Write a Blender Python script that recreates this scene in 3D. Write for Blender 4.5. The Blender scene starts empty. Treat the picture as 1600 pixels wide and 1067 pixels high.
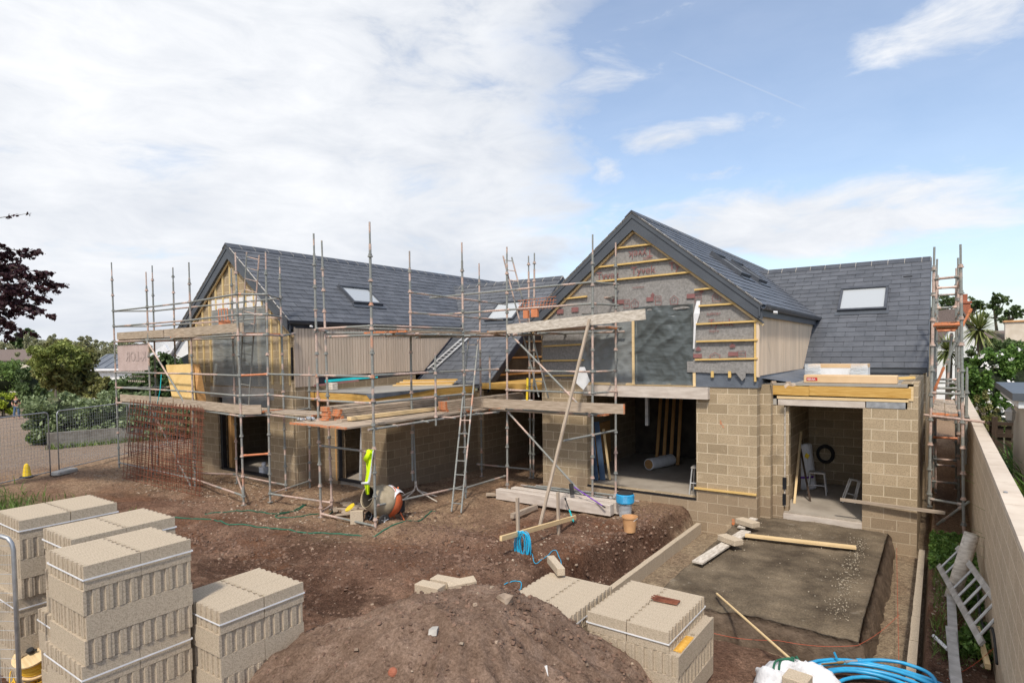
import bpy, math, random
import numpy as np
from mathutils import Vector, Matrix
random.seed(7); rng = np.random.default_rng(7)
S = bpy.context.scene
COL = S.collection
rad = math.radians
# ------------------------------------------------------------------ camera
FPX, YAW, PITCH, ROLL, CX, CY = 953.6, -.6153, .0377, .0141, 795.4, 585.15
CAM = Vector((0, 0, 3.7))
_f = Vector((math.sin(YAW)*math.cos(PITCH), math.cos(YAW)*math.cos(PITCH), -math.sin(PITCH)))
_r0 = Vector((math.cos(YAW), -math.sin(YAW), 0)); _d0 = _f.cross(_r0)
_rr = _r0*math.cos(ROLL)+_d0*math.sin(ROLL); _dd = -_r0*math.sin(ROLL)+_d0*math.cos(ROLL)
cd = bpy.data.cameras.new('camera'); cam = bpy.data.objects.new('camera', cd); COL.objects.link(cam)
_up = -_dd; _bk = -_f
cam.matrix_world = Matrix(((_rr.x, _up.x, _bk.x, CAM.x), (_rr.y, _up.y, _bk.y, CAM.y), (_rr.z, _up.z, _bk.z, CAM.z), (0, 0, 0, 1)))
cd.sensor_fit = 'HORIZONTAL'; cd.sensor_width = 36; cd.lens = FPX*36/1600
cd.shift_x = (800-CX)/1600; cd.shift_y = (CY-533.5)/1600
cd.clip_start = .1; cd.clip_end = 6000
S.camera = cam
# ------------------------------------------------------------------ world, sun, exposure
SUN_EL, SUN_AZ = rad(52), rad(156)      # azimuth clockwise from +Y, where the sun stands
S.view_settings.view_transform = 'Standard'; S.view_settings.look = 'None'
S.view_settings.exposure = 0.35; S.view_settings.gamma = 1
w = bpy.data.worlds.new("World"); S.world = w; w.use_nodes = True
wn = w.node_tree; wn.nodes.clear(); WL = wn.links
def WN(t, **k):
    n = wn.nodes.new(t)
    for a, b in k.items(): setattr(n, a, b)
    return n
def wm(op, a, b=None, c=None, clamp=False):
    n = WN('ShaderNodeMath', operation=op); n.use_clamp = clamp
    for i, v in enumerate((a, b, c)):
        if v is None: continue
        if isinstance(v, (int, float)): n.inputs[i].default_value = v
        else: WL.new(v, n.inputs[i])
    return n.outputs[0]
sky = WN('ShaderNodeTexSky', sky_type='NISHITA'); sky.sun_disc = False
sky.sun_elevation = SUN_EL; sky.sun_rotation = SUN_AZ
sky.air_density = 1.0; sky.dust_density = 1.2; sky.ozone_density = 1.3
bg1 = WN('ShaderNodeBackground'); WL.new(sky.outputs[0], bg1.inputs[0]); bg1.inputs[1].default_value = .16
bg2 = WN('ShaderNodeBackground'); bg2.inputs[1].default_value = 1.0
tc = WN('ShaderNodeTexCoord'); sp = WN('ShaderNodeSeparateXYZ'); WL.new(tc.outputs['Generated'], sp.inputs[0])
dx, dy, dz = sp.outputs
az = wm('ARCTAN2', dx, dy)                 # radians, world azimuth
el = wm('ARCSINE', wm('MINIMUM', wm('MAXIMUM', dz, -1), 1))
def noise(vec, scale, detail, rough, dist=0):
    n = WN('ShaderNodeTexNoise'); n.inputs['Scale'].default_value = scale; n.inputs['Detail'].default_value = detail
    n.inputs['Roughness'].default_value = rough; n.inputs['Distortion'].default_value = dist
    WL.new(vec, n.inputs['Vector']); return n.outputs[0]
zc = wm('ADD', wm('MAXIMUM', dz, 0), .12)
cv = WN('ShaderNodeCombineXYZ'); WL.new(wm('DIVIDE', dx, zc), cv.inputs[0]); WL.new(wm('DIVIDE', dy, zc), cv.inputs[1])
n1 = noise(cv.outputs[0], 1.1, 9, .58, .3)
n2 = noise(cv.outputs[0], .45, 5, .5, .2)
cv2 = WN('ShaderNodeCombineXYZ'); WL.new(az, cv2.inputs[0]); WL.new(wm('MULTIPLY', el, 2.6), cv2.inputs[1])
n3 = noise(cv2.outputs[0], 7, 8, .6, .4)
def sstep(x, a, b):
    n = WN('ShaderNodeMapRange', interpolation_type='SMOOTHSTEP'); WL.new(x, n.inputs[0])
    n.inputs[1].default_value = a; n.inputs[2].default_value = b; return n.outputs[0]
# direction of a picture point, as azimuth and elevation (radians)
def dirof(px, py):
    d = (_rr*((px-CX)/FPX)+_dd*((py-CY)/FPX)+_f).normalized(); return math.atan2(d.x, d.y), math.asin(d.z)
def blob(az0, el0, ra, re, k=1.0, tilt=0):
    a = wm('SUBTRACT', az, az0); e = wm('SUBTRACT', el, el0)
    a2 = wm('ADD', wm('MULTIPLY', a, math.cos(tilt)), wm('MULTIPLY', e, math.sin(tilt)))
    e2 = wm('SUBTRACT', wm('MULTIPLY', e, math.cos(tilt)), wm('MULTIPLY', a, math.sin(tilt)))
    q = wm('SQRT', wm('ADD', wm('POWER', wm('DIVIDE', wm('ABSOLUTE', a2), ra), 2), wm('POWER', wm('DIVIDE', wm('ABSOLUTE', e2), re), 2)))
    return wm('MULTIPLY', wm('SUBTRACT', 1, sstep(q, .0, 1.5)), k)
# the big bank of cloud fills the west; its ragged edge runs near azimuth -31 deg
edge = wm('ADD', az, wm('MULTIPLY', el, -.04))
bank = wm('SUBTRACT', 1, sstep(wm('ADD', edge, wm('MULTIPLY', wm('SUBTRACT', n3, .5), .5)), -.66, -.36))
tot = bank
for (px, py, rp, re, k, t) in ((1250, 350, 460, 75, .95, 0), (1560, 10, 250, 70, .70, .1), (1080, 208, 230, 34, .62, .02), (1120, 272, 120, 22, .5, .05), (945, 262, 40, 40, .5, 0), (1440, 60, 180, 40, .45, .2),
                               (1330, 470, 400, 110, .45, 0), (930, 120, 240, 90, .62, .35), (560, 480, 700, 200, .5, 0)):
    a0, e0 = dirof(px, py)
    tot = wm('MAXIMUM', tot, blob(a0, e0, rp/1000, re/1000, k, t))
hz = wm('SUBTRACT', 1, sstep(el, .0, .22))
tot = wm('MAXIMUM', tot, wm('MULTIPLY', hz, .5))
dens = wm('ADD', wm('MULTIPLY', tot, 1.15), wm('ADD', wm('MULTIPLY', wm('SUBTRACT', n1, .5), 1.5), wm('MULTIPLY', wm('SUBTRACT', n3, .5), 1.5)))
mask = wm('MAXIMUM', sstep(dens, .26, 1.08), wm('ADD', .20, wm('MULTIPLY', hz, .2)))
# contrail: a thin band round a great circle
p1, p2 = dirof(1020, 68), dirof(1290, 184)
v1 = Vector((math.sin(p1[0])*math.cos(p1[1]), math.cos(p1[0])*math.cos(p1[1]), math.sin(p1[1])))
v2 = Vector((math.sin(p2[0])*math.cos(p2[1]), math.cos(p2[0])*math.cos(p2[1]), math.sin(p2[1])))
nn = v1.cross(v2).normalized(); mid = (v1+v2).normalized(); half = mid.dot(v1)
def dotp(v):
    n = WN('ShaderNodeVectorMath', operation='DOT_PRODUCT'); WL.new(tc.outputs['Generated'], n.inputs[0]); n.inputs[1].default_value = v; return n.outputs['Value']
tr = wm('MULTIPLY', wm('SUBTRACT', 1, sstep(wm('ABSOLUTE', dotp(nn)), .0004, .0022)), sstep(dotp(mid), half-.001, half+.006))
mask = wm('MAXIMUM', mask, wm('MULTIPLY', tr, .35))
# cloud brightness: soft grey undersides, white tops
shade = wm('MULTIPLY_ADD', n2, .9, wm('MULTIPLY', n3, .7))
cr = WN('ShaderNodeValToRGB'); WL.new(wm('MULTIPLY', shade, .62), cr.inputs[0])
cr.color_ramp.elements[0].position = .34; cr.color_ramp.elements[0].color = (.50, .54, .61, 1)
cr.color_ramp.elements[1].position = .66; cr.color_ramp.elements[1].color = (.81, .82, .84, 1)
WL.new(cr.outputs[0], bg2.inputs[0])
mx = WN('ShaderNodeMixShader'); WL.new(mask, mx.inputs[0]); WL.new(bg1.outputs[0], mx.inputs[1]); WL.new(bg2.outputs[0], mx.inputs[2])
wo = WN('ShaderNodeOutputWorld'); WL.new(mx.outputs[0], wo.inputs[0])
sl = bpy.data.lights.new('sun', 'SUN'); sl.energy = 2.7; sl.angle = rad(5); sl.color = (1, .93, .82)
so = bpy.data.objects.new('sun', sl); COL.objects.link(so)
sd = Vector((math.sin(SUN_AZ)*math.cos(SUN_EL), math.cos(SUN_AZ)*math.cos(SUN_EL), math.sin(SUN_EL)))
so.rotation_euler = sd.to_track_quat('Z', 'Y').to_euler(); so.location = (0, -20, 40)

# ------------------------------------------------------------------ measuring helpers (a sight line of the survey photograph cut by a real plane)
def ray(px, py): return _rr*((px-CX)/FPX)+_dd*((py-CY)/FPX)+_f
def at(px, py, ax, v):
    d = ray(px, py); t = (v-CAM[ax])/d[ax]; return CAM+d*t
def far(px, py, t): return CAM+ray(px, py)*t
def smooth(a, b, x):
    t = np.clip((np.asarray(x, float)-a)/(b-a), 0, 1); return t*t*(3-2*t)
# cheap value noise for numpy
_g = rng.random((256, 256))
def vnoise(x, y):
    x = np.asarray(x, float); y = np.asarray(y, float)
    xi = np.floor(x).astype(int); yi = np.floor(y).astype(int); fx = x-xi; fy = y-yi
    fx = fx*fx*(3-2*fx); fy = fy*fy*(3-2*fy)
    a = _g[xi % 256, yi % 256]; b = _g[(xi+1) % 256, yi % 256]; c = _g[xi % 256, (yi+1) % 256]; d = _g[(xi+1) % 256, (yi+1) % 256]
    return (a*(1-fx)+b*fx)*(1-fy)+(c*(1-fx)+d*fx)*fy
def fbm(x, y, o=5, g=.5):
    s = 0; a = 1; n = 0
    for i in range(o):
        s = s+a*vnoise(x*2**i+17.3*i, y*2**i+5.1*i); n += a; a *= g
    return s/n-.5

# ------------------------------------------------------------------ materials
def newmat(name):
    m = bpy.data.materials.new(name); m.use_nodes = True; nt = m.node_tree; nt.nodes.clear()
    o = nt.nodes.new('ShaderNodeOutputMaterial'); p = nt.nodes.new('ShaderNodeBsdfPrincipled'); nt.links.new(p.outputs[0], o.inputs[0])
    return m, nt, p
def ns(nt, vec, scale, detail=4, rough=.55, stretch=None):
    if stretch:
        mp = nt.nodes.new('ShaderNodeMapping'); mp.inputs['Scale'].default_value = stretch; nt.links.new(vec, mp.inputs[0]); vec = mp.outputs[0]
    n = nt.nodes.new('ShaderNodeTexNoise'); n.inputs['Scale'].default_value = scale; n.inputs['Detail'].default_value = detail; n.inputs['Roughness'].default_value = rough
    nt.links.new(vec, n.inputs['Vector']); return n.outputs[0]
def ramp(nt, fac, stops, interp='LINEAR'):
    r = nt.nodes.new('ShaderNodeValToRGB'); e = r.color_ramp.elements; r.color_ramp.interpolation = interp
    while len(e) < len(stops): e.new(.5)
    for i, (p, c) in enumerate(stops): e[i].position = p; e[i].color = (*c, 1)
    nt.links.new(fac, r.inputs[0]); return r.outputs[0]
def mixc(nt, f, a, b, mode='MIX'):
    m = nt.nodes.new('ShaderNodeMix'); m.data_type = 'RGBA'; m.blend_type = mode
    for s, v in ((0, f), (6, a), (7, b)):
        if isinstance(v, (int, float)): m.inputs[s].default_value = v
        elif isinstance(v, tuple): m.inputs[s].default_value = (*v, 1)
        else: nt.links.new(v, m.inputs[s])
    return m.outputs[2]
def mth(nt, op, a, b=None):
    n = nt.nodes.new('ShaderNodeMath'); n.operation = op
    for i, v in enumerate((a, b)):
        if v is None: continue
        if isinstance(v, (int, float)): n.inputs[i].default_value = v
        else: nt.links.new(v, n.inputs[i])
    return n.outputs[0]
def bump(nt, p, h, st=.3, d=.01):
    b = nt.nodes.new('ShaderNodeBump'); b.inputs['Strength'].default_value = st; b.inputs['Distance'].default_value = d
    nt.links.new(h, b.inputs['Height']); nt.links.new(b.outputs[0], p.inputs['Normal'])
def pm(name, c1, c2, scale=4, rough=.8, bs=30, bst=.3, bd=.005, metal=0, coord='Object', stretch=None, isl=.0, detail=5, spec=.3, lo=.35, hi=.65):
    m, nt, p = newmat(name); tc = nt.nodes.new('ShaderNodeTexCoord'); v = tc.outputs[coord]
    n = ns(nt, v, scale, detail, .6, stretch)
    c = ramp(nt, n, [(lo, c1), (hi, c2)])
    if isl:
        g = nt.nodes.new('ShaderNodeNewGeometry'); r = mth(nt, 'MULTIPLY_ADD', g.outputs['Random Per Island'], isl*2); nt.nodes[-1].inputs[2].default_value = 1-isl
        c = mixc(nt, 1.0, c, r, 'MULTIPLY')
    nt.links.new(c, p.inputs['Base Color']); p.inputs['Roughness'].default_value = rough; p.inputs['Metallic'].default_value = metal
    p.inputs['Specular IOR Level'].default_value = spec
    if bst: bump(nt, p, ns(nt, v, bs, 5, .65, stretch), bst, bd)
    return m
M = {}
def blockmat(name, ca, cb, mortar, warm=0):
    m, nt, p = newmat(name); tc = nt.nodes.new('ShaderNodeTexCoord'); uv = tc.outputs['UV']
    b = nt.nodes.new('ShaderNodeTexBrick'); b.offset = .5; b.squash = 1
    b.inputs['Scale'].default_value = 1; b.inputs['Mortar Size'].default_value = .009; b.inputs['Mortar Smooth'].default_value = .25
    b.inputs['Brick Width'].default_value = .45; b.inputs['Row Height'].default_value = .225; b.inputs['Bias'].default_value = 0
    b.inputs['Color1'].default_value = (0, 0, 0, 1); b.inputs['Color2'].default_value = (1, 1, 1, 1); b.inputs['Mortar'].default_value = (.5, .5, .5, 1)
    wv = nt.nodes.new('ShaderNodeVectorMath'); wv.operation = 'MULTIPLY_ADD'
    nz = nt.nodes.new('ShaderNodeTexNoise'); nz.inputs['Scale'].default_value = 7; nz.inputs['Detail'].default_value = 3; nt.links.new(uv, nz.inputs['Vector'])
    nt.links.new(nz.outputs['Color'], wv.inputs[0]); wv.inputs[1].default_value = (.008, .008, 0); nt.links.new(uv, wv.inputs[2])
    nt.links.new(wv.outputs[0], b.inputs['Vector'])
    col = mixc(nt, b.outputs['Color'], ca, cb)
    big = ns(nt, uv, 1.3, 4, .6); fine = ns(nt, uv, 90, 4, .7); sp = ns(nt, uv, 38, 3, .6)
    col = mixc(nt, ramp(nt, big, [(.3, (0, 0, 0)), (.75, (.6, .6, .6))]), col, tuple(x*.78 for x in ca))
    col = mixc(nt, 1.0, col, ramp(nt, ns(nt, uv, 55, 5, .75), [(.28, (.68, .66, .62)), (.7, (1.28, 1.27, 1.24))]), 'MULTIPLY')
    col = mixc(nt, ramp(nt, sp, [(.35, (.55, .55, .55)), (.5, (0, 0, 0))]), col, tuple(x*.6 for x in ca))
    mcol = mixc(nt, ns(nt, uv, 5, 3), tuple(x*.8 for x in mortar), mortar)
    col = mixc(nt, b.outputs['Fac'], col, mcol)
    sx = nt.nodes.new('ShaderNodeSeparateXYZ'); nt.links.new(uv, sx.inputs[0])
    zz = mth(nt, 'ADD', sx.outputs[1], mth(nt, 'MULTIPLY', ns(nt, uv, 2.5, 5, .65), -.9))
    col = mixc(nt, ramp(nt, zz, [(0, (.4, .4, .4)), (.05, (0, 0, 0))]), col, (.24, .17, .12))
    col = mixc(nt, ramp(nt, ns(nt, uv, 3.1, 6, .7), [(.60, (0, 0, 0)), (.70, (.35, .35, .35))]), col, tuple(min(1, x*1.35) for x in cb))
    nt.links.new(col, p.inputs['Base Color']); p.inputs['Roughness'].default_value = .95; p.inputs['Specular IOR Level'].default_value = .1
    h = mth(nt, 'SUBTRACT', mth(nt, 'MULTIPLY', fine, .5), mth(nt, 'MULTIPLY', b.outputs['Fac'], .9))
    bump(nt, p, h, .55, .006)
    return m
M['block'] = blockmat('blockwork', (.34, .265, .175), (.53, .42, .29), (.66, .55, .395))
M['blockdark'] = blockmat('blockwork_shaded', (.27, .205, .135), (.36, .275, .185), (.46, .37, .25))  # darker copy of the blockwork; shade under the boards put into the colour
M['blocksmooth'] = blockmat('garden_blockwork', (.56, .45, .335), (.64, .52, .39), (.80, .68, .53))
M['looseblock'] = pm('loose_concrete_block', (.32, .26, .19), (.53, .44, .33), 85, .95, 150, .9, .006, isl=.16, spec=.1, detail=5, lo=.3, hi=.6)
M['slate'] = pm('slate', (.078, .083, .094), (.108, .113, .126), 3, .5, 14, .35, .004, isl=.13, spec=.45)
M['ridge'] = pm('ridge_tile', (.055, .06, .072), (.08, .086, .10), 4, .5, 20, .2, .003, spec=.4)
M['mortar'] = pm('pale_mortar', (.42, .385, .33), (.56, .515, .45), 10, .9, 60, .5, .004)
M['grey_trim'] = pm('grey_fascia', (.070, .078, .092), (.085, .095, .11), 2, .45, 10, .05, .002, spec=.4)
M['navy'] = pm('dark_gutter', (.012, .014, .024), (.02, .023, .036), 2, .4, 10, .05, .002, spec=.5)
M['membrane'] = pm('roof_membrane', (.10, .115, .14), (.16, .18, .21), 1.2, .5, 6, .5, .03, spec=.4)
M['flatgrey'] = pm('flat_roof_felt', (.28, .26, .235), (.36, .34, .30), 1.5, .8, 20, .2, .004)
M['clad'] = pm('timber_cladding', (.61, .475, .345), (.71, .57, .425), 3, .75, 25, .2, .003, stretch=(6, 6, .4), isl=.09)
M['cladshade'] = pm('timber_cladding_shaded', (.51, .40, .30), (.60, .48, .37), 3, .75, 25, .2, .003, stretch=(6, 6, .4), isl=.08)  # darker copy of the cladding; scaffold shade put into its colour
M['batten'] = pm('yellow_treated_batten', (.56, .37, .12), (.72, .50, .20), 5, .7, 20, .2, .003, coord='UV', stretch=(1, 14, 1), isl=.12)
M['battenpale'] = pm('pale_batten', (.58, .43, .20), (.74, .58, .31), 5, .7, 20, .2, .003, coord='UV', stretch=(1, 14, 1), isl=.12)
M['osb'] = pm('osb_edge', (.50, .27, .06), (.72, .44, .13), 14, .8, 50, .4, .004, coord='UV', stretch=(2, 9, 1), isl=.12)
M['joist'] = pm('golden_joist_timber', (.46, .25, .055), (.62, .39, .12), 3, .65, 25, .2, .003, coord='UV', stretch=(1, 11, 1), isl=.1)
M['board'] = pm('weathered_board', (.30, .23, .165), (.50, .405, .31), 3, .85, 25, .5, .005, coord='UV', stretch=(1, 12, 1), isl=.22)
M['boardpale'] = pm('splashed_board', (.40, .345, .28), (.66, .60, .52), 7, .85, 40, .5, .005, coord='UV', stretch=(1, 3, 1), isl=.1)
M['pine'] = pm('fresh_timber', (.60, .43, .22), (.74, .56, .32), 3, .75, 25, .2, .003, coord='UV', stretch=(1, 12, 1), isl=.1)
M['stake'] = pm('grey_stake_timber', (.30, .235, .175), (.44, .36, .28), 3, .85, 25, .3, .003, coord='UV', stretch=(1, 12, 1), isl=.1)
M['orangepaint'] = pm('orange_paint', (.36, .24, .16), (.70, .20, .06), 14, .6, 20, .1, .002)
M['orangetube'] = pm('orange_painted_steel', (.50, .19, .09), (.72, .26, .12), 4, .5, 20, .1, .002)
M['concrete'] = pm('concrete', (.33, .31, .28), (.50, .47, .42), 3, .9, 40, .4, .005)
M['lintel'] = pm('precast_lintel', (.47, .40, .34), (.62, .55, .48), 2.5, .85, 45, .35, .004, coord='UV', stretch=(1, 4, 1))
M['floor'] = pm('floor_screed', (.29, .25, .205), (.42, .37, .31), 1.2, .85, 20, .2, .004)
M['black'] = pm('black_plastic', (.01, .01, .012), (.02, .02, .024), 3, .5, 10, .1, .003)
M['darkwall'] = pm('dark_interior', (.05, .04, .032), (.10, .082, .065), 2, .95, 20, .2, .004)  # near-black base colour; on the middle gable it stands in for shade
M['galv'] = pm('galvanised_steel', (.30, .31, .32), (.50, .51, .52), 6, .45, 30, .15, .002, metal=.6)
M['alu'] = pm('aluminium', (.42, .42, .42), (.62, .62, .61), 8, .42, 40, .2, .002, metal=.35)
M['aludirty'] = pm('dirty_aluminium', (.33, .31, .285), (.52, .50, .47), 6, .55, 40, .2, .002, metal=.25)
M['rust'] = pm('rusty_rebar', (.12, .042, .025), (.25, .09, .05), 9, .9, 60, .3, .002)
M['white'] = pm('white_render', (.68, .67, .64), (.80, .79, .77), 2, .8, 20, .1, .003)
M['cream'] = pm('cream_render', (.58, .50, .40), (.68, .60, .50), 2, .85, 20, .2, .004)
M['whiteplastic'] = pm('white_plastic', (.66, .66, .66), (.78, .78, .79), 5, .5, 10, .3, .01)
M['bag'] = pm('white_woven_sack', (.60, .60, .62), (.80, .80, .82), 3, .6, 9, .9, .03)
M['blue'] = pm('blue_polythene_pipe', (.03, .27, .52), (.03, .36, .64), 9, .35, 20, .05, .002, spec=.5)
M['bluerope'] = pm('blue_line', (.01, .34, .60), (.03, .46, .72), 9, .6, 60, .3, .003)
M['brass'] = pm('brass', (.60, .36, .14), (.70, .46, .2), 5, .35, 20, .1, .002, metal=.8)
M['yellow'] = pm('yellow_plastic', (.75, .50, .02), (.85, .62, .05), 4, .5, 10, .1, .003)
M['yellowcable'] = pm('yellow_cable', (.68, .38, .02), (.85, .55, .08), 6, .5, 10, .1, .003)
M['hivis'] = pm('hi_vis_fabric', (.62, .90, .0), (.75, 1.0, .02), 5, .8, 14, .5, .01)
M['reflect'] = pm('reflective_tape', (.62, .64, .62), (.75, .77, .75), 6, .5, 14, .2, .004)
M['bucket'] = pm('orange_bucket_plastic', (.52, .28, .13), (.70, .40, .19), 5, .6, 20, .2, .004)
M['mixer'] = pm('mixer_drum', (.32, .26, .17), (.48, .40, .28), 5, .8, 30, .5, .006)
M['mixerorange'] = pm('mixer_orange_paint', (.62, .13, .045), (.78, .22, .09), 5, .6, 30, .3, .004)
M['rubber'] = pm('rubber', (.02, .02, .02), (.045, .042, .04), 8, .85, 30, .2, .003)
M['redlabel'] = pm('red_label', (.45, .03, .025), (.52, .045, .035), 3, .6, 10, 0)
M['kraft'] = pm('cardboard', (.60, .41, .23), (.68, .48, .29), 2, .85, 30, .1, .002)
M['purple'] = pm('purple_plastic', (.13, .03, .30), (.20, .06, .42), 5, .5, 10, .1, .003)
M['turq'] = pm('turquoise_plastic', (.0, .42, .46), (.02, .52, .56), 5, .5, 10, .1, .003)
M['greenhose'] = pm('green_hose', (.015, .09, .055), (.03, .15, .09), 5, .6, 10, .1, .003)
M['sand'] = pm('orange_sand', (.60, .30, .04), (.72, .42, .09), 30, .95, 90, .8, .006)
M['insul'] = pm('yellow_insulation_board', (.66, .44, .17), (.76, .54, .24), 3, .85, 50, .2, .003)
M['osbdark'] = pm('orange_plywood', (.42, .22, .08), (.56, .32, .13), 5, .8, 30, .2, .003, coord='UV', stretch=(1, 9, 1))
M['wrapprint'] = pm('wrap_red_print', (.21, .10, .095), (.27, .125, .12), 9, .8, 10, 0)
M['brickred'] = pm('red_brick', (.28, .09, .05), (.40, .15, .09), 12, .9, 50, .5, .006)
M['browntile'] = pm('brown_roof_tile', (.12, .09, .08), (.20, .155, .135), 7, .85, 25, .8, .02, stretch=(1, 1, 8))
M['metalroof'] = pm('standing_seam_zinc', (.13, .145, .17), (.17, .19, .22), 1, .5, 10, .05, .003, metal=.3)
M['darkwood'] = pm('dark_stained_timber', (.035, .022, .014), (.07, .045, .03), 4, .75, 30, .3, .004, coord='UV', stretch=(1, 10, 1), isl=.2)
M['bark'] = pm('bark', (.09, .07, .052), (.17, .14, .11), 9, .9, 30, .8, .02, stretch=(1, 1, .2))
M['skin'] = pm('skin', (.45, .24, .16), (.50, .28, .20), 6, .6, 30, .05, .002)
M['tshirt'] = pm('black_cotton', (.012, .012, .014), (.022, .022, .025), 6, .9, 30, .3, .005)
M['jeans'] = pm('blue_denim', (.06, .10, .17), (.10, .15, .23), 8, .9, 40, .3, .004)
M['hair'] = pm('dark_hair', (.02, .014, .01), (.04, .028, .02), 20, .8, 60, .5, .005)
# scaffold tube: galvanised steel with worn pink and orange paint in lengths
m, nt, p = newmat('scaffold_tube'); tcn = nt.nodes.new('ShaderNodeTexCoord'); v = tcn.outputs['Object']
g = nt.nodes.new('ShaderNodeNewGeometry')
wv = nt.nodes.new('ShaderNodeVectorMath'); wv.operation = 'MULTIPLY_ADD'
cb = nt.nodes.new('ShaderNodeCombineXYZ'); nt.links.new(mth(nt, 'MULTIPLY', g.outputs['Random Per Island'], 37.0), cb.inputs[0]); nt.links.new(mth(nt, 'MULTIPLY', g.outputs['Random Per Island'], 91.0), cb.inputs[2])
nt.links.new(v, wv.inputs[0]); wv.inputs[1].default_value = (.35, .35, .8); nt.links.new(cb.outputs[0], wv.inputs[2])
n = ns(nt, wv.outputs[0], 1.0, 2, .5)
c = ramp(nt, n, [(0, (.20, .21, .19)), (.49, (.26, .27, .25)), (.51, (.54, .38, .31)), (.57, (.62, .46, .38)), (.59, (.22, .235, .215)), (.70, (.29, .295, .27)), (.725, (.58, .30, .19))])
c = mixc(nt, ramp(nt, ns(nt, v, 22, 4, .7), [(.45, (0, 0, 0)), (.65, (.55, .55, .55))]), c, (.19, .165, .145))
c = mixc(nt, ramp(nt, ns(nt, v, 30, 3, .7, (1.3, .7, 1)), [(.60, (0, 0, 0)), (.70, (.7, .7, .7))]), c, (.55, .53, .49))
nt.links.new(c, p.inputs['Base Color']); p.inputs['Roughness'].default_value = .6; p.inputs['Metallic'].default_value = .1
M['tube'] = m
# plastic sheet
def sheet(name, col, alpha, rough=.35, trans=.0):
    m, nt, p = newmat(name); tcn = nt.nodes.new('ShaderNodeTexCoord'); v = tcn.outputs['Object']
    p.inputs['Base Color'].default_value = (*col, 1); p.inputs['Roughness'].default_value = rough; p.inputs['Specular IOR Level'].default_value = .6
    n = ns(nt, v, 2.2, 5, .6); nt.links.new(mth(nt, 'ADD', mth(nt, 'MULTIPLY', n, .35), alpha-.17), p.inputs['Alpha'])
    mp = nt.nodes.new('ShaderNodeMapping'); mp.inputs['Rotation'].default_value = (0, rad(-38), 0); mp.inputs['Scale'].default_value = (1, 1, 4); nt.links.new(v, mp.inputs[0])
    bump(nt, p, ns(nt, mp.outputs[0], 1.6, 5, .55), .8, .05); return m
M['polythene'] = sheet('clear_polythene', (.34, .36, .355), .6)
M['polydark'] = sheet('dark_polythene', (.10, .115, .115), .84, .28)
M['shrink'] = sheet('clear_shrink_wrap', (.75, .78, .80), .45, .2)
M['glass'] = (lambda t: t[0])(newmat('window_glass')); _p = M['glass'].node_tree.nodes['Principled BSDF']
_p.inputs['Base Color'].default_value = (.42, .44, .45, 1); _p.inputs['Roughness'].default_value = .12; _p.inputs['Specular IOR Level'].default_value = 1.0
M['darkglass'] = (lambda t: t[0])(newmat('dark_window_glass')); _p = M['darkglass'].node_tree.nodes['Principled BSDF']
_p.inputs['Base Color'].default_value = (.03, .035, .04, 1); _p.inputs['Roughness'].default_value = .06; _p.inputs['Specular IOR Level'].default_value = 1.0
# breather membrane, mottled grey
M['wrap'] = pm('breather_membrane', (.19, .18, .17), (.32, .305, .29), 22, .85, 3, .5, .03, detail=8, lo=.3, hi=.7)
# foliage
def leafmat(name, a, b, c=None, trans=.25, rough=.55):
    m, nt, p = newmat(name); g = nt.nodes.new('ShaderNodeNewGeometry'); tcn = nt.nodes.new('ShaderNodeTexCoord')
    stops = [(0, a), (1, b)] if c is None else [(0, a), (.7, b), (1, c)]
    c1 = ramp(nt, g.outputs['Random Per Island'], stops)
    n = ns(nt, tcn.outputs['Object'], 1.6, 3, .5); c2 = mixc(nt, ramp(nt, n, [(.35, (.0, .0, .0)), (.65, (.6, .6, .6))]), c1, a)
    nt.links.new(c2, p.inputs['Base Color']); p.inputs['Roughness'].default_value = rough; p.inputs['Specular IOR Level'].default_value = .35
    if trans:
        o = [x for x in nt.nodes if x.type == 'OUTPUT_MATERIAL'][0]; t = nt.nodes.new('ShaderNodeBsdfTranslucent'); nt.links.new(c2, t.inputs[0])
        ms = nt.nodes.new('ShaderNodeMixShader'); ms.inputs[0].default_value = trans; nt.links.new(p.outputs[0], ms.inputs[1]); nt.links.new(t.outputs[0], ms.inputs[2]); nt.links.new(ms.outputs[0], o.inputs[0])
    return m
M['leafmid'] = leafmat('mid_green_leaves', (.07, .12, .03), (.22, .33, .08), (.36, .45, .14))
M['leafdark'] = leafmat('dark_green_leaves', (.04, .07, .022), (.13, .19, .06), (.23, .30, .12))
M['leafgrey'] = leafmat('grey_green_leaves', (.11, .145, .06), (.29, .36, .17), (.48, .56, .34))
M['leaflime'] = leafmat('lime_leaves', (.20, .27, .02), (.42, .48, .04), (.55, .58, .08))
M['leafbronze'] = leafmat('bronze_green_leaves', (.11, .11, .04), (.28, .27, .09), (.40, .42, .13))
M['leafyellow'] = leafmat('yellow_green_leaves', (.12, .15, .03), (.30, .34, .09), (.44, .47, .15))
M['leafpurple'] = leafmat('copper_beech_leaves', (.028, .010, .014), (.065, .024, .030), (.11, .045, .05), .15)
M['leafbright'] = leafmat('bright_green_leaves', (.05, .11, .02), (.15, .27, .05), (.26, .38, .09))
M['leafpale'] = leafmat('pale_spring_leaves', (.20, .20, .11), (.34, .34, .19), (.45, .44, .27))
M['grass'] = leafmat('grass_blades', (.06, .11, .02), (.17, .25, .05), (.30, .32, .12), .2)
M['palm'] = leafmat('cordyline_leaves', (.09, .12, .03), (.28, .31, .10), (.42, .40, .18), .15)
M['petal'] = pm('white_blossom', (.75, .73, .70), (.85, .84, .82), 5, .7, 10, 0)
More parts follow.
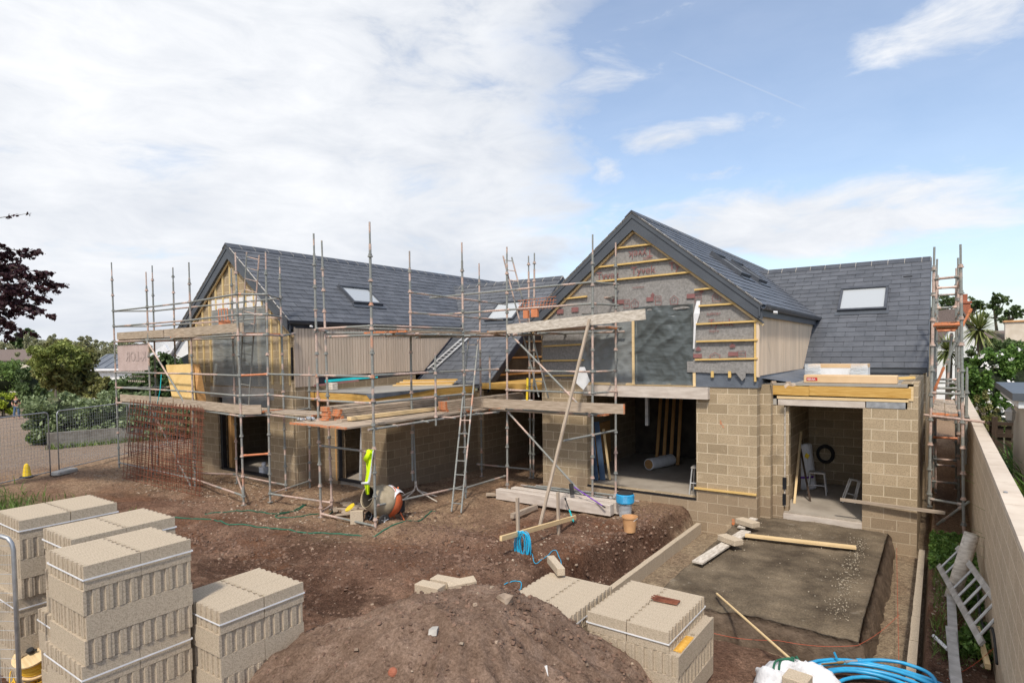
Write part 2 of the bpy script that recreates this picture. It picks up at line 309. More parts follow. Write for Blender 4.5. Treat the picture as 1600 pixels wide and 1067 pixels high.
# ------------------------------------------------------------------ mesh collector
class MB:
    def __init__(s): s.v = []; s.f = []; s.u = []; s.m = []
    def add(s, vs, fs, uv=None, mi=0):
        b = len(s.v); s.v += [tuple(x) for x in vs]
        for k, f in enumerate(fs):
            s.f.append(tuple(b+i for i in f)); s.u.append(uv[k] if uv else None); s.m.append(mi)
        return s
    def hexa(s, c, mi=0, ulen=None):
        # c: 8 corners, 0-3 bottom ring, 4-7 top ring
        F = [(3, 2, 1, 0), (4, 5, 6, 7), (0, 1, 5, 4), (1, 2, 6, 5), (2, 3, 7, 6), (3, 0, 4, 7)]
        return s.add(c, F, None, mi)
    def box(s, x0, y0, z0, x1, y1, z1, mi=0):
        if x0 > x1: x0, x1 = x1, x0
        if y0 > y1: y0, y1 = y1, y0
        if z0 > z1: z0, z1 = z1, z0
        return s.hexa([(x0, y0, z0), (x1, y0, z0), (x1, y1, z0), (x0, y1, z0), (x0, y0, z1), (x1, y0, z1), (x1, y1, z1), (x0, y1, z1)], mi)
    def bar(s, a, b, w, h, up=(0, 0, 1), mi=0, taper=1):
        """rectangular bar from a to b (centre line); uv runs along it"""
        a = Vector(a); b = Vector(b); d = (b-a); L = d.length; d.normalize(); up = Vector(up)
        sd = d.cross(up)
        if sd.length < 1e-4: sd = d.cross(Vector((1, 0, 0)))
        sd.normalize(); u = sd.cross(d).normalized(); c = []
        for p, k in ((a, 1), (b, taper)):
            for i, j in ((-1, -1), (1, -1), (1, 1), (-1, 1)): c.append(p+sd*(i*w/2*k)+u*(j*h/2*k))
        o = random.random()*9
        F = [(0, 1, 5, 4), (1, 2, 6, 5), (2, 3, 7, 6), (3, 0, 4, 7), (3, 2, 1, 0), (4, 5, 6, 7)]
        U = []
        for k, (q, wd) in enumerate(((0, w), (1, h), (2, w), (3, h))):
            U.append([(o, o+k*.3), (o, o+k*.3+wd), (o+L, o+k*.3+wd), (o+L, o+k*.3)])
        U = [[(x[0], x[1]) for x in r] for r in U]+[[(o, o), (o+.05, o), (o+.05, o+.05), (o, o+.05)]]*2
        return s.add(c, F, U, mi)
    def tube(s, pts, r, n=8, mi=0, cap=True, r2=None):
        pts = [Vector(p) for p in pts]; k = len(pts); vs = []; fs = []
        t0 = (pts[1]-pts[0]).normalized(); ref = Vector((0, 0, 1)) if abs(t0.z) < .9 else Vector((1, 0, 0))
        nx = t0.cross(ref).normalized()
        for i, p in enumerate(pts):
            t = (pts[min(i+1, k-1)]-pts[max(i-1, 0)])
            t = t.normalized() if t.length > 1e-9 else t0
            nx = (nx-t*nx.dot(t)); nx = nx.normalized() if nx.length > 1e-6 else t.orthogonal().normalized()
            ny = t.cross(nx)
            rr = r[i] if isinstance(r, (list, tuple)) else (r if r2 is None else r+(r2-r)*i/(k-1))
            for j in range(n):
                a = 2*math.pi*j/n; vs.append(p+nx*(math.cos(a)*rr)+ny*(math.sin(a)*rr))
        for i in range(k-1):
            for j in range(n):
                j2 = (j+1) % n; fs.append((i*n+j, i*n+j2, (i+1)*n+j2, (i+1)*n+j))
        if cap: fs.append(tuple(range(n-1, -1, -1))); fs.append(tuple((k-1)*n+j for j in range(n)))
        return s.add(vs, fs, None, mi)
    def lathe(s, o, prof, n=20, axis=(0, 0, 1), mi=0, caps=(True, True)):
        o = Vector(o); ax = Vector(axis).normalized(); x = ax.orthogonal().normalized(); y = ax.cross(x); vs = []; fs = []
        for (r, z) in prof:
            for j in range(n):
                a = 2*math.pi*j/n; vs.append(o+ax*z+x*(r*math.cos(a))+y*(r*math.sin(a)))
        for i in range(len(prof)-1):
            for j in range(n):
                j2 = (j+1) % n; fs.append((i*n+j, i*n+j2, (i+1)*n+j2, (i+1)*n+j))
        if caps[0]: fs.append(tuple(range(n-1, -1, -1)))
        if caps[1]: fs.append(tuple((len(prof)-1)*n+j for j in range(n)))
        return s.add(vs, fs, None, mi)
    def prism(s, poly, off, mi=0):
        """poly: 3-D outline, off: extrusion vector"""
        n = len(poly); a = [Vector(p) for p in poly]; b = [p+Vector(off) for p in a]
        fs = [tuple(range(n-1, -1, -1)), tuple(range(n, 2*n))]+[(i, (i+1) % n, n+(i+1) % n, n+i) for i in range(n)]
        return s.add(a+b, fs, None, mi)
    def ball(s, c, r, n=12, m=8, sc=(1, 1, 1), jit=0, mi=0):
        vs = []; fs = []
        for i in range(m+1):
            th = math.pi*i/m
            for j in range(n):
                a = 2*math.pi*j/n; q = 1+random.uniform(-jit, jit)
                vs.append((c[0]+r*sc[0]*q*math.sin(th)*math.cos(a), c[1]+r*sc[1]*q*math.sin(th)*math.sin(a), c[2]+r*sc[2]*q*math.cos(th)))
        for i in range(m):
            for j in range(n):
                j2 = (j+1) % n; fs.append((i*n+j, (i+1)*n+j, (i+1)*n+j2, i*n+j2))
        return s.add(vs, fs, None, mi)
    def rock(s, c, r, mi=0):
        g = random.random
        pts = []
        for i in range(10):
            v = Vector((g()-.5, g()-.5, g()-.5)).normalized()*r*(.7+.5*g()); pts.append(v)
        base = [(-1, -1, -.5), (1, -1, -.6), (1, 1, -.5), (-1, 1, -.6), (-.8, -.7, .6), (.7, -.8, .7), (.8, .7, .55), (-.7, .8, .65)]
        q = Matrix.Rotation(g()*6, 3, 'Z') @ Matrix.Rotation(g()*.8, 3, 'X')
        return s.hexa([Vector(c)+q @ Vector((b[0]*r*(.7+.5*g()), b[1]*r*(.7+.5*g()), b[2]*r*(.6+.5*g()))) for b in base], mi)
    def mesh(s, name, mats, org, smooth_=False, box_uv=True):
        me = bpy.data.meshes.new(name)
        V = np.array(s.v, float)-np.array(org); me.from_pydata([tuple(x) for x in V.tolist()], [], s.f)
        for m in (mats if isinstance(mats, (list, tuple)) else [mats]): me.materials.append(m)
        if any(s.m): me.polygons.foreach_set('material_index', s.m)
        if smooth_: me.polygons.foreach_set('use_smooth', [True]*len(s.f))
        uvl = me.uv_layers.new(name='UVMap'); buf = []
        vv = s.v
        for f, u in zip(s.f, s.u):
            if u: buf += [c for q in u for c in q]
            else:
                if len(f) >= 3:
                    a, b, c = (vv[f[0]], vv[f[1]], vv[f[2]])
                    e1 = (b[0]-a[0], b[1]-a[1], b[2]-a[2]); e2 = (c[0]-a[0], c[1]-a[1], c[2]-a[2])
                    nx = abs(e1[1]*e2[2]-e1[2]*e2[1]); ny = abs(e1[2]*e2[0]-e1[0]*e2[2]); nz = abs(e1[0]*e2[1]-e1[1]*e2[0])
                if nx >= ny and nx >= nz:
                    for i in f: buf += [vv[i][1], vv[i][2]]
                elif ny >= nz:
                    for i in f: buf += [vv[i][0], vv[i][2]]
                else:
                    for i in f: buf += [vv[i][0], vv[i][1]]
        uvl.data.foreach_set('uv', buf)
        me.validate(); me.update(); return me
    def build(s, name, mat, parent=None, smooth_=False, bevel=0, label=None):
        if isinstance(mat, str): mat = M[mat]
        elif isinstance(mat, (list, tuple)): mat = [M[x] if isinstance(x, str) else x for x in mat]
        if parent is not None:
            org = Vector(parent['_o'])
        else:
            A = np.array(s.v, float); lo = A.min(0); hi = A.max(0); org = Vector(((lo[0]+hi[0])/2, (lo[1]+hi[1])/2, lo[2]))
        me = s.mesh(name, mat, org, smooth_); o = bpy.data.objects.new(name, me); COL.objects.link(o); o['_o'] = tuple(org)
        if parent is not None: o.parent = parent
        else: o.location = org
        if label: o['label'] = label
        if bevel:
            b = o.modifiers.new('bevel', 'BEVEL'); b.width = bevel; b.segments = 1; b.limit_method = 'ANGLE'
        return o
def tag(o, label, cat, group=None, kind=None):
    if label: o['label'] = label
    if cat: o['category'] = cat
    if group: o['group'] = group
    if kind: o['kind'] = kind
    return o
def struct(o): o['kind'] = 'structure'; return o
def thing(name, label, cat, loc=(0, 0, 0), group=None):
    o = bpy.data.objects.new(name, None); COL.objects.link(o); o.location = loc; o['_o'] = tuple(loc); o.empty_display_size = .2
    return tag(o, label, cat, group)
def dup(root, loc, rotz=0, label=None, group=None, scale=None):
    def cp(o, par):
        c = o.copy(); COL.objects.link(c); c.parent = par
        for ch in kids.get(o.name, ()): cp(ch, c)
        return c
    kids = {}
    st = [root]
    while st:
        o = st.pop(); ch = list(o.children); kids[o.name] = ch; st += ch
    r = cp(root, None); r.location = loc; r.rotation_euler = (0, 0, rotz)
    if scale: r.scale = scale
    if label: r['label'] = label
    if group: r['group'] = group
    return r
def crom(pts, k=8, closed=False):
    pts = [Vector(p) for p in pts]; out = []; n = len(pts)
    for i in range(n-1):
        p0 = pts[max(i-1, 0)]; p1 = pts[i]; p2 = pts[i+1]; p3 = pts[min(i+2, n-1)]
        for j in range(k):
            t = j/k; out.append(.5*((2*p1)+(p2-p0)*t+(2*p0-5*p1+4*p2-p3)*t*t+(-p0+3*p1-3*p2+p3)*t**3))
    out.append(pts[-1]); return out
def text_faces(body, size, fn, bold=.0):
    """flat letters: fn maps (x, y) in metres to a 3-D point; returns verts, faces"""
    cu = bpy.data.curves.new('t', 'FONT'); cu.body = body; cu.size = size; cu.align_x = 'LEFT'; cu.resolution_u = 3; cu.offset = bold
    o = bpy.data.objects.new('t', cu); COL.objects.link(o)
    dg = bpy.context.evaluated_depsgraph_get(); me = bpy.data.meshes.new_from_object(o.evaluated_get(dg))
    vs = [fn(v.co.x, v.co.y) for v in me.vertices]; fs = [tuple(p.vertices) for p in me.polygons]
    bpy.data.objects.remove(o); bpy.data.curves.remove(cu); bpy.data.meshes.remove(me)
    return vs, fs
# clip a 2-D polygon by a convex one (counter-clockwise)
def clip(poly, cv):
    for i in range(len(cv)):
        a = cv[i]; b = cv[(i+1) % len(cv)]; out = []
        ins = lambda p: (b[0]-a[0])*(p[1]-a[1])-(b[1]-a[1])*(p[0]-a[0]) >= -1e-9
        for j in range(len(poly)):
            p = poly[j]; q = poly[(j+1) % len(poly)]; ip, iq = ins(p), ins(q)
            if ip: out.append(p)
            if ip != iq:
                d1 = (b[0]-a[0])*(p[1]-a[1])-(b[1]-a[1])*(p[0]-a[0]); d2 = (b[0]-a[0])*(q[1]-a[1])-(b[1]-a[1])*(q[0]-a[0]); t = d1/(d1-d2)
                out.append((p[0]+(q[0]-p[0])*t, p[1]+(q[1]-p[1])*t))
        poly = out
        if len(poly) < 3: return []
    return poly
def slates(O, U, V, N, outline, w=.5, g=.23, parent=None, name='slate_covering', lift=.0):
    """courses of overlapping slates over the plane O + u U + v V, inside a convex outline"""
    O, U, V, N = Vector(O), Vector(U).normalized(), Vector(V).normalized(), Vector(N).normalized()
    u0 = min(p[0] for p in outline); u1 = max(p[0] for p in outline); v0 = min(p[1] for p in outline); v1 = max(p[1] for p in outline)
    mb = MB(); row = 0; v = v0
    while v < v1:
        u = u0-(w/2 if row % 2 else 0)-.07
        while u < u1:
            j = random.uniform(-.004, .004)
            r = [(u+.007, v+j), (u+w-.007, v+j), (u+w-.007, v+g+.01), (u+.007, v+g+.01)]
            r = clip(r, outline)
            if len(r) >= 3:
                tl = random.uniform(-.002, .003)
                top = [O+U*a+V*b+N*(lift+.004+tl+.013*(1-min(1, (b-v)/g))) for a, b in r]; n = len(top)
                bot = [O+U*a+V*b+N*(lift-.006) for a, b in r]
                mb.add(top+bot, [tuple(range(n))]+[(i, n+i, n+(i+1) % n, (i+1) % n) for i in range(n)])
            u += w
        v += g; row += 1
    return mb.build(name, 'slate', parent)
# ------------------------------------------------------------------ foliage (numpy)
def leafmesh(P, size, aspect=.55, up=.3, name='leaves', mat='leafmid', parent=None, sizevar=.35, cup=True, dirs=None):
    n = len(P); P = np.asarray(P, float)
    d = rng.normal(size=(n, 3)); d[:, 2] += up
    if dirs is not None: d = d*.5+dirs
    d /= np.linalg.norm(d, axis=1)[:, None]+1e-9
    t = rng.normal(size=(n, 3)); t -= d*(t*d).sum(1)[:, None]; t /= np.linalg.norm(t, axis=1)[:, None]+1e-9
    b = np.cross(d, t); s = size*(1+sizevar*rng.normal(size=n)).clip(.4, 2)[:, None]
    A = P-t*s; B = P+b*s*aspect+d*s*.12; C = P+t*s; D = P-b*s*aspect+d*s*.12
    V = np.stack([A, B, C, D], 1).reshape(-1, 3)
    org = np.array(parent['_o']) if parent is not None else np.array([P[:, 0].mean(), P[:, 1].mean(), P[:, 2].min()])
    me = bpy.data.meshes.new(name); me.vertices.add(4*n); me.vertices.foreach_set('co', (V-org).ravel())
    me.loops.add(4*n); me.loops.foreach_set('vertex_index', np.arange(4*n, dtype=np.int32))
    me.polygons.add(n); me.polygons.foreach_set('loop_start', np.arange(0, 4*n, 4, dtype=np.int32)); me.polygons.foreach_set('loop_total', np.full(n, 4, dtype=np.int32))
    me.materials.append(M[mat]); me.update(calc_edges=True); me.validate()
    o = bpy.data.objects.new(name, me); COL.objects.link(o); o['_o'] = tuple(org)
    if parent is not None: o.parent = parent
    else: o.location = org
    return o
def blobpts(c, r, n, clumps=18, cr=.32, shell=.65, flat=1.0):
    """points in clumps spread over an ellipsoid: uneven outline with gaps"""
    c = np.array(c, float); r = np.array(r, float)
    k = rng.normal(size=(clumps, 3)); k /= np.linalg.norm(k, axis=1)[:, None]; k *= (shell+(1-shell)*rng.random(clumps))[:, None]
    out = []
    per = rng.dirichlet(np.ones(clumps)*4)*n
    for i in range(clumps):
        m = int(per[i]); q = rng.normal(size=(m, 3)); q /= np.linalg.norm(q, axis=1)[:, None]; q *= (rng.random(m)**.45)[:, None]*cr*rng.uniform(.6, 1.25); q[:, 2] *= flat
        out.append(c+(k[i]+q)*r)
    return np.concatenate(out)
def hedgepts(x0, y0, z0, x1, y1, z1, n, rough=.12):
    """points near the skin of a box, bulged by noise"""
    P = rng.random((n, 3)); f = rng.integers(0, 5, n)
    P[f == 0, 0] = 0; P[f == 1, 0] = 1; P[f == 2, 1] = 0; P[f == 3, 1] = 1; P[f == 4, 2] = 1
    P = P*np.array([x1-x0, y1-y0, z1-z0])+np.array([x0, y0, z0])
    b = fbm(P[:, 0]*.9+P[:, 2]*.5, P[:, 1]*.9+P[:, 2]*.7, 4)*2
    cen = np.array([(x0+x1)/2, (y0+y1)/2, (z0+z1)/2]); d = P-cen; d /= np.linalg.norm(d, axis=1)[:, None]
    # round the corners
    h = np.array([(x1-x0)/2, (y1-y0)/2, (z1-z0)/2]); q = np.abs(P-cen)/h; e = np.maximum(0, (q**6).sum(1)**(1/6)-1)
    return P+d*(b*rough*3)[:, None]-d*(e*h.min()*1.0)[:, None]+rng.normal(size=(n, 3))*rough*.5
def ground_z(x, y):
    x = np.asarray(x, float); y = np.asarray(y, float)
    z = -.028*np.maximum(0, -x-27)
    z = np.maximum(z, -1.6)
    return z
# ================================================================== THE SETTING
def gz(x, y):
    """height of the dug-over ground"""
    x = np.asarray(x, float); y = np.asarray(y, float)
    z = ground_z(x, y)
    near = (1-smooth(-24, -21, -x)*0)*smooth(-30, -20, x)
    z = z+fbm(x*.55+3, y*.55, 4)*.16*near+fbm(x*2.3, y*2.3+9, 5)*.15*near*(.5+.5*(1-smooth(-14, -18, x)*0))+fbm(x*7, y*7, 4)*.075*near
    # churned hollows and heaps
    for cx, cy, rx, ry, h in ((-8.7, 10.2, .9, .5, -.16), (-7.6, 9.0, 1.1, .5, .15), (-10.2, 6.3, 1.6, .7, -.12), (-8.3, 7.2, 1.4, .9, .10), (-6.6, 8.0, .8, .5, .06), (-12.5, 6.6, .7, .3, -.14), (-11.8, 5.2, 1.5, .6, .10), (-7.6, 6.0, 1.2, .6, -.12), (-9.6, 9.0, .9, .45, .08)):
        z = z+h*np.exp(-((x-cx)/rx)**2-((y-cy)/ry)**2)
    # wheel ruts
    for o in (0, .9):
        yy = 7.4+o*1.3+1.1*np.sin((x+14)*.28); z = z-.055*np.exp(-((y-yy)/.16)**2)*smooth(-19, -17, x)*(1-smooth(-7.5, -6.5, x))*(1+.5*np.sin(x*19))
    flat = smooth(12.6, 13.4, y)*smooth(-9.2, -8.8, x)*(1-smooth(-4.9, -4.4, x))
    z = z*(1-flat)+.06*flat
    # foundation trench of the side extension
    wob = fbm(x*2.2, y*2.2+4, 4)*.35
    ed_ = -4.98-.11*(13-y)+fbm(x*4.5, y*4.5, 3)*.3
    d = smooth(ed_, ed_+.42, x+wob*.7)*(1-smooth(-.17, -.10, x))*smooth(7.75, 8.6, y+wob)
    z = z*(1-d)+d*(-.47+fbm(x*4, y*4, 3)*.03)
    z = z+fbm(x*5+3, y*5, 3)*.12*d*(1-d)*4*.6
    # spoil bank on the far side of the low wall
    z = z-.02*smooth(-.08, 0, x)
    return z
def grid_lines(segs):
    out = []
    for a, b, st in segs: out += list(np.arange(a, b, st))
    return np.array(out+[segs[-1][1]])
gx = grid_lines([(-3000, -400, 400), (-400, -60, 30), (-60, -24, .8), (-24, -13, .11), (-13, -5.4, .06), (-5.4, -4.4, .04), (-4.4, -.3, .08), (-.3, 0, .02), (0, 1.2, .07), (1.2, 40, 2), (40, 3000, 400)])
gy = grid_lines([(-400, -10, 60), (-10, 1.2, 1.2), (1.2, 9.2, .05), (9.2, 14.6, .06), (14.6, 30, .5), (30, 100, 5), (100, 400, 60), (400, 3600, 400)])
X, Y = np.meshgrid(gx, gy, indexing='ij'); Z = gz(X, Y); nx_, ny_ = X.shape
me = bpy.data.meshes.new('ground'); me.vertices.add(nx_*ny_); me.vertices.foreach_set('co', np.stack([X, Y, Z], -1).ravel())
I = np.arange(nx_*ny_).reshape(nx_, ny_); F = np.stack([I[:-1, :-1], I[1:, :-1], I[1:, 1:], I[:-1, 1:]], -1).reshape(-1, 4); nf = len(F)
me.loops.add(4*nf); me.loops.foreach_set('vertex_index', F.ravel().astype(np.int32)); me.polygons.add(nf)
me.polygons.foreach_set('loop_start', np.arange(0, 4*nf, 4, dtype=np.int32)); me.polygons.foreach_set('loop_total', np.full(nf, 4, dtype=np.int32)); me.polygons.foreach_set('use_smooth', [True]*nf); me.update(calc_edges=True)
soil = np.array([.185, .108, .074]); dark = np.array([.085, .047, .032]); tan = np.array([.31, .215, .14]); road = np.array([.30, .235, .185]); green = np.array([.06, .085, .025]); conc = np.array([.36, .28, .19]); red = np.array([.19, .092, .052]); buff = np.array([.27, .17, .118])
def mixn(a, b, t): return a*(1-t[..., None])+b*t[..., None]
n1_ = fbm(X*.5, Y*.5+40, 5); n2_ = fbm(X*1.7+8, Y*1.7, 5); n3_ = fbm(X*5, Y*5+3, 4)
C = np.broadcast_to(soil, X.shape+(3,)).copy()
C = mixn(C, buff, smooth(-.02, .14, n2_)*.8)
C = mixn(C, dark, smooth(.03, .18, n1_+n3_*.35)*.75)
C = mixn(C, red, smooth(.08, .2, fbm(X*1.1+70, Y*1.1, 4)+n3_*.2)*.6)
C = mixn(C, dark, np.exp(-((X+8.7)/1.0)**2-((Y-10.0)/.6)**2)*.5)
# dry dusty strip in front of the house and scaffold, stony to the west
tz = smooth(7.2, 9.6, Y+n1_*3)*(1-smooth(-9, -7, X))
tz = np.maximum(tz, smooth(11.7, 12.7, Y+n2_)*smooth(-9, -7, X))
C = mixn(C, tan*1.12, tz*(.55+.45*smooth(-.12, .10, n2_)))
C = mixn(C, tan*1.05, smooth(-17, -20, X+n2_*2)*(.45+.4*smooth(-.1, .1, n2_)))
C = mixn(C, road, smooth(-24.2, -25.5, X+n2_)*(.8+.2*smooth(-.1, .1, n2_)))
C = mixn(C, conc, smooth(-4.75, -4.5, X)*(1-smooth(-.2, -.1, X))*smooth(8.5, 8.8, Y)*(.75+.25*smooth(-.1, .1, n2_)))
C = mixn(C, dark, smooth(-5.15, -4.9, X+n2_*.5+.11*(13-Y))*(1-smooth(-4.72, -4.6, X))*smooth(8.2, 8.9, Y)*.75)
C = mixn(C, green, smooth(.9, 1.1, X)*.85)
gr = (1-smooth(4.8, 6.0, Y-(X+20)*.12+n2_*1.2))*(1-smooth(-16.5, -14.8, X+n2_))
C = mixn(C, green*1.2, np.clip(gr, 0, 1)*.85)
fz = smooth(-60, -90, X)+smooth(40, 60, Y)
C = mixn(C, green, np.clip(fz, 0, 1))
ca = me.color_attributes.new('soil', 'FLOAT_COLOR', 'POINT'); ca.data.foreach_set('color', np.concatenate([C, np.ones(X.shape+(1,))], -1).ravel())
m, nt, p = newmat('earth'); at_ = nt.nodes.new('ShaderNodeAttribute'); at_.attribute_name = 'soil'; tcn = nt.nodes.new('ShaderNodeTexCoord'); v = tcn.outputs['Object']
c = mixc(nt, 1.0, at_.outputs['Color'], ramp(nt, ns(nt, v, 14, 8, .7), [(.28, (.48, .46, .45)), (.72, (1.5, 1.5, 1.5))]), 'MULTIPLY')
c = mixc(nt, 1.0, c, ramp(nt, ns(nt, v, 48, 5, .75), [(.32, (.5, .47, .45)), (.68, (1.5, 1.5, 1.5))]), 'MULTIPLY')
c = mixc(nt, ramp(nt, ns(nt, v, 75, 2, .5), [(.66, (0, 0, 0)), (.72, (.55, .55, .55))]), c, (.42, .34, .26))
nt.links.new(c, p.inputs['Base Color']); p.inputs['Roughness'].default_value = .97; p.inputs['Specular IOR Level'].default_value = .08
bump(nt, p, mth(nt, 'ADD', ns(nt, v, 9, 9, .72), mth(nt, 'MULTIPLY', ns(nt, v, 60, 4, .7), .35)), 1.0, .09)
M['earth'] = m; me.materials.append(m)
def clods(n, spots, sizes, name, label):
    mb = MB()
    for i in range(n):
        cx, cy, r1, r2 = random.choice(spots); x = random.gauss(cx, r1); y = random.gauss(cy, r2)
        if y > 12.6 and x < -9.2 or y > 13.4 or x > -4.7: continue
        mb.rock((x, y, 0), random.choice(sizes))
    zz = gz(np.array([v[0] for v in mb.v[::8]]), np.array([v[1] for v in mb.v[::8]])); mb.v = [(v[0], v[1], v[2]+zz[i//8]) for i, v in enumerate(mb.v)]
    return tag(mb.build(name, 'clod'), label, 'clods', kind='stuff')
M['clod'] = pm('soil_clods', (.12, .072, .05), (.22, .14, .1), 4, .97, 40, .5, .005, isl=.35)
g_ = bpy.data.objects.new('ground', me); COL.objects.link(g_); struct(g_)

clods(6000, ((-8.7, 9.9, .9, .4), (-7.6, 8.9, 1.0, .35), (-10.4, 6.6, 1.5, .5), (-6.9, 8.0, .8, .5), (-12.3, 6.4, .8, .3), (-5.6, 10.5, .4, 1.3), (-5.2, 12, .25, .8), (-8, 6.2, 2, .8), (-11.5, 8, 2.5, .8)), (.006, .009, .011, .014, .018, .03), 'earth_clods', 'clods of damp brown earth turned up across the middle of the site')
# rubble and clods strewn over the site: nobody could count them
mb = MB()
for i in range(3000):
    r = random.random()
    if r < .72: x, y = random.uniform(-23, -9.5), random.uniform(7.6, 10.4)
    elif r < .80: x, y = random.uniform(-14, -5), random.uniform(5, 12.3)
    elif r < .9: x, y = random.uniform(-7.2, -4.6), random.uniform(8.2, 13.2)
    else: x, y = random.uniform(-.05, .5), random.uniform(7.5, 13.5)
    mb.rock((x, y, 0), random.choice((.006, .009, .012, .016, .026)))
zz = gz(np.array([v[0] for v in mb.v[::8]]), np.array([v[1] for v in mb.v[::8]]))
mb.v = [(v[0], v[1], v[2]+zz[i//8]) for i, v in enumerate(mb.v)]
M['rubble'] = pm('rubble', (.22, .155, .11), (.38, .30, .225), 4, .95, 40, .3, .005, isl=.45)
tag(mb.build('rubble', 'rubble'), 'small stones and clods strewn over the churned brown earth of the building site', 'rubble', kind='stuff')

def slab_top(x, y): return fbm(x*1.5, y*1.5, 5)*.07+fbm(x*7, y*7, 4)*.035-.10*(1-smooth(8.85, 9.5, y))*(.6+fbm(x*3, y*3, 3))
# raised hardcore base of the future extension
sx = np.linspace(-3.52, -.82, 110); sy = np.linspace(8.85, 14.2, 200); SX, SY = np.meshgrid(sx, sy, indexing='ij')
SZ = -.03+slab_top(SX, SY)
mb = MB(); k = len(sy)
mb.v = [(float(a), float(b), float(c)) for a, b, c in zip(SX.ravel(), SY.ravel(), SZ.ravel())]
for i in range(len(sx)-1):
    for j in range(k-1): mb.f.append((i*k+j, (i+1)*k+j, (i+1)*k+j+1, i*k+j+1)); mb.u.append(None); mb.m.append(0)
n_ = len(sx)
ring = [i*k for i in range(n_)]+[(n_-1)*k+j for j in range(1, k)]+[i*k+k-1 for i in range(n_-2, -1, -1)]+[j for j in range(k-2, 0, -1)]
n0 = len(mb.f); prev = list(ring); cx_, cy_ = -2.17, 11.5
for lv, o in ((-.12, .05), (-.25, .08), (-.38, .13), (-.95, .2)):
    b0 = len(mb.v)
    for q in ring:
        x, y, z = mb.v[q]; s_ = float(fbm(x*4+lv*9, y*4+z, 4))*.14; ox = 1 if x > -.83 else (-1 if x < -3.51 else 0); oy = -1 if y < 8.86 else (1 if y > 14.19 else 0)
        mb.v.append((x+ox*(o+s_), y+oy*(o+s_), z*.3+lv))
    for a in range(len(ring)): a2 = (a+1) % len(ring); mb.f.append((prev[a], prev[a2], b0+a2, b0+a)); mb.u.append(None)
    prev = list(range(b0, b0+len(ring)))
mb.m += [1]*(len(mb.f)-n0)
M['hardcore'] = pm('damp_hardcore', (.055, .040, .026), (.185, .145, .098), 1.5, .92, 22, .9, .02, detail=9, lo=.32, hi=.66)
_nt = M['hardcore'].node_tree; _p = _nt.nodes['Principled BSDF']; _l = _p.inputs['Base Color'].links[0].from_socket; _tc = _nt.nodes.new('ShaderNodeTexCoord').outputs['Object']
_c = mixc(_nt, 1.0, _l, ramp(_nt, ns(_nt, _tc, 42, 6, .75), [(.3, (.5, .48, .46)), (.7, (1.55, 1.55, 1.55))]), 'MULTIPLY')
_c = mixc(_nt, ramp(_nt, ns(_nt, _tc, 2.4, 7, .7), [(.62, (0, 0, 0)), (.70, (.45, .45, .45))]), _c, (.36, .31, .24)); _nt.links.new(_c, _p.inputs['Base Color'])
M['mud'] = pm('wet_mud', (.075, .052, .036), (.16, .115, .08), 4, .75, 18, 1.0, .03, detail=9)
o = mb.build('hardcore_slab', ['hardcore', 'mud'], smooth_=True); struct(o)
mb = MB()
for i in range(800):
    q = random.random()
    if q < .8: y = random.uniform(9.3, 13.6); x = -1.12-.04*(y-9.3)*.6+random.gauss(0, .05+.10*random.random())
    else: x, y = random.uniform(-3.3, -1), random.uniform(9.0, 13.8)
    mb.rock((x, y, -.02+float(slab_top(x, y))), random.choice((.003, .004, .006, .009)))
M['grit'] = pm('pale_grit', (.26, .215, .155), (.46, .40, .31), 4, .95, 40, .3, .005, isl=.3)
tag(mb.build('grit', 'grit'), 'pale grit scattered over the damp hardcore, thickest along its right edge', 'grit', kind='stuff')

# ================================================================== THE NEW HOUSE
house = thing('unfinished_house', 'large unfinished blockwork house with two slate-roofed gables wrapped in scaffolding', 'house', (-10, 16, 0))
def P_(mb, name, mat, par=None, **k): return mb.build(name, mat, par or house, **k)
TH = .8; LC = 1/math.hypot(1, TH)               # roof pitch: rise per metre, cosine
def gable_walls(name, xl, xr, yf, zb, rx, rz, holes, thick=.3, mat='block', drop=.22):
    """front wall with openings; the top follows the roof"""
    mb = MB(); xs = sorted({xl, xr, rx}|{h[0] for h in holes}|{h[1] for h in holes})
    top = lambda x: rz-drop-TH*abs(x-rx)
    for a, b in zip(xs[:-1], xs[1:]):
        hs = sorted([(h[2], h[3]) for h in holes if h[0] <= a+1e-6 and h[1] >= b-1e-6])
        z = zb
        for h0, h1 in hs:
            if h0 > z: mb.box(a, yf, z, b, yf+thick, h0)
            z = h1
        mb.hexa([(a, yf, z), (b, yf, z), (b, yf+thick, z), (a, yf+thick, z), (a, yf, top(a)), (b, yf, top(b)), (b, yf+thick, top(b)), (a, yf+thick, top(a))])
    return P_(mb, name, mat)
LX, LZ = -17.38, 7.0       # left ridge
RX, RZ = -5.99, 6.95       # right ridge
YL, YR = 10.29, 13.78
EL = LX+2.95; ER = RX+2.9
ELz = LZ-TH*2.95; ERz = RZ-TH*2.9
# ---- left wing walls
gable_walls('block_wall', -20.15, -14.47, YL, -.3, LX, LZ, [(-18.47, -15.84, .13, 2.40), (-18.55, -15.78, 2.80, 5.05)])
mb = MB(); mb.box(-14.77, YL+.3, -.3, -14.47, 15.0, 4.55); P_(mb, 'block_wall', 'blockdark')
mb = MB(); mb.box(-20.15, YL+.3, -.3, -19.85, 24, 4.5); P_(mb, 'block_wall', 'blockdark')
mb = MB(); mb.box(-18.84, YL-.012, 2.41, -15.47, YL+.2, 2.74); P_(mb, 'concrete_lintel', 'concrete')
mb = MB(); mb.box(-19.8, YL+.32, -.1, -14.8, 20, .12); P_(mb, 'floor_slab', 'floor')
mb = MB(); mb.box(-19.84, 17.6, 0, -14.78, 17.8, 4.5); mb.box(-19.84, YL+.31, 2.5, -14.78, 17.6, 2.72); P_(mb, 'inner_wall', 'darkwall')
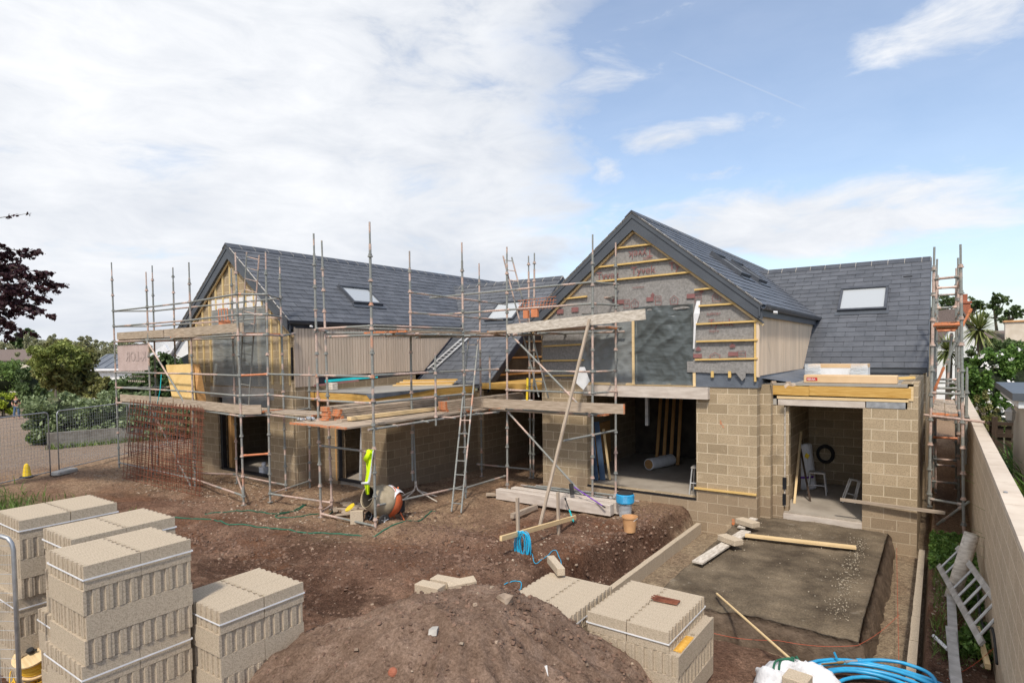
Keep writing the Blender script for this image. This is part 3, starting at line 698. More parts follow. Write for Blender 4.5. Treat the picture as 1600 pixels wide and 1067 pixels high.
mb = MB(); mb.box(-18.44, YL+.05, .13, -18.32, YL+.17, 2.38); mb.box(-18.30, YL+.04, .13, -15.86, YL+.16, .2); P_(mb, 'door_frame', 'black')
mb = MB(); mb.box(-18.28, YL+.22, .13, -18.12, YL+.34, 2.36); P_(mb, 'opening_post', 'osbdark')
# polythene over the upper opening
def wrinkled(x0, x1, z0, z1, y, nx=26, nz=26, amp=.03, sag=0):
    mb = MB(); 
    for i in range(nx+1):
        for j in range(nz+1):
            x = x0+(x1-x0)*i/nx; z = z0+(z1-z0)*j/nz; b = float(fbm(x*2+z*1.3, z*1.1-x*.8+y, 4))*amp*2.4+amp*.55*abs(math.sin((x*.9-z*.75)*7+6*float(fbm(x*1.4+9, z*1.4, 3))))
            e = min(1, min(i, nx-i)/3, min(j, nz-j)/3)
            mb.v.append((x, y+b*e, z-sag*math.sin(math.pi*i/nx)*(1-j/nz)))
    for i in range(nx):
        for j in range(nz): mb.f.append((i*(nz+1)+j, (i+1)*(nz+1)+j, (i+1)*(nz+1)+j+1, i*(nz+1)+j+1)); mb.u.append(None); mb.m.append(0)
    return mb
P_(wrinkled(-18.6, -15.74, 2.78, 5.08, YL-.03, sag=0), 'polythene_sheet', 'polythene', smooth_=True)
P_(wrinkled(-18.1, -15.6, 2.2, 2.5, YL-.05, 20, 6, .05, .25), 'polythene_flap', 'polythene', smooth_=True)
mb = MB()
for x in (-17.4, -16.3): mb.box(x, YL+.05, 2.8, x+.07, YL+.12, 5.05)
P_(mb, 'window_stud', 'pine')
# vertical battens on the left gable
x = -19.95
while x < -14.6:
    t = LZ-.34-TH*abs(x-LX)
    segs = [(2.86, t)] if (x < -18.6 or x > -15.72) else [(5.12, t)]
    for a, b in segs:
        if b > a+.1:
            mb = MB(); mb.bar((x, YL-.02, a), (x+random.uniform(-.02, .02), YL-.02, b), .055, .036, up=(0, 1, 0)); P_(mb, 'batten', 'battenpale')
    x += .405
mb = MB(); mb.box(-18.6, YL-.012, 5.1, -15.75, YL-.004, 5.42); P_(mb, 'white_membrane_strip', 'whiteplastic')
# ---- roofs
def ridge(mbn, x0, x1, y0, y1, z, along='y'):
    tiles = MB(); joints = MB(); w = .17
    jw = .009; L = (y1-y0) if along == 'y' else (x1-x0); n = int(L/.45)
    for i in range(n+1):
        a = i*.45; b = min(a+.435, L); 
        if b <= a: break
        for sgn in (-1, 1):
            dzz = -w*TH
            def q(s, o, u, t): # s along, o outward, u up, t
                return (x0+o, y0+s, z+u) if along == 'y' else (x0+s, y0+o, z+u)
            c = [q(a, 0, .005, 0), q(b, 0, .005, 0), q(b, sgn*w, dzz+.005, 0), q(a, sgn*w, dzz+.005, 0), q(a, 0, .045, 0), q(b, 0, .045, 0), q(b, sgn*w, dzz+.04, 0), q(a, sgn*w, dzz+.04, 0)]
            if (sgn > 0) == (along == 'y'): c = c[3::-1]+c[:3:-1]
            tiles.hexa(c)
            c2 = [q(b, 0, .0, 0), q(b+jw, 0, .0, 0), q(b+jw, sgn*w*1.01, dzz, 0), q(b, sgn*w*1.01, dzz, 0), q(b, 0, .049, 0), q(b+jw, 0, .047, 0), q(b+jw, sgn*w*1.01, dzz+.042, 0), q(b, sgn*w*1.01, dzz+.044, 0)]
            joints.hexa(c2)
    b_ = len(tiles.v); tiles.v += joints.v; tiles.f += [tuple(b_+i for i in f) for f in joints.f]; tiles.u += joints.u; tiles.m += [1]*len(joints.f); P_(tiles, 'ridge_tiles', [M['ridge'], M['mortar']])
def deck(pts, off=(0, 0, -.12), mat='grey_trim', name='roof_deck'):
    mb = MB(); mb.prism(pts, off); return P_(mb, name, mat)
def wing(rx, rz, y0, y1, ov, half, valley_y, mridge_y, mz):
    ez = rz-TH*half
    for sg in (1, -1):
        dk = deck([(rx, y0, rz-.012), (rx+sg*half, y0, ez-.012), (rx+sg*half, y1, ez-.012), (rx, y1, rz-.012)], name='roof_slope')
        U = (0, 1, 0); V = (-sg*LC, 0, TH*LC); N = (sg*TH*LC, 0, LC); O = (rx+sg*half, y0, ez); sl_ = half/LC
        if sg > 0:
            vm = (mz-ez)/(TH*LC); L1 = valley_y-y0; L2 = mridge_y-y0
            cv = [(-.02, -.04), (L1, -.04), (L2, vm), (L2, sl_), (-.02, sl_)]
            slates(O, U, V, N, cv, parent=dk)
            slates(O+Vector((0, 0, 0)) if False else O, U, V, N, [(L2, 12*.23), (y1-y0, 12*.23), (y1-y0, sl_), (L2, sl_)], parent=dk)
        else:
            slates(O, (0, -1, 0), V, N, [(-(y1-y0), -.04), (0.02, -.04), (0.02, sl_), (-(y1-y0), sl_)], parent=dk)
    ridge(None, rx, rx, y0-.03, y1, rz, 'y')
wing(LX, LZ, YL-.19, 24.4, 0, 2.95, 17.43, 19.65, 6.42)
wing(RX, RZ, YR-.19, 27.8, 0, 2.9, 20.95, 23.15, 6.42)
def cross_roof(x0, x1, ye, ze, yr, vx, vz, mz=6.42, right_over=.0):
    """slope facing the camera between the wings; its upper part runs on behind the valley"""
    O = (x0, ye, ze); sl_ = (mz-ze)/(TH*LC); vv = (vz-ze)/(TH*LC)
    dk = deck([(x0-2.6, yr, mz-.012), (x0, ye+(vz-ze)/TH, vz-.012), (x0, ye, ze-.012), (x1, ye, ze-.012), (x1, yr, mz-.012)], name='roof_slope')
    k = math.floor(vv/.23)*.23
    U, V, N = (1, 0, 0), (0, LC, TH*LC), (0, -TH*LC, LC)
    slates(O, U, V, N, [(0, -.03), (x1-x0, -.03), (x1-x0, k), (0, k)], parent=dk)
    slates(O, U, V, N, [(-(0)-.05, k), (x1-x0, k), (x1-x0, sl_), (-(mz-vz)/TH, sl_)], parent=dk)
    deck([(x0-2.6, yr, mz-.012), (x1, yr, mz-.012), (x1, yr+4.1, mz-3.3), (x0-2.6, yr+4.1, mz-3.3)], name='rear_roof_slope', mat='slate')
    ridge(None, x0-(mz-vz)/TH, x1, yr, yr, mz, 'x')
cross_roof(-14.46, -11.4, 15.0, 2.7, 19.65, 0, ELz)
cross_roof(-3.2, -.27, 19.05, 3.14, 23.15, 0, ERz)
# link roof between the gables (set back, mostly hidden)
mb = MB(); mb.box(-11.9, 19.5, 0, -8.7, 19.8, 4.4); P_(mb, 'link_wall', 'darkwall')
mb = MB()
for i in range(5): mb.bar((-11.4, 19.45, 2.6+i*.42), (-8.7, 19.45, 2.6+i*.42), .05, .04)
P_(mb, 'batten', 'osbdark')
# gable of the middle block (seen from the side) and its dark verge
mb = MB(); mb.prism([(-11.9, 15.1, 2.5), (-11.9, 24, 2.5), (-11.9, 24, 3.0), (-11.9, 19.65, 6.3), (-11.9, 15.1, 2.6)], (.2, 0, 0)); P_(mb, 'shaded_gable', 'darkwall'); mb = MB(); mb.box(-11.9, 15.1, -.3, -11.66, 24, 2.5); P_(mb, 'block_wall', 'blockdark')  # gable coloured near-black so its sunlit side reads as a shaded void
mb = MB(); mb.box(-11.6, 14.9, 2.56, -8.70, 19.5, 2.74); P_(mb, 'link_roof', 'joist')
for i in range(3): mb = MB(); mb.bar((-11.68, 15.6+i*.9, 2.95+i*.55), (-11.68, 19.4, 2.95+i*.55), .03, .06); P_(mb, 'batten', 'osbdark')
mb = MB(); mb.prism([(-11.42, 14.98, 2.66), (-11.42, 19.65, 6.39), (-11.42, 19.65, 6.16), (-11.42, 14.98, 2.43)], (.03, 0, 0)); P_(mb, 'verge_board', 'navy')
mb = MB(); mb.prism([(-.27, 19.0, 3.12), (-.27, 23.15, 6.43), (-.27, 23.15, 6.2), (-.27, 19.0, 2.9)], (.03, 0, 0)); P_(mb, 'verge_board', 'grey_trim')
# ---- barge boards, verges
def barge(rx, rz, yf, half, w=.30, mat='grey_trim', trim=True):
    y = yf-.17
    for sg in (1, -1):
        mb = MB(); e = half+.02
        mb.prism([(rx, y, rz-.03), (rx+sg*e, y, rz-TH*e-.03), (rx+sg*e, y, rz-TH*e-.03-w*.95), (rx+sg*(e-.12), y, rz-TH*(e-.12)-.03-w*1.12), (rx, y, rz-.03-w*1.28)], (0, .03, 0)); P_(mb, 'barge_board', mat)
        mb = MB(); mb.prism([(rx, y-.03, rz+.02), (rx+sg*e, y-.03, rz-TH*e+.02), (rx+sg*e, y-.03, rz-TH*e-.022), (rx, y-.03, rz-.022)], (0, .028, 0)); P_(mb, 'verge_mortar', 'mortar')
        # soffit behind
        mb = MB(); o = rz-.03-w*1.2
        mb.prism([(rx, y+.03, o), (rx+sg*e, y+.03, o-TH*e), (rx+sg*e, yf, o-TH*e), (rx, yf, o)], (0, 0, .02)); P_(mb, 'soffit', mat)
        if trim:
            mb = MB(); o = rz-.03-w*1.28-.02; mb.bar((rx, y+.10, o), (rx+sg*(half+.02), y+.10, o-TH*(half+.02)), .05, .045, up=(0, 1, 0)); P_(mb, 'verge_batten', 'pine')
barge(LX, LZ, YL, 2.95); barge(RX, RZ, YR, 2.9)
# ---- gutters and fascias
for (x, y0, y1, z) in ((EL, YL-.2, 17.6, ELz), (ER, YR-.2, 21.05, ERz)):
    mb = MB(); mb.box(x-.05, y0, z-.26, x-.015, y1, z-.04); P_(mb, 'fascia_board', 'navy' if x < -10 else 'grey_trim')
    mb = MB(); prof = [(.0, -.03), (.02, -.10), (.06, -.135), (.10, -.12), (.13, -.07), (.135, -.03), (.125, -.03), (.09, -.10), (.06, -.118), (.03, -.09), (.012, -.03)]
    mb.prism([(x-.012+a, y0-.02, z+b+.01) for a, b in prof], (0, y1-y0+.04, 0)); P_(mb, 'gutter', 'navy' if x < -10 else 'ridge')
    mb = MB(); mb.tube([(x+.12, y0+.62, z-.16), (x+.2, y0+.62, z-.17)], .03, 8); P_(mb, 'soffit_lamp', 'whiteplastic')
# left gutter end of the left gable
mb = MB(); mb.box(LX-2.95-.13, YL-.2, ELz-.14, LX-2.95+.01, 24, ELz-.02); P_(mb, 'gutter', 'navy')
# ---- timber cladding
def cladding(x, y0, y1, zb, zt, slope0, mat, step=.105, first=None):
    mb = MB(); y = y0
    while y < y1:
        b = max(zb(y) if callable(zb) else zb, slope0(y))
        if b < zt-.03: mb.box(x, y, b, x+.022+random.uniform(-.001, .001), min(y+step-.014, y1), zt)
        y += step
    o = P_(mb, 'cladding', mat); mb = MB(); mb.prism([(x-.006, y0, (zb(y0+.01) if callable(zb) else zb)+.01), (x-.006, y1, (zb(y1) if callable(zb) else zb)+.01), (x-.006, y1, zt), (x-.006, y0, zt)], (.008, 0, 0)); mb.build('cladding_backing', 'navy', o); return o
cladding(-14.462, YL+.02, 17.5, lambda y: 2.80 if y < 11.0 else 3.08, ELz-.22, lambda y: 2.72+TH*(y-15), 'cladshade')
mb = MB(); mb.box(-14.46, YL-.03, 2.8, -14.43, YL+.016, 4.45); P_(mb, 'corner_trim', 'cladshade')
mb = MB(); mb.box(-14.60, YL-.03, 3.0, -14.54, YL-.004, 3.9); P_(mb, 'black_membrane_strip', 'black')
cladding(-3.20, YR+.0, 21.0, 3.10, ERz-.2, lambda y: 3.16+TH*(y-19.05), 'clad')
mb = MB(); mb.box(-3.21, YR-.08, 3.08, -3.15, YR-.004, ERz-.17); P_(mb, 'corner_trim', 'clad')
mb = MB(); mb.box(-3.255, YR-.08, 2.98, -3.215, YR-.03, ERz-.12); P_(mb, 'corner_batten', 'batten')
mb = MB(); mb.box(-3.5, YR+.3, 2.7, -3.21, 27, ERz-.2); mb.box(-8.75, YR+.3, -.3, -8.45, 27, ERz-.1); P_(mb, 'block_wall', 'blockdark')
# ---- right wing front
gable_walls('block_wall', -8.67, -3.21, YR, -.6, RX, RZ, [(-7.33, -4.53, .27, 2.57), (-7.42, -4.57, 2.86, 4.62)])
mb = MB(); mb.box(-8.4, YR+.02, -.1, -3.3, 20, .25); P_(mb, 'floor_slab', 'floor')
mb = MB(); mb.box(-7.33, YR-.02, .245, -4.53, YR+.02, .285); P_(mb, 'threshold_strip', 'black')
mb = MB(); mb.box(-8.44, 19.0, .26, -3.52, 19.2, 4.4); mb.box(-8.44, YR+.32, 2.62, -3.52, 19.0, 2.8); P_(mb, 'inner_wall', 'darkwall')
for a, b in ((-3.5, -3.3), (-8.44, -8.3)): mb = MB(); mb.box(a, YR+.3, .2, b, 19, 2.62); P_(mb, 'inner_block_wall', 'blockdark')
mb = MB(); mb.box(-7.35, YR-.16, 2.57, -4.22, YR+.02, 2.83); P_(mb, 'concrete_lintel', 'lintel')
mb = MB(); mb.box(-7.40, YR+.02, .28, -7.335, YR+.10, 2.5); P_(mb, 'door_stud', 'osbdark')
mb = MB(); mb.box(-4.53+.0, YR-.005, 2.84, -3.2, YR-.001-.02, 3.28); mb.box(-3.205, YR-.02, 2.84, -3.185, 19.0, 3.12); P_(mb, 'damp_membrane', 'membrane')
# wrap: three sheets over the gable
def wrapsheet(x0, x1, z0, z1, y=YR-.03, amp=.008):
    mb = MB(); nx = max(4, int((x1-x0)/.09)); nz = max(4, int((z1-z0)/.09))
    for i in range(nx+1):
        for j in range(nz+1):
            x = x0+(x1-x0)*i/nx; zt = min(z1, RZ-.28-TH*abs(x-RX)); z = z0+(zt-z0)*j/nz
            mb.v.append((x, y+float(fbm(x*2.2, z*2.2, 4))*amp*3, z+(float(fbm(x*3, 2.2, 3))*.05 if j == 0 else 0)))
    for i in range(nx):
        for j in range(nz): mb.f.append((i*(nz+1)+j, (i+1)*(nz+1)+j, (i+1)*(nz+1)+j+1, i*(nz+1)+j+1)); mb.u.append(None); mb.m.append(0)
    return mb
wr = P_(wrapsheet(-8.62, -3.24, 4.62, 7.0), 'breather_wrap', 'wrap', smooth_=True)
wr2 = P_(wrapsheet(-4.62, -3.24, 3.22, 4.66), 'breather_wrap', 'wrap', smooth_=True)
P_(wrapsheet(-8.62, -7.44, 2.98, 4.66), 'breather_wrap', 'wrap', smooth_=True)
P_(wrapsheet(-4.72, -3.24, 3.16, 3.42, YR-.06, .02), 'loose_wrap_hem', 'wrap', smooth_=True)
# print on the wrap
def wrap_text(body, px, py, size, flip=False, bold=.001, zcut=None):
    p = at(px, py, 1, YR-.055); k = -1 if flip else 1
    vs, fs = text_faces(body, size, lambda x, y: (p.x+k*x, YR-.058, p.z+k*y), bold)
    MB().add(vs, fs).build('printed_word', 'wrapprint', cur_wrap[0])
cur_wrap = [wr]
def frame_mark(px, py, w, h, kind):
    pr = MB()
    p = at(px, py, 1, YR-.055); x, z = p.x, p.z; y = YR-.058; t = .012
    def ln(a, b): pr.bar((a[0], y, a[1]), (b[0], y, b[1]), .002, t, up=(0, 0, 1) if abs(a[1]-b[1]) < abs(a[0]-b[0]) else (1, 0, 0))
    if kind == 'box':
        pr.box(x, y, z-h/2, x+w, y+.002, z+h/2)
    elif kind == 'tri':
        ln((x, z), (x+w/2, z+h*.5)); ln((x+w/2, z+h*.5), (x+w, z)); ln((x+w*.1, z), (x+w*.1, z-h*.5)); ln((x+w*.9, z), (x+w*.9, z-h*.5)); ln((x+w*.1, z-h*.5), (x+w*.9, z-h*.5))
        vs, fs = text_faces('15', h*.5, lambda a, b: (x+w*.25+a, y, z-h*.2+b)); pr.add(vs, fs)
    elif kind == 'roof':
        pr.prism([(x, y, z), (x+w, y, z), (x+w*.5, y, z+h)], (0, .002, 0)); pr.box(x+w*.15, y, z-h*.45, x+w*.85, y+.002, z-h*.1)
    else:
        ln((x, z+h/2), (x+w, z+h/2)); ln((x, z-h/2), (x+w, z-h/2)); ln((x, z+h/2), (x, z-h/2)); ln((x+w, z+h/2), (x+w, z-h/2)); ln((x, z), (x+w, z))
        vs, fs = text_faces('CE', h*.36, lambda a, b: (x+w*.2+a, y, z+h*.1+b)); pr.add(vs, fs)
    pr.build('printed_symbol', 'wrapprint', cur_wrap[0])
wrap_text('Tyvek', 1020, 389, .25, True); wrap_text('Tyvek', 986, 429, .25); wrap_text('Tyvek', 1045, 422, .25); wrap_text('Tyvek', 932, 437, .25)
wrap_text('SUPRO', 1018, 401, .07, True); wrap_text('HOUSEWRAP', 988, 448+3, .05)
for px, py in ((966, 470), (1026, 462), (1102, 455)): frame_mark(px-10, py, .12, .07, 'roof')
for px, py in ((985, 474), (1046, 469), (1112, 464)): frame_mark(px, py, .22, .20, 'tri')
for px, py in ((964, 472), (1010, 468), (1073, 463), (1138, 458)): frame_mark(px, py, .18, .10, 'box')
for px, py in ((975, 475), (1024, 470), (1086, 466), (1152, 462)): frame_mark(px, py, .14, .20, 'grid')
for px, py in ((870, 487), (893, 484)): frame_mark(px, py, .2, .12, 'box')
cur_wrap[0] = wr2
wrap_text('Tyvek', 1107, 510, .22); wrap_text('Supro', 1108, 519, .09); wrap_text('SUPPORT', 1104, 493, .075); wrap_text('T', 1176, 503, .22)
for px, py in ((1086, 552), (1139, 547)): frame_mark(px, py-6, .15, .07, 'roof')
for px, py in ((1108, 556),): frame_mark(px, py, .26, .14, 'tri')
for px, py in ((1138, 553), (1083, 556)): frame_mark(px, py, .20, .09, 'box')
for px, py in ((1153, 554),): frame_mark(px, py, .16, .14, 'grid')
# horizontal battens
for a, b in (((962, 388), (1031, 380)), ((930, 418), (1067, 402)), ((905, 443), (1099, 423)), ((872, 468), (917, 463)), ((1085, 453), (1144, 447)), ((1092, 478), (1184, 472)), ((1088, 506.5), (1184, 501.5)), ((1088, 533.5), (1184, 531)), ((1086, 562), (1184, 560)), ((850, 541), (908, 538)), ((846, 563.5), (912, 562.5)), ((852, 587), (918, 586))):
    p = at(*a, 1, YR-.08); q = at(*b, 1, YR-.08); mb = MB(); mb.bar((p.x, YR-.078, p.z), (q.x, YR-.078, q.z), .055, .036, up=(0, 0, 1)); P_(mb, 'batten', 'batten')
for px in (1113, 1140): 
    p = at(px, 581, 1, YR-.07); mb = MB(); mb.box(p.x-.03, YR-.08, 3.06, p.x+.03, YR-.045, 3.2); P_(mb, 'batten', 'batten')
P_(wrinkled(-6.02, -4.58, 2.87, 4.72, YR-.05, 60, 70, .06), 'polythene_sheet', 'polydark', smooth_=True)
P_(wrinkled(-7.45, -5.95, 2.85, 4.62, YR-.03, 50, 56, .05), 'polythene_sheet', 'polythene', smooth_=True)
mb = MB(); mb.box(-6.06, YR-.075, 2.86, -6.0, YR-.03, 4.62); mb.box(-7.45, YR-.03, 2.84, -4.56, YR+.08, 2.90); mb.box(-4.59, YR-.05, 2.85, -4.53, YR-.01, 3.2); P_(mb, 'window_stud', 'pine')
# torn pale strips of wrap
mb = MB(); pts = [at(1092, 470, 1, YR-.09), at(1090, 490, 1, YR-.12), at(1086, 510, 1, YR-.10), at(1084, 545, 1, YR-.09)]
for i in range(3):
    a, b = pts[i], pts[i+1]; w1 = (.05, .09, .03, .02)[i]; w2 = (.05, .09, .03, .02)[i+1]
    mb.add([(a.x-w1, a.y, a.z), (a.x+w1*.4, a.y+.03, a.z), (b.x+w2*.4, b.y+.03, b.z), (b.x-w2, b.y, b.z)], [(0, 1, 2, 3)])
P_(mb, 'torn_wrap_strip', 'whiteplastic')
mb = MB(); p = at(908, 600, 1, YR-.5); mb.prism([(p.x-.05, p.y, p.z+.42), (p.x+.10, p.y, p.z+.42), (p.x+.24, p.y, p.z+.08), (p.x+.06, p.y, p.z-.14), (p.x-.14, p.y, p.z+.02)], (0, .01, 0)); P_(mb, 'hanging_white_sheet', 'whiteplastic')
mb = MB(); p = at(1158, 585, 1, YR-.1); mb.prism([(p.x-.13, p.y, p.z+.06), (p.x+.10, p.y, p.z+.07), (p.x+.09, p.y, p.z-.06), (p.x+.02, p.y, p.z-.14)], (0, .005, 0)); P_(mb, 'torn_wrap_corner', 'wrap')
# orange survey mark and temporary battens on the pier
mb = MB()
for px, py, r in ((1127, 662, .035), (1126, 658, .022), (1130, 667, .02)): p = at(px, py, 1, YR-.004); mb.prism([(p.x-r, YR-.004, p.z), (p.x+r*.2, YR-.004, p.z-r*.9), (p.x+r*1.1, YR-.004, p.z-r*1.1), (p.x+r*.3, YR-.004, p.z+r*.3), (p.x-r*.3, YR-.004, p.z+r*1.5)], (0, .003, 0))
P_(mb, 'orange_paint_mark', 'orangepaint')
mb = MB(); mb.bar(at(1085, 762, 1, YR-.03), at(1182, 773, 1, YR-.03), .05, .04); P_(mb, 'temporary_batten', 'batten')
# ---- garage bay
YG = 14.32
mb = MB(); mb.box(-3.21, YR+.3, -.6, -3.0, YG+.0, 2.9); P_(mb, 'block_wall', 'block')
mb = MB(); mb.box(-3.15, YG, -.6, -2.78, YG+.1, 2.44); mb.box(-2.84, YG+.1, -.6, -2.70, YG+.3, 2.44); P_(mb, 'block_wall', 'block')
mb = MB(); mb.box(-1.28, YG, -.6, -.34, YG+.3, 2.45); P_(mb, 'block_wall', 'block')
mb = MB(); mb.box(-.64, YG+.3, -.6, -.34, 23.0, 2.95); mb.box(-.52, YG+.0, 2.45, -.34, YG+.3, 2.93); P_(mb, 'block_wall', 'block')
mb = MB(); mb.box(-3.0, YG+.3, .1, -2.86, 17.9, 2.6); P_(mb, 'inner_block_wall', 'block'); mb = MB(); mb.box(-3.0, 17.9, .1, -.64, 18.1, 2.7); P_(mb, 'inner_block_wall', 'block')
mb = MB(); mb.box(-3.1, YG+.02, -.4, -.66, 18, .10); P_(mb, 'floor_slab', 'floor')
mb = MB(); mb.box(-2.78, YG-.03, -.5, -1.28, YG+.02, .07); P_(mb, 'threshold', 'lintel')
mb = MB(); mb.box(-2.9, YG-.005, 2.445, -1.24, YG+.2, 2.58); P_(mb, 'concrete_lintel', 'lintel')
mb = MB(); mb.bar((-2.92, YG+.08, 2.615), (-.50, YG+.08, 2.615), .19, .055); P_(mb, 'wall_plate', 'pine')
mb = MB(); mb.box(-1.22, YG-.01, 2.455, -.55, YG+.1, 2.58); P_(mb, 'steel_lintel', 'galv')
mb = MB(); mb.box(-3.18, YG-.01, 2.45, -2.93, YG+.1, 2.58); P_(mb, 'insulation_offcut', 'concrete')
mb = MB(); mb.box(-3.18, YG+.1, 2.58, -.5, YG+.14, 2.7); P_(mb, 'gap_shade_strip', 'black')  # black strip standing in for the shade inside the open gap
for a, b in ((-3.1, -2.28), (-2.275, -.46)):
    mb = MB(); mb.bar((a, YG+.0, 2.775), (b, YG+.0, 2.765), .045, .20); P_(mb, 'joist', 'joist')
mb = MB(); mb.box(-.50, YG-.02, 2.62, -.42, YG+.05, 2.90); P_(mb, 'joist_end', 'pine')
mb = MB(); mb.box(-3.18, YG+.06, 2.60, -3.12, YG+.1, 2.86); P_(mb, 'joist_hanger', 'galv')
mb = MB(); mb.box(-3.18, YG+.0, 2.88, -.42, 19.1, 2.93); P_(mb, 'flat_roof', 'flatgrey')
mb = MB(); mb.prism([(-3.19, YR+.32, 3.05), (-2.6, YG+.2, 2.935), (-2.6, 19, 2.935), (-3.19, 19, 3.1)], (0, 0, -.012)); P_(mb, 'roof_membrane', 'membrane')
mb = MB(); mb.box(-3.15, 19.1, -.2, -.36, 19.25, 3.14); P_(mb, 'grey_upstand', 'grey_trim')
mb = MB(); mb.box(-3.15, 19.06, 2.99, -.3, 19.10, 3.13); P_(mb, 'eaves_board', 'membrane')
mb = MB(); mb.prism([(-.36, 19.1, -.3), (-.36, 27, -.3), (-.36, 27, 3.1), (-.36, 23.15, 6.3), (-.36, 19.1, 3.1)], (.06, 0, 0)); P_(mb, 'block_wall', 'block')
mb = MB(); mb.box(-2.775, YG+.03, .2, -2.755, YG+.1, 2.4); P_(mb, 'cavity_closer', 'boardpale')
mb = MB(); mb.box(-2.80, YG-.012, .25, -2.73, YG-.002, .5); mb.box(-2.80, YG-.012, .6, -2.72, YG-.002, .86); P_(mb, 'black_membrane_tab', 'black')
# ---- single-storey extension with flat roof between the wings
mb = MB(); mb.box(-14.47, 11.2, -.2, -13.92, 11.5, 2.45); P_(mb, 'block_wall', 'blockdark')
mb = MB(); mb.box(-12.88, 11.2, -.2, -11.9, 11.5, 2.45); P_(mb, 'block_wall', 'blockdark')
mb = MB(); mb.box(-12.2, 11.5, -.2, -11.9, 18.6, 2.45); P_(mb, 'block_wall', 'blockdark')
mb = MB(); mb.box(-13.92, 11.2, 2.2, -12.88, 11.5, 2.45); P_(mb, 'concrete_lintel', 'concrete')
mb = MB(); mb.box(-14.4, 11.3, -.1, -12.2, 15, .12); P_(mb, 'floor_slab', 'floor')
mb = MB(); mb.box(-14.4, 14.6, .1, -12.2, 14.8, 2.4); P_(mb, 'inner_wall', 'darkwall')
mb = MB(); mb.box(-13.92, 11.24, .12, -13.86, 11.34, 2.2); mb.box(-13.92, 11.22, .12, -12.88, 11.34, .18); P_(mb, 'door_frame', 'black')
mb = MB(); mb.box(-13.98, 11.19, .12, -13.93, 11.23, 2.2); P_(mb, 'door_stud', 'osbdark')
for i in range(2):
    mb = MB(); mb.bar((-14.9, 10.76, 2.47+i*.115), (-11.95, 10.76, 2.47+i*.115), .04, .11); P_(mb, 'joist', 'joist')
    mb = MB(); mb.bar((-11.93, 10.74, 2.47+i*.115), (-11.93, 14.98, 2.47+i*.115), .04, .11); P_(mb, 'joist', 'joist')
mb = MB(); mb.box(-14.44, 10.80, 2.46, -11.96, 15.0, 2.65); P_(mb, 'roof_core', 'osb')
mb = MB(); mb.box(-14.44, 10.74, 2.652, -11.92, 15.1, 2.672); P_(mb, 'flat_roof', 'flatgrey')
mb = MB(); mb.prism([(-12.6, 10.72, 2.66), (-11.9, 10.72, 2.66), (-11.9, 10.72, 2.56), (-11.98, 10.72, 2.53), (-12.1, 10.72, 2.63)], (0, .03, 0)); mb.prism([(-11.9, 10.72, 2.66), (-11.9, 13.2, 2.66), (-11.9, 12.4, 2.60), (-11.9, 10.72, 2.53)], (.012, 0, 0)); mb.box(-14.3, 10.74, 2.64, -11.9, 10.9, 2.665); P_(mb, 'roof_membrane', 'membrane')
# ---- roof windows
def skylight(O, U, V, N, u0, v0, u1, v1, open_=0, glass='glass'):
    O, U, V, N = Vector(O), Vector(U), Vector(V), Vector(N); f = MB(); w = .07
    def q(u, v, n): return O+U*u+V*v+N*n
    def bx(a0, b0, a1, b1, n0, n1): f.hexa([q(a0, b0, n0), q(a1, b0, n0), q(a1, b1, n0), q(a0, b1, n0), q(a0, b0, n1), q(a1, b0, n1), q(a1, b1, n1), q(a0, b1, n1)])
    bx(u0, v0, u1, v0+w, .01, .11); bx(u0, v1-w*1.4, u1, v1, .01, .13); bx(u0, v0+w, u0+w, v1-w*1.4, .01, .11); bx(u1-w, v0+w, u1, v1-w*1.4, .01, .11)
    fr = P_(f, 'roof_window', 'ridge'); f = MB(); 
    f.hexa([q(u0+w, v0+w, .05), q(u1-w, v0+w, .05), q(u1-w, v1-w, .05), q(u0+w, v1-w, .05), q(u0+w, v0+w, .07), q(u1-w, v0+w, .07), q(u1-w, v1-w, .07), q(u0+w, v1-w, .07)]); f.build('pane', glass, fr)
    f = MB(); bx(u0-.06, v0-.16, u1+.06, v0, .024, .034); f.build('flashing', 'grey_trim', fr)
skylight((EL, 0, ELz), (0, 1, 0), (-LC, 0, TH*LC), (TH*LC, 0, LC), 13.0, .98, 14.25, 1.95)
skylight((-14.46, 15, 2.7), (1, 0, 0), (0, LC, TH*LC), (0, -TH*LC, LC), 1.0, 3.3, 2.25, 4.45)
skylight((-3.2, 19.05, 3.14), (1, 0, 0), (0, LC, TH*LC), (0, -TH*LC, LC), .62, 2.55, 1.9, 3.75)
for u in (16.4, 18.3): skylight((ER, 0, ERz), (0, 1, 0), (-LC, 0, TH*LC), (TH*LC, 0, LC), u, 1.5, u+1.0, 2.5)
mb = MB(); mb.box(-.95, 22.35, 5.76, -.72, 22.42, 5.83); P_(mb, 'slate_vent', 'black')
mb = MB(); mb.prism([(-14.44, 14.9, 2.7), (-14.44, 17.5, 4.78), (-14.44, 17.5, 4.58), (-14.44, 14.9, 2.5)], (.05, 0, 0)); P_(mb, 'abutment_flashing', 'navy')
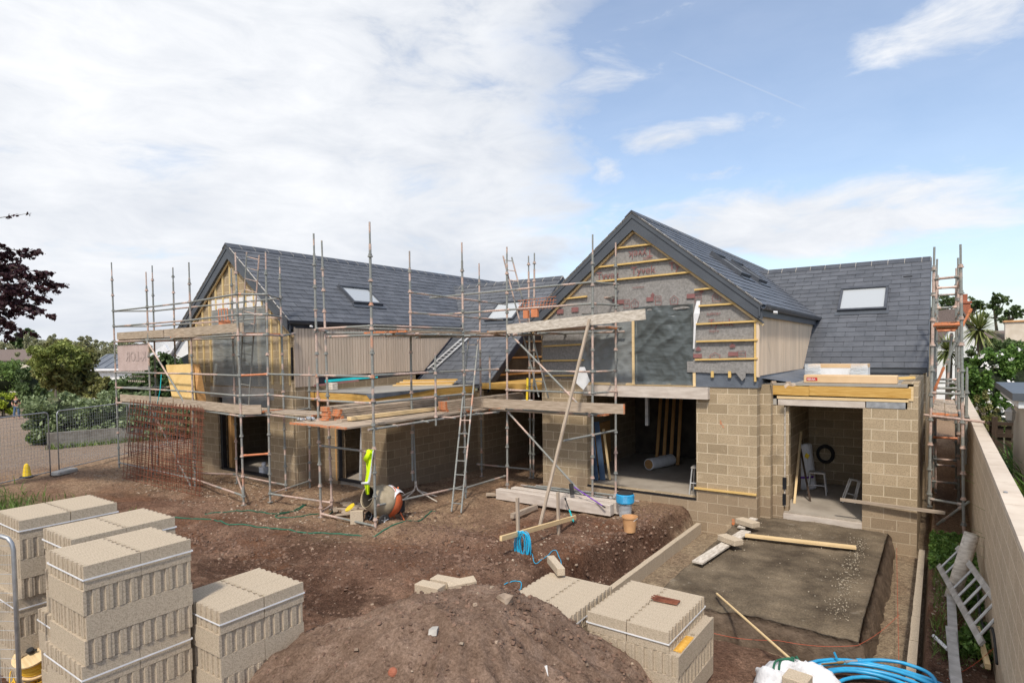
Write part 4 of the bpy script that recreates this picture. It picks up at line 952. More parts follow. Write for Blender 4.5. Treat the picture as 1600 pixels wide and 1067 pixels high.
# ================================================================== SCAFFOLDING
R = .0275
def standard(par, pb, Y, zb, ptop, name='standard', r=R):
    """one upright: foot seen at pixel pb in the plane y = Y, head at pixel ptop"""
    b = at(pb[0], pb[1], 1, Y); t = at(ptop[0], ptop[1], 1, Y)
    b = Vector((b.x, Y, zb)); L = (t-b); mb = MB()
    mb.tube([b, b+L*.93], r, 8); mb.tube([b+L*.93, t], r*.72, 8)
    z = .22
    while z < t.z-.2:
        if z > zb+.05:
            p = b+L*((z-b.z)/L.z); mb.lathe(p, [(r, -.035), (r*1.95, -.03), (r*1.95, -.005), (r*1.3, .0), (r*1.45, .035), (r, .035)], 8, caps=(False, False))
        z += .5
    if zb < .15: mb.lathe(b, [(.07, -.02), (.07, .0)], 4)
    mb.build(name, 'tube', par, smooth_=False); return b, t
def pt(st, z): b, t = st; return b+(t-b)*((z-b.z)/(t.z-b.z))
def ledger(par, a, b, ext=(.0, .0), name='ledger', mat='tube', r=.025, ends=True):
    a, b = Vector(a), Vector(b); d = (b-a).normalized(); mb = MB(); mb.tube([a-d*ext[0], b+d*ext[1]], r, 8)
    if ends:
        for p, s in ((a, 1), (b, -1)): mb.tube([p+d*s*.03, p+d*s*.10], r*1.35, 6)
    return mb.build(name, mat, par)
def boards(par, x0, x1, y0, y1, z, along, n, name='deck_board', mat='board', tip=True, gap=.012, parent_=True):
    """n boards side by side; along = 'x' or 'y'"""
    w = ((y1-y0) if along == 'x' else (x1-x0))/n
    for i in range(n):
        mb = MB(); j = random.uniform(-.06, .06); dz_ = random.uniform(-.004, .006)
        if along == 'x': a = Vector((x0+j, y0+w*(i+.5), z+dz_)); b = Vector((x1+j, y0+w*(i+.5), z+dz_))
        else: a = Vector((x0+w*(i+.5), y0+j, z+dz_)); b = Vector((x0+w*(i+.5), y1+j, z+dz_))
        d = (b-a).normalized(); e = .05 if tip else 0
        mb.bar(a+d*e, b-d*e, w-gap, .038)
        if tip: mb.bar(a, a+d*e, w-gap+.003, .041, mi=1); mb.bar(b-d*e, b, w-gap+.003, .041, mi=1)
        mb.build(name, [mat, 'orangepaint'], par)
def toe(par, a, b, h=.225, name='toe_board', mat='board', tips=False):
    mb = MB(); mb.bar(a, b, .038, h)
    if tips:
        d = (Vector(b)-Vector(a)).normalized(); mb.bar(Vector(b)-d*.015, Vector(b)+d*.01, .041, h+.004, mi=1)
    return mb.build(name, [mat, 'orangepaint'], par)
# ---- west scaffold, round the left gable
s1 = thing('scaffold', 'pink and grey tube scaffold round the left gable, rusty steel mesh leaning on it', 'scaffold', (-18, 9.3, 0), 'scaffolds round the house')
P1 = standard(s1, (186.4, 733), 8.9, 0, (174, 410)); P2 = standard(s1, (239, 748), 8.9, 0, (228, 425)); P5 = standard(s1, (305, 757), 8.85, 0, (295, 410))
P6 = standard(s1, (381, 788), 8.44, 0, (367.7, 394.6)); P3 = standard(s1, (247, 733), 9.75, 0, (237.6, 415)); P4 = standard(s1, (278, 735), 9.75, 0, (270, 418))
P8 = standard(s1, (370.3, 751), 9.8, 0, (361, 420)); P7 = standard(s1, (422.3, 783.5), 8.98, 0, (415, 393)); P9 = standard(s1, (447, 769), 9.82, 0, (436.6, 401.7)); P12 = standard(s1, (484, 761), 10.5, 0, (483, 572))
for z in (2.2, 2.7, 3.2, 4.2, 4.7, 5.2, .22):
    for a, b in ((P1, P2), (P2, P5), (P5, P6)):
        ledger(s1, pt(a, z), pt(b, z))
for z in (2.2, 4.2, 4.7, 5.2):
    for a, b in ((P3, P4), (P4, P8)):
        ledger(s1, pt(a, z), pt(b, z))
    ledger(s1, pt(P1, z), pt(P3, z))
ledger(s1, pt(P1, 2.7), pt(P4, 2.72)); ledger(s1, pt(P6, .25), pt(P8, .22)); ledger(s1, pt(P8, .22), pt(P9, .2)); ledger(s1, pt(P5, .4), pt(P8, .25))
for z in (2.2, 2.7, 3.2): ledger(s1, pt(P7, z), pt(P12, z+.02)) if z < 2.5 else None
for z in (2.2, 2.7, 4.2, 4.7, 5.2): ledger(s1, pt(P6, z), pt(P7, z)); 
ledger(s1, pt(P6, 3.2), pt(P7, 3.22), mat='orangetube'); ledger(s1, pt(P6, 1.22), pt(P7, 1.22), mat='orangetube')
for z in (4.2, 4.7, 5.2): ledger(s1, pt(P7, z), pt(P9, z))
ledger(s1, pt(P9, 4.2), at(460, 521, 1, 10.2)); ledger(s1, pt(P7, .2), pt(P12, .2))
ledger(s1, pt(P8, 5.2), pt(P9, 5.2)); ledger(s1, pt(P8, 4.7), pt(P9, 4.7))
ledger(s1, at(228, 530, 1, 8.83), at(290, 632, 1, 8.83), name='brace'); ledger(s1, at(238, 642, 1, 8.83), at(301, 765, 1, 8.83), name='brace')
boards(s1, -22.0, -18.2, 8.98, 9.7, 4.245, 'x', 3); boards(s1, -18.1, -14.2, 8.75, 9.7, 4.245, 'x', 4)
boards(s1, -22.0, -18.2, 8.98, 9.7, 2.245, 'x', 3); boards(s1, -18.1, -14.2, 8.75, 9.7, 2.245, 'x', 4)
boards(s1, -14.1, -12.1, 9.05, 9.75, 2.245, 'x', 3)
toe(s1, (-21.95, 8.94, 4.38), (-18.8, 8.9, 4.38)); toe(s1, (-18.78, 8.92, 4.385), (-17.5, 8.9, 4.39)); toe(s1, (-17.45, 8.83, 4.38), (-13.95, 8.48, 4.39))
toe(s1, (-21.9, 8.94, 2.37), (-18.4, 8.92, 2.37)); toe(s1, (-18.3, 8.9, 2.36), (-14.0, 8.47, 2.36)); toe(s1, (-14.02, 8.46, 2.36), (-13.7, 8.75, 2.36))
# ---- middle scaffold over the flat-roofed extension
s2 = thing('scaffold', 'tall tube scaffold over the flat-roofed extension, carrying stacked planks, mixer at its foot', 'scaffold', (-10.6, 10.5, 0), 'scaffolds round the house')
P10 = standard(s2, (501.6, 807), 8.76, 0, (490, 365)); P11 = standard(s2, (518.7, 793), 9.35, 0, (502.6, 376)); P13 = standard(s2, (586.8, 827), 8.74, 0, (577.4, 347), r=.028)
P14 = standard(s2, (645, 760), 11.0, .5, (639.8, 392.4)); P16 = standard(s2, (727.5, 779), 11.75, 0, (721.5, 379)); P17 = standard(s2, (752.8, 741), 14.3, 0, (748.5, 411.5))
P15 = standard(s2, (681, 657), 10.6, 2.0, (680, 550.7), r=.024); P18 = standard(s2, (765.7, 617), 13.0, 2.7, (765, 555), r=.024)
for z in (2.66, 1.63): ledger(s2, pt(P10, z), pt(P13, z))
for z in (3.22, 4.27, .07): ledger(s2, pt(P10, z), pt(P13, z))
for z in (2.2, 3.22): ledger(s2, pt(P7, z), pt(P10, z)); 
ledger(s2, pt(P7, 2.7), pt(P10, 2.68)); ledger(s2, pt(P7, .2), pt(P11, .15)); ledger(s2, pt(P10, .1), pt(P11, .1)); ledger(s2, pt(P10, 4.25), pt(P11, 4.25), (.1, .2))
P16l = lambda z: pt(P16, z)
for z in (2.12, 2.66, 3.24, 4.28): ledger(s2, pt(P13, z), P16l(z)+Vector((0, 0, 0)), (.15 if z < 2.2 else 0, 0))
ledger(s2, pt(P13, .5), P16l(.35)); ledger(s2, P16l(.3), Vector((-9.7, 13.5, .3)))
for z in (2.12, 3.24): ledger(s2, P16l(z), Vector((-9.45, 12.9, z)))
ledger(s2, pt(P11, 4.2), pt(P14, 4.2)); ledger(s2, pt(P14, 4.2), pt(P17, 4.2)); ledger(s2, pt(P14, 5.2), pt(P17, 5.2), (0, 1.6)); ledger(s2, pt(P14, 4.7), pt(P17, 4.7), (0, 1.4))
ledger(s2, Vector((-11.05, 11.0, 2.15)), Vector((-9.8, 11.0, 2.15)), (.1, .45)); ledger(s2, Vector((-11.3, 14.25, .35)), Vector((-9.6, 14.6, .3)))
ledger(s2, Vector((-11.6, 9.2, 4.1)), Vector((-9.75, 9.2, 4.1)), (.1, .2)); ledger(s2, Vector((-11.2, 11.75, 4.1)), Vector((-9.75, 11.75, 4.1)), (.1, .3))
boards(s2, -11.2, -9.85, 9.9, 13.8, 4.19, 'y', 5)
for y in (10.1, 10.7, 11.3, 12.2, 12.9, 13.5): ledger(s2, Vector((-11.35, y, 4.13)), Vector((-9.7, y+random.uniform(-.05, .05), 4.13)), (.2*random.random(), .25*random.random()), name='transom')
for y in (9.4, 10.3, 11.2, 12.3, 13.2): ledger(s2, Vector((-11.5, y, 2.12)), Vector((-9.66, y, 2.12)), (.05, .2*random.random()), name='transom')
ledger(s2, Vector((-11.25, 9.3, 4.3)), Vector((-11.1, 14.2, 4.3))); ledger(s2, Vector((-9.72, 9.8, 4.12)), Vector((-9.6, 13.6, 4.12)), (.3, 0))
boards(s2, -11.72, -9.78, 8.15, 12.05, 2.19, 'y', 7)
boards(s2, -11.2, -9.75, 12.1, 14.3, 2.19, 'y', 6)
# ---- east scaffold in front of the right gable
s3 = thing('scaffold', 'tube scaffold in front of the right gable, with two long diagonal braces', 'scaffold', (-8, 13.2, 0), 'scaffolds round the house')
P19 = standard(s3, (792.7, 770), 12.95, 0, (792, 386)); P22 = standard(s3, (925.7, 790), 12.75, 0, (926, 366.5)); P23 = standard(s3, (962, 772), 13.55, 0, (962, 379)); 
P20 = standard(s3, (829, 745.5), 14.9, 0, (825.8, 400)); P21 = standard(s3, (833.5, 747), 14.8, 0, (835, 395.5))
for z in (2.2, 2.7, 3.2): ledger(s3, pt(P19, z), pt(P22, z)); ledger(s3, pt(P22, z), pt(P23, z))
for z in (4.25, 4.78, 5.28):
    ledger(s3, pt(P19, z), pt(P22, z), (2.9 if z > 4.5 else .0, 0)); ledger(s3, pt(P22, z), pt(P23, z), (0, .1 if z > 4.5 else .3))
ledger(s3, pt(P21, 4.95), Vector((pt(P23, 4.95).x, 13.62, 5.0))); ledger(s3, pt(P19, 4.2), pt(P20, 4.2)); ledger(s3, pt(P19, 2.1), pt(P20, 2.1)); ledger(s3, Vector((-9.9, 13.6, 4.14)), Vector((-6.4, 13.6, 4.14)), (.2, .2))
ledger(s3, pt(P22, 1.72), pt(P23, 1.75), (.95, .0), ends=False)
ledger(s3, at(791.5, 516, 1, 12.78), at(924, 652, 1, 12.78), name='brace'); ledger(s3, at(793, 643, 1, 12.85), at(911, 773, 1, 12.68), name='brace')
boards(s3, -9.8, -6.3, 12.86, 13.5, 4.225, 'x', 3); boards(s3, -9.75, -6.5, 12.86, 13.5, 2.16, 'x', 3)
ledger(s3, Vector((-7.9, 12.5, 4.13)), Vector((-7.9, 13.75, 4.13)), (.1, 0)); ledger(s3, Vector((-8.6, 12.5, 4.13)), Vector((-8.6, 13.75, 4.13)), (.1, 0))
toe(s3, (-9.02, 12.70, 4.265), (-5.29, 12.70, 4.475), .235, mat='boardpale')
toe(s3, (-9.9, 12.72, 2.36), (-5.8, 12.68, 2.37), .225, tips=True)
# ---- narrow scaffold in the side passage
s4 = thing('scaffold', 'narrow tube scaffold squeezed between the garage wall and the garden wall', 'scaffold', (.1, 16, 0), 'scaffolds round the house')
A1 = standard(s4, (1451.2, 810), 14.9, .5, (1460, 386)); A2 = standard(s4, (1506, 838), 14.7, 0, (1500.8, 382)); A3 = standard(s4, (1453, 790), 17.0, 0, (1464.3, 404.8)); A4 = standard(s4, (1498, 800), 17.0, 0, (1497, 403))
A5 = standard(s4, (1494, 770), 19.4, 0, (1494, 419)); A6 = standard(s4, (1458, 760), 19.4, 0, (1465.5, 430)); A7 = standard(s4, (1509, 700), 15.9, 1.2, (1511, 573.5))
for z, mt in ((5.02, 'tube'), (4.1, 'orangetube'), (2.75, 'tube'), (.6, 'tube')):
    ledger(s4, pt(A1, z), pt(A2, z), mat=mt); ledger(s4, pt(A3, z-.02), pt(A4, z-.02), mat=mt); ledger(s4, pt(A5, z-.02), pt(A6, z-.02), mat=mt)
ledger(s4, pt(A3, 4.55), pt(A4, 4.55)); ledger(s4, pt(A3, 1.6), pt(A4, 1.6), mat='orangetube'); ledger(s4, pt(A3, 1.1), pt(A4, 1.1))
ledger(s4, pt(A1, 2.29), pt(A2, 2.26), (.12, .36))
for z in (4.4, 2.2, 5.0): ledger(s4, pt(A2, z), pt(A5, z)); ledger(s4, pt(A1, z), pt(A6, z))
ledger(s4, at(1496, 527, 1, 15.4), at(1478, 570, 1, 15.4), name='brace'); ledger(s4, at(1475, 573, 1, 16.2), at(1460, 610, 1, 16.2), name='brace', mat='orangetube'); ledger(s4, at(1518, 482, 1, 16.6), at(1502, 512, 1, 16.6), name='brace', mat='orangetube')
ledger(s4, at(1487, 520, 1, 16.5), at(1480, 605, 1, 16.5), name='brace'); ledger(s4, at(1461, 635, 1, 17), at(1462, 770, 1, 17.2), name='brace')
ledger(s4, at(1470, 815, 1, 14.9), at(1505, 790, 1, 14.7), (.1, .15), name='brace')
boards(s4, -.12, .3, 14.85, 18.7, 2.33, 'y', 2); boards(s4, -.1, .34, 15.0, 18.8, 4.14, 'y', 2)
for i in range(3): ledger(s4, pt(A3, 2.0+i*.9)+Vector((.02, .6, 0)), pt(A4, 2.0+i*.9)+Vector((0, .6, 0)))

# ================================================================== LADDERS
def ladder(name, label, a0, a1, b0, b1, n, mat, group=None, r=.024, rung='tube', flat=False, rungmat=None):
    """a0->a1 one stile from foot to head, b0->b1 the other"""
    a0, a1, b0, b1 = map(Vector, (a0, a1, b0, b1)); m_ = (a0+b0)/2
    t = thing(name, label, 'ladder', (m_.x, m_.y, min(a0.z, b0.z)), group)
    for p, q in ((a0, a1), (b0, b1)):
        mb = MB()
        if flat: mb.bar(p, q, .028, .075, up=(a0-b0))
        else: mb.tube([p, q], r, 8)
        mb.build('stile', mat, t)
    for i in range(n):
        f = (i+.6)/n; mb = MB(); p = a0.lerp(a1, f); q = b0.lerp(b1, f); d = (q-p).normalized(); mb.tube([p-d*.01, q+d*.01], r*.62 if not flat else .017, 6); mb.build('rung', rungmat or mat, t)
    return t
def on_y(px, py, Y): return at(px, py, 1, Y)
ladder('ladder', 'grey and pink steel ladder standing on the lower boards of the left gable scaffold', on_y(373, 640, 9.3), on_y(385.5, 394, 9.0), on_y(388, 642, 9.3), on_y(405, 399, 9.0), 15, 'tube', 'scaffold ladders', .02)
ladder('ladder', 'steel ladder standing on the bare earth in front of the long block wall', at(705.5, 799, 2, 0), at(732, 532, 0, -9.93), at(720.5, 801, 2, 0), at(747, 531, 0, -9.72), 13, 'tube', 'scaffold ladders', .022)
ladder('ladder', 'steel ladder rising through the upper deck beside the left edge of the right gable', on_y(842, 620, 13.3), on_y(786, 400, 13.0), on_y(857, 622, 13.3), on_y(799.5, 402, 13.0), 14, 'tube', 'scaffold ladders', .02)
def on_slope(px, py, O, N, off=0):
    d = ray(px, py); O = Vector(O)+Vector(N)*off; N = Vector(N); t = (O-CAM).dot(N)/d.dot(N); return CAM+d*t
mN = (0, -TH*LC, LC); mO = (-14.46, 15, 2.7)
ladder('roof_ladder', 'shiny aluminium ladder lying up the slates of the roof between the two gables', on_slope(668.5, 576, mO, mN, .07), on_slope(724, 527, mO, mN, .07), on_slope(677, 577.5, mO, mN, .07), on_slope(734, 525.5, mO, mN, .07), 12, 'alu', None, flat=True)
ladder('aluminium_ladder', 'dirty aluminium ladder with orange feet lying in the weeds against the garden wall', at(1535, 1005, 2, .30), at(1467, 883, 2, .30), at(1574, 963, 2, .62), at(1496, 855, 2, .62), 9, 'aludirty', None, flat=True, rungmat='alu')

# ================================================================== THINGS ON THE SCAFFOLD
def plank(a, b, w, h, label, group=None, mat='board', tips=(0, 0), up=(0, 0, 1), name='plank', cat='plank'):
    a = Vector(a); b = Vector(b); d = (b-a).normalized(); mb = MB(); e0, e1 = tips
    mb.bar(a+d*e0, b-d*e1, w, h, up)
    if e0: mb.bar(a, a+d*e0, w+.003, h+.003, up, mi=1)
    if e1: mb.bar(b-d*e1, b, w+.003, h+.003, up, mi=1)
    return tag(mb.build(name, [mat, 'orangepaint']), label, cat, group)
k = 0
for st, (x, y, n) in enumerate(((-11.25, 8.75, 6), (-11.0, 8.85, 5), (-10.2, 11.5, 5))):
    for i in range(n):
        k += 1; j = random.uniform(-.05, .05)
        where = ('stack of grey planks with orange ends nearest the left gable', 'second stack of orange-ended planks, just right of the taller one', 'small stack of orange-ended planks behind the leaning ladder')[st]
        pos = ('bottom', 'second', 'third', 'fourth', 'fifth', 'top')[i] if i < n-1 else 'top'
        plank((x+j*.3, y+j, 2.24+i*.052), (x+j*.3+.02, y+3.7+j, 2.25+i*.052), .235, .044, f'{pos} plank of the {where}', 'planks stacked on the scaffold', tips=(.07, .07))
plank((-10.62, 8.9, 2.27), (-10.5, 12.6, 2.27), .15, .08, 'clean pale plank lying beside the stacked orange-ended planks', None, 'pine')
plank((-10.78, 8.75, 2.235), (-10.66, 12.4, 2.235), .2, .04, 'thin grey plank under the clean pale plank on the scaffold', None, 'board')
mb = MB()
for i in range(9):
    c = Vector((-11.52+random.uniform(-.12, .12), 8.42+random.uniform(-.15, .2), 2.24+random.uniform(0, .05))); mb.lathe(c, [(.03, -.03), (.035, 0), (.03, .03)], 7, axis=(random.random(), random.random(), .3))
tag(mb.build('scaffold_couplers', 'galv'), 'little heap of grey scaffold couplers at the corner of the planked deck', 'couplers')
# insulation board, banner, rope
t = thing('insulation_board', 'big yellow-orange insulation board stood on the left gable scaffold behind a grey brace', 'insulation board', (-18.2, 9.3, 2.3))
A_ = [on_y(259, 570, 9.25), on_y(299, 568.5, 9.25), on_y(303, 630, 9.0), on_y(270, 628, 9.0)]
mb = MB(); mb.prism([A_[3], A_[2], A_[1], A_[0]], (0, .05, 0)); mb.build('face_board', 'insul', t)
B_ = [on_y(300, 568.5, 9.3), on_y(309, 569, 9.4), on_y(320, 631, 9.4), on_y(302, 630, 9.05)]
mb = MB(); mb.prism([B_[3], B_[2], B_[1], B_[0]], (.02, .05, 0)); mb.build('rear_board', 'osbdark', t)
ban = thing('site_banner', 'faded pink banner with reversed lettering hung at the far left end of the scaffold', 'banner', (-21.2, 8.97, 3.1))
c0, c1, c2, c3 = on_y(183, 540, 8.97), on_y(231, 536, 8.97), on_y(233, 578, 8.97), on_y(185, 580, 8.97)
mb = MB(); mb.prism([c3, c2, c1, c0], (0, .006, 0)); M['banner'] = pm('faded_banner', (.46, .35, .32), (.56, .44, .41), 3, .8, 10, .3, .01); mb.build('banner_sheet', 'banner', ban)
M['bannerink'] = pm('faded_ink', (.40, .315, .29), (.46, .36, .335), 5, .8, 10, 0)
vs, fs = text_faces('K-LOR', .42, lambda x, y: (c1.x-.12-x*1.15, 8.962, c0.z-.5+y), .006); mb = MB(); mb.add(vs, fs)
for i in range(3):
    for j in range(9): mb.box(c1.x-.35-j*.13, 8.960, c0.z-.85-i*.16, c1.x-.28-j*.13, 8.963, c0.z-.80-i*.16)
mb.build('printed_marks', 'bannerink', ban)
mb = MB(); mb.tube(crom([on_y(252, 585, 8.86), on_y(250, 610, 8.8), on_y(246, 630, 8.8), on_y(243, 648, 8.8), on_y(240, 652, 8.82), on_y(241, 658, 8.8)], 6), .012, 6)
tag(mb.build('tie_rope', 'turq'), 'thin turquoise rope hanging from the left gable scaffold', 'rope')
def guard(px, py, Y, label):
    mb = MB(); p = on_y(px, py, Y)
    for i in range(4): mb.tube([p+Vector((i*.14-.25, 0, .42)), p+Vector((i*.14-.22, 0, .1))], .012, 5)
    mb.box(p.x-.2, Y-.03, p.z-.06, p.x+.26, Y+.03, p.z+.12); mb.tube([p+Vector((-.25, 0, .42)), p+Vector((.2, 0, .42))], .012, 5); mb.tube([p+Vector((-.22, 0, -.06)), p+Vector((-.22, -.05, -.14))], .015, 5); mb.tube([p+Vector((.2, 0, -.06)), p+Vector((.2, -.05, -.14))], .015, 5)
    return tag(mb.build('board_clamp', 'orangetube'), label, 'clamp', 'orange clamps on the toe boards')
guard(350, 508, 8.7, 'orange steel board clamp on the upper toe board at the left gable'); 
p = on_y(830, 492, 12.9); mb = MB()
mb.box(p.x-.22, 12.86, p.z-.08, p.x-.08, 12.94, p.z+.12); mb.box(p.x+.02, 12.86, p.z-.06, p.x+.2, 12.94, p.z+.14)
for i in range(12): mb.tube([p+Vector((-.4+i*.09, .03, .12)), p+Vector((-.34+i*.09, .03, .38))], .006, 4)
for j in range(4): mb.tube([p+Vector((-.42, .03, .14+j*.08)), p+Vector((.72, .03, .16+j*.085))], .006, 4)
tag(mb.build('mesh_guard', 'orangetube'), 'orange mesh brick guard behind the splashed toe board at the right gable', 'brick guard')
plank(on_y(842, 828, 10.6), on_y(921, 499, 12.6), .06, .045, 'long bare timber pole leaning from the earth up to the upper splashed board', None, 'stake', name='timber_pole', cat='pole')
# tubs on the lower deck of the east scaffold
def tub(p, r, h, label, mat='whiteplastic', name='paint_tub'):
    t = thing(name, label, 'tub', p); mb = MB(); mb.lathe(p, [(r*.88, 0), (r, h), (r*1.06, h), (r*1.06, h-.03)], 18, caps=(True, False)); mb.build('tub_body', mat, t)
    mb = MB(); mb.lathe(Vector(p)+Vector((0, 0, h*.35)), [(r*.95, 0), (r*.985, h*.35)], 18, caps=(False, False)); mb.build('printed_band', 'blue', t)
    mb = MB(); mb.lathe(Vector(p)+Vector((0, 0, h*.8)), [(r*.90, 0), (.01, 0)], 18, caps=(False, False)); mb.build('contents', 'rubble', t); return t
pp = on_y(822, 621, 13.1); tub((pp.x, 13.1, 2.19), .17, .25, 'white tub with a blue band on the lower lift by the right gable')
mb = MB(); pp = on_y(823, 618, 13.2); mb.tube([(pp.x, 13.2, 2.3), (pp.x+.0, 13.25, 3.0)], [.03, .045, ][0], 8); tag(mb.build('foam_gun', 'yellow'), 'yellow handled tool standing in the white tub', 'tool')
# things on the extension roof
plank(at(480, 598, 1, 10.9), at(590, 588, 1, 12.5), .07, .07, 'turquoise pipe lying along the flat roof at the foot of the cladding', None, 'turq', name='plastic_pipe', cat='pipe')
plank(at(487, 603, 1, 10.85), at(560, 594, 1, 12.0), .09, .05, 'pink plastic strip lying beside the turquoise pipe', None, 'wrapprint', name='plastic_strip', cat='strip')
mb = MB(); a = at(518, 597, 1, 11.3); mb.box(a.x-.15, 11.2, 2.68, a.x+.15, 11.4, 2.88); tag(mb.build('grey_crate', 'boardpale', bevel=.01), 'small pale grey crate on the flat roof against the shaded cladding', 'crate')
for i in range(4):
    a = at(592, 594, 1, 13.0); mb = MB(); mb.bar((-13.9+.05*i, 13.4+i*.1, 2.70+i*.045), (-12.5, 14.6+i*.08, 2.70+i*.045), .25, .04)
    tag(mb.build('timber_sheet', 'joist' if i % 2 else 'pine'), ('bottom', 'second', 'third', 'top')[i]+' golden timber sheet in the pile at the back of the flat roof', 'timber', 'timber sheets on the flat roof')
# garage roof: wrapped pack and long carton
def gbox(name, c, sx_, sy_, sz_, rz_, mat, par=None, bevel=0):
    mb = MB(); q = Matrix.Rotation(rz_, 3, 'Z'); cc = []
    for z in (0, sz_):
        for i, j in ((-1, -1), (1, -1), (1, 1), (-1, 1)): cc.append(Vector(c)+q @ Vector((i*sx_/2, j*sy_/2, z)))
    mb.hexa(cc); return mb.build(name, mat, par, bevel=bevel)
t = thing('cardboard_carton', 'long brown cardboard carton with a small red label on the garage roof', 'carton', (-1.55, 14.75, 2.94))
gbox('carton_body', (-1.56, 14.72, 2.935), 1.72, .42, .165, .0, 'kraft', t, .012); mb = MB(); mb.box(-2.36, 14.503, 2.98, -2.15, 14.507, 3.05); mb.build('label', 'redlabel', t)
vs, fs = text_faces('KEUSA', .052, lambda x, y: (-2.345+x, 14.500, 2.996+y), .001); mb = MB(); mb.add(vs, fs); mb.build('label_lettering', 'whiteplastic', t)
t = thing('wrapped_window_pack', 'pale timber pack in torn clear wrap on the garage roof behind the long carton', 'pack', (-2.1, 16.4, 2.94))
a = at(1262, 590, 1, 15.9); b = at(1358, 590, 1, 15.9)
for i, (z0, h, mt, nm) in enumerate(((2.94, .09, 'osbdark', 'base_board'), (3.03, .19, 'whiteplastic', 'foam_block'), (3.22, .08, 'kraft', 'top_board'))):
    mb = MB(); mb.box(a.x+.04, 15.7, z0, b.x-.04, 16.6, z0+h-.002); mb.build(nm, mt, t)
mb = MB()
for i in range(2):
    x = a.x+.02 if i == 0 else b.x-.30
    for j in range(5):
        mb.add([(x+random.uniform(-.05, 0), 15.66-random.random()*.05, 3.0+j*.05), (x+.3, 15.68-random.random()*.03, 3.02+j*.05), (x+.28, 15.66, 3.16+j*.04), (x-.04, 15.6, 3.14+j*.045)], [(0, 1, 2, 3)])
mb.build('torn_wrap', 'shrink', t)
plank((-.95, 15.3, 3.0), (-.45, 15.5, 3.03), .15, .05, 'short golden offcut on the garage roof beside the carton', None, 'batten', name='timber_offcut', cat='offcut')
mb = MB()
for px, py in ((1209, 597), (1232, 598), (1238, 601), (1229, 602)):
    a = at(px, py, 2, 2.96); mb.rock(a, .05)
tag(mb.build('litter', 'rubble'), 'scraps of litter on the grey roof membrane near the right gable', 'litter', kind='stuff')

# ================================================================== STEEL MESH, MIXER, PROP
def meshsheet(label, f0, f1, t1, t0, nu, nv, r=.006):
    mb = MB(); f0, f1, t1, t0 = map(Vector, (f0, f1, t1, t0))
    for i in range(nu+1):
        s = i/nu+random.uniform(-.004, .004); a = f0.lerp(f1, s); b = t0.lerp(t1, s); d = (b-a).normalized(); n = (f1-f0).cross(t0-f0).normalized()
        mb.tube([a-d*.08, a.lerp(b, .5)+n*.05*random.random(), b+d*.05], r, 4, cap=False)
    for j in range(nv+1):
        s = (j+.2)/(nv+.4); a = f0.lerp(t0, s); b = f1.lerp(t1, s); d = (b-a).normalized(); mb.tube([a-d*.05, a.lerp(b, .5)-Vector((0, 0, .02)), b+d*.1], r*1.2, 4, cap=False)
    return tag(mb.build('steel_mesh_sheet', 'rust'), label, 'steel mesh', 'rusty mesh sheets leaning on the scaffold')
for i, (o1, lb) in enumerate(((0, 'front sheet of rusty steel mesh leaning on the left gable scaffold'), (.1, 'second sheet of rusty steel mesh behind the front one'), (.28, 'rearmost sheet of rusty steel mesh, nearest the scaffold poles'))):
    f0 = at(192+i*3, 748-i*2, 2, 0); f1 = at(312-i*2, 776-i*7, 2, 0); t0 = at(207+i*5, 625+i, 1, 8.80); t1 = at(320-i*3, 640-i*2, 1, 8.4+.05*i)
    meshsheet(lb, (f0.x, f0.y+o1*.6, 0), (f1.x, f1.y+o1*.6, 0), (t1.x, t1.y-.02+o1*.1, t1.z), (t0.x, t0.y-.05+o1*.1, t0.z), 20, 12, .0075)
mix = thing('cement_mixer', 'small cement mixer with a beige drum, orange body and black wheels under the scaffold', 'cement mixer', (-9.9, 9.1, 0))
mc = at(594, 781, 1, 9.15); ax = (Vector((-.16, -.84, .34))).normalized()
mb = MB(); mb.lathe(mc-ax*.22, [(.05, -.14), (.20, -.12), (.33, .02), (.345, .12), (.34, .22), (.24, .52), (.22, .56), (.235, .57), (.235, .55)], 28, axis=ax, caps=(True, False)); mb.build('drum', 'mixer', mix, smooth_=True)
mb = MB(); mb.lathe(mc-ax*.22, [(.20, .53), (.22, .35), (.32, .2), (.30, .0), (.02, -.08)], 24, axis=ax, caps=(False, False)); mb.build('drum_inside', 'darkwall', mix, smooth_=True)
mb = MB(); mb.bar(mc+ax*.24+Vector((-.12, .05, -.08)), mc+ax*.18+Vector((.14, -.05, .08)), .05, .012); mb.build('paddle', 'boardpale', mix)
mb = MB(); mb.lathe(mc-ax*.30, [(.25, -.12), (.345, .02), (.352, .10), (.352, .14)], 28, axis=ax, caps=(True, False)); mb.build('drum_rear', 'mixerorange', mix, smooth_=True)
sd_ = ax.cross(Vector((0, 0, 1))).normalized()
for s in (-1, 1):
    w0 = Vector((mc.x, mc.y, .13))-ax*.05*0+sd_*s*.27+Vector((.03, -.12, 0)); mb = MB(); mb.lathe(w0-sd_*.03, [(.05, 0), (.09, .0), (.13, .005), (.14, .03), (.13, .055), (.09, .06), (.05, .06)], 20, axis=sd_); wh = mb.build('wheel', 'rubber', mix)
    mb = MB(); mb.lathe(w0-sd_*.035, [(.02, 0), (.025, .07)], 8, axis=sd_)
    for q in range(5): mb.tube([w0-sd_*.032, w0-sd_*.032+(Matrix.Rotation(q*1.257, 3, sd_) @ Vector((0, 0, .09)))], .008, 4)
    mb.build('hub', 'galv', wh)
mb = MB()
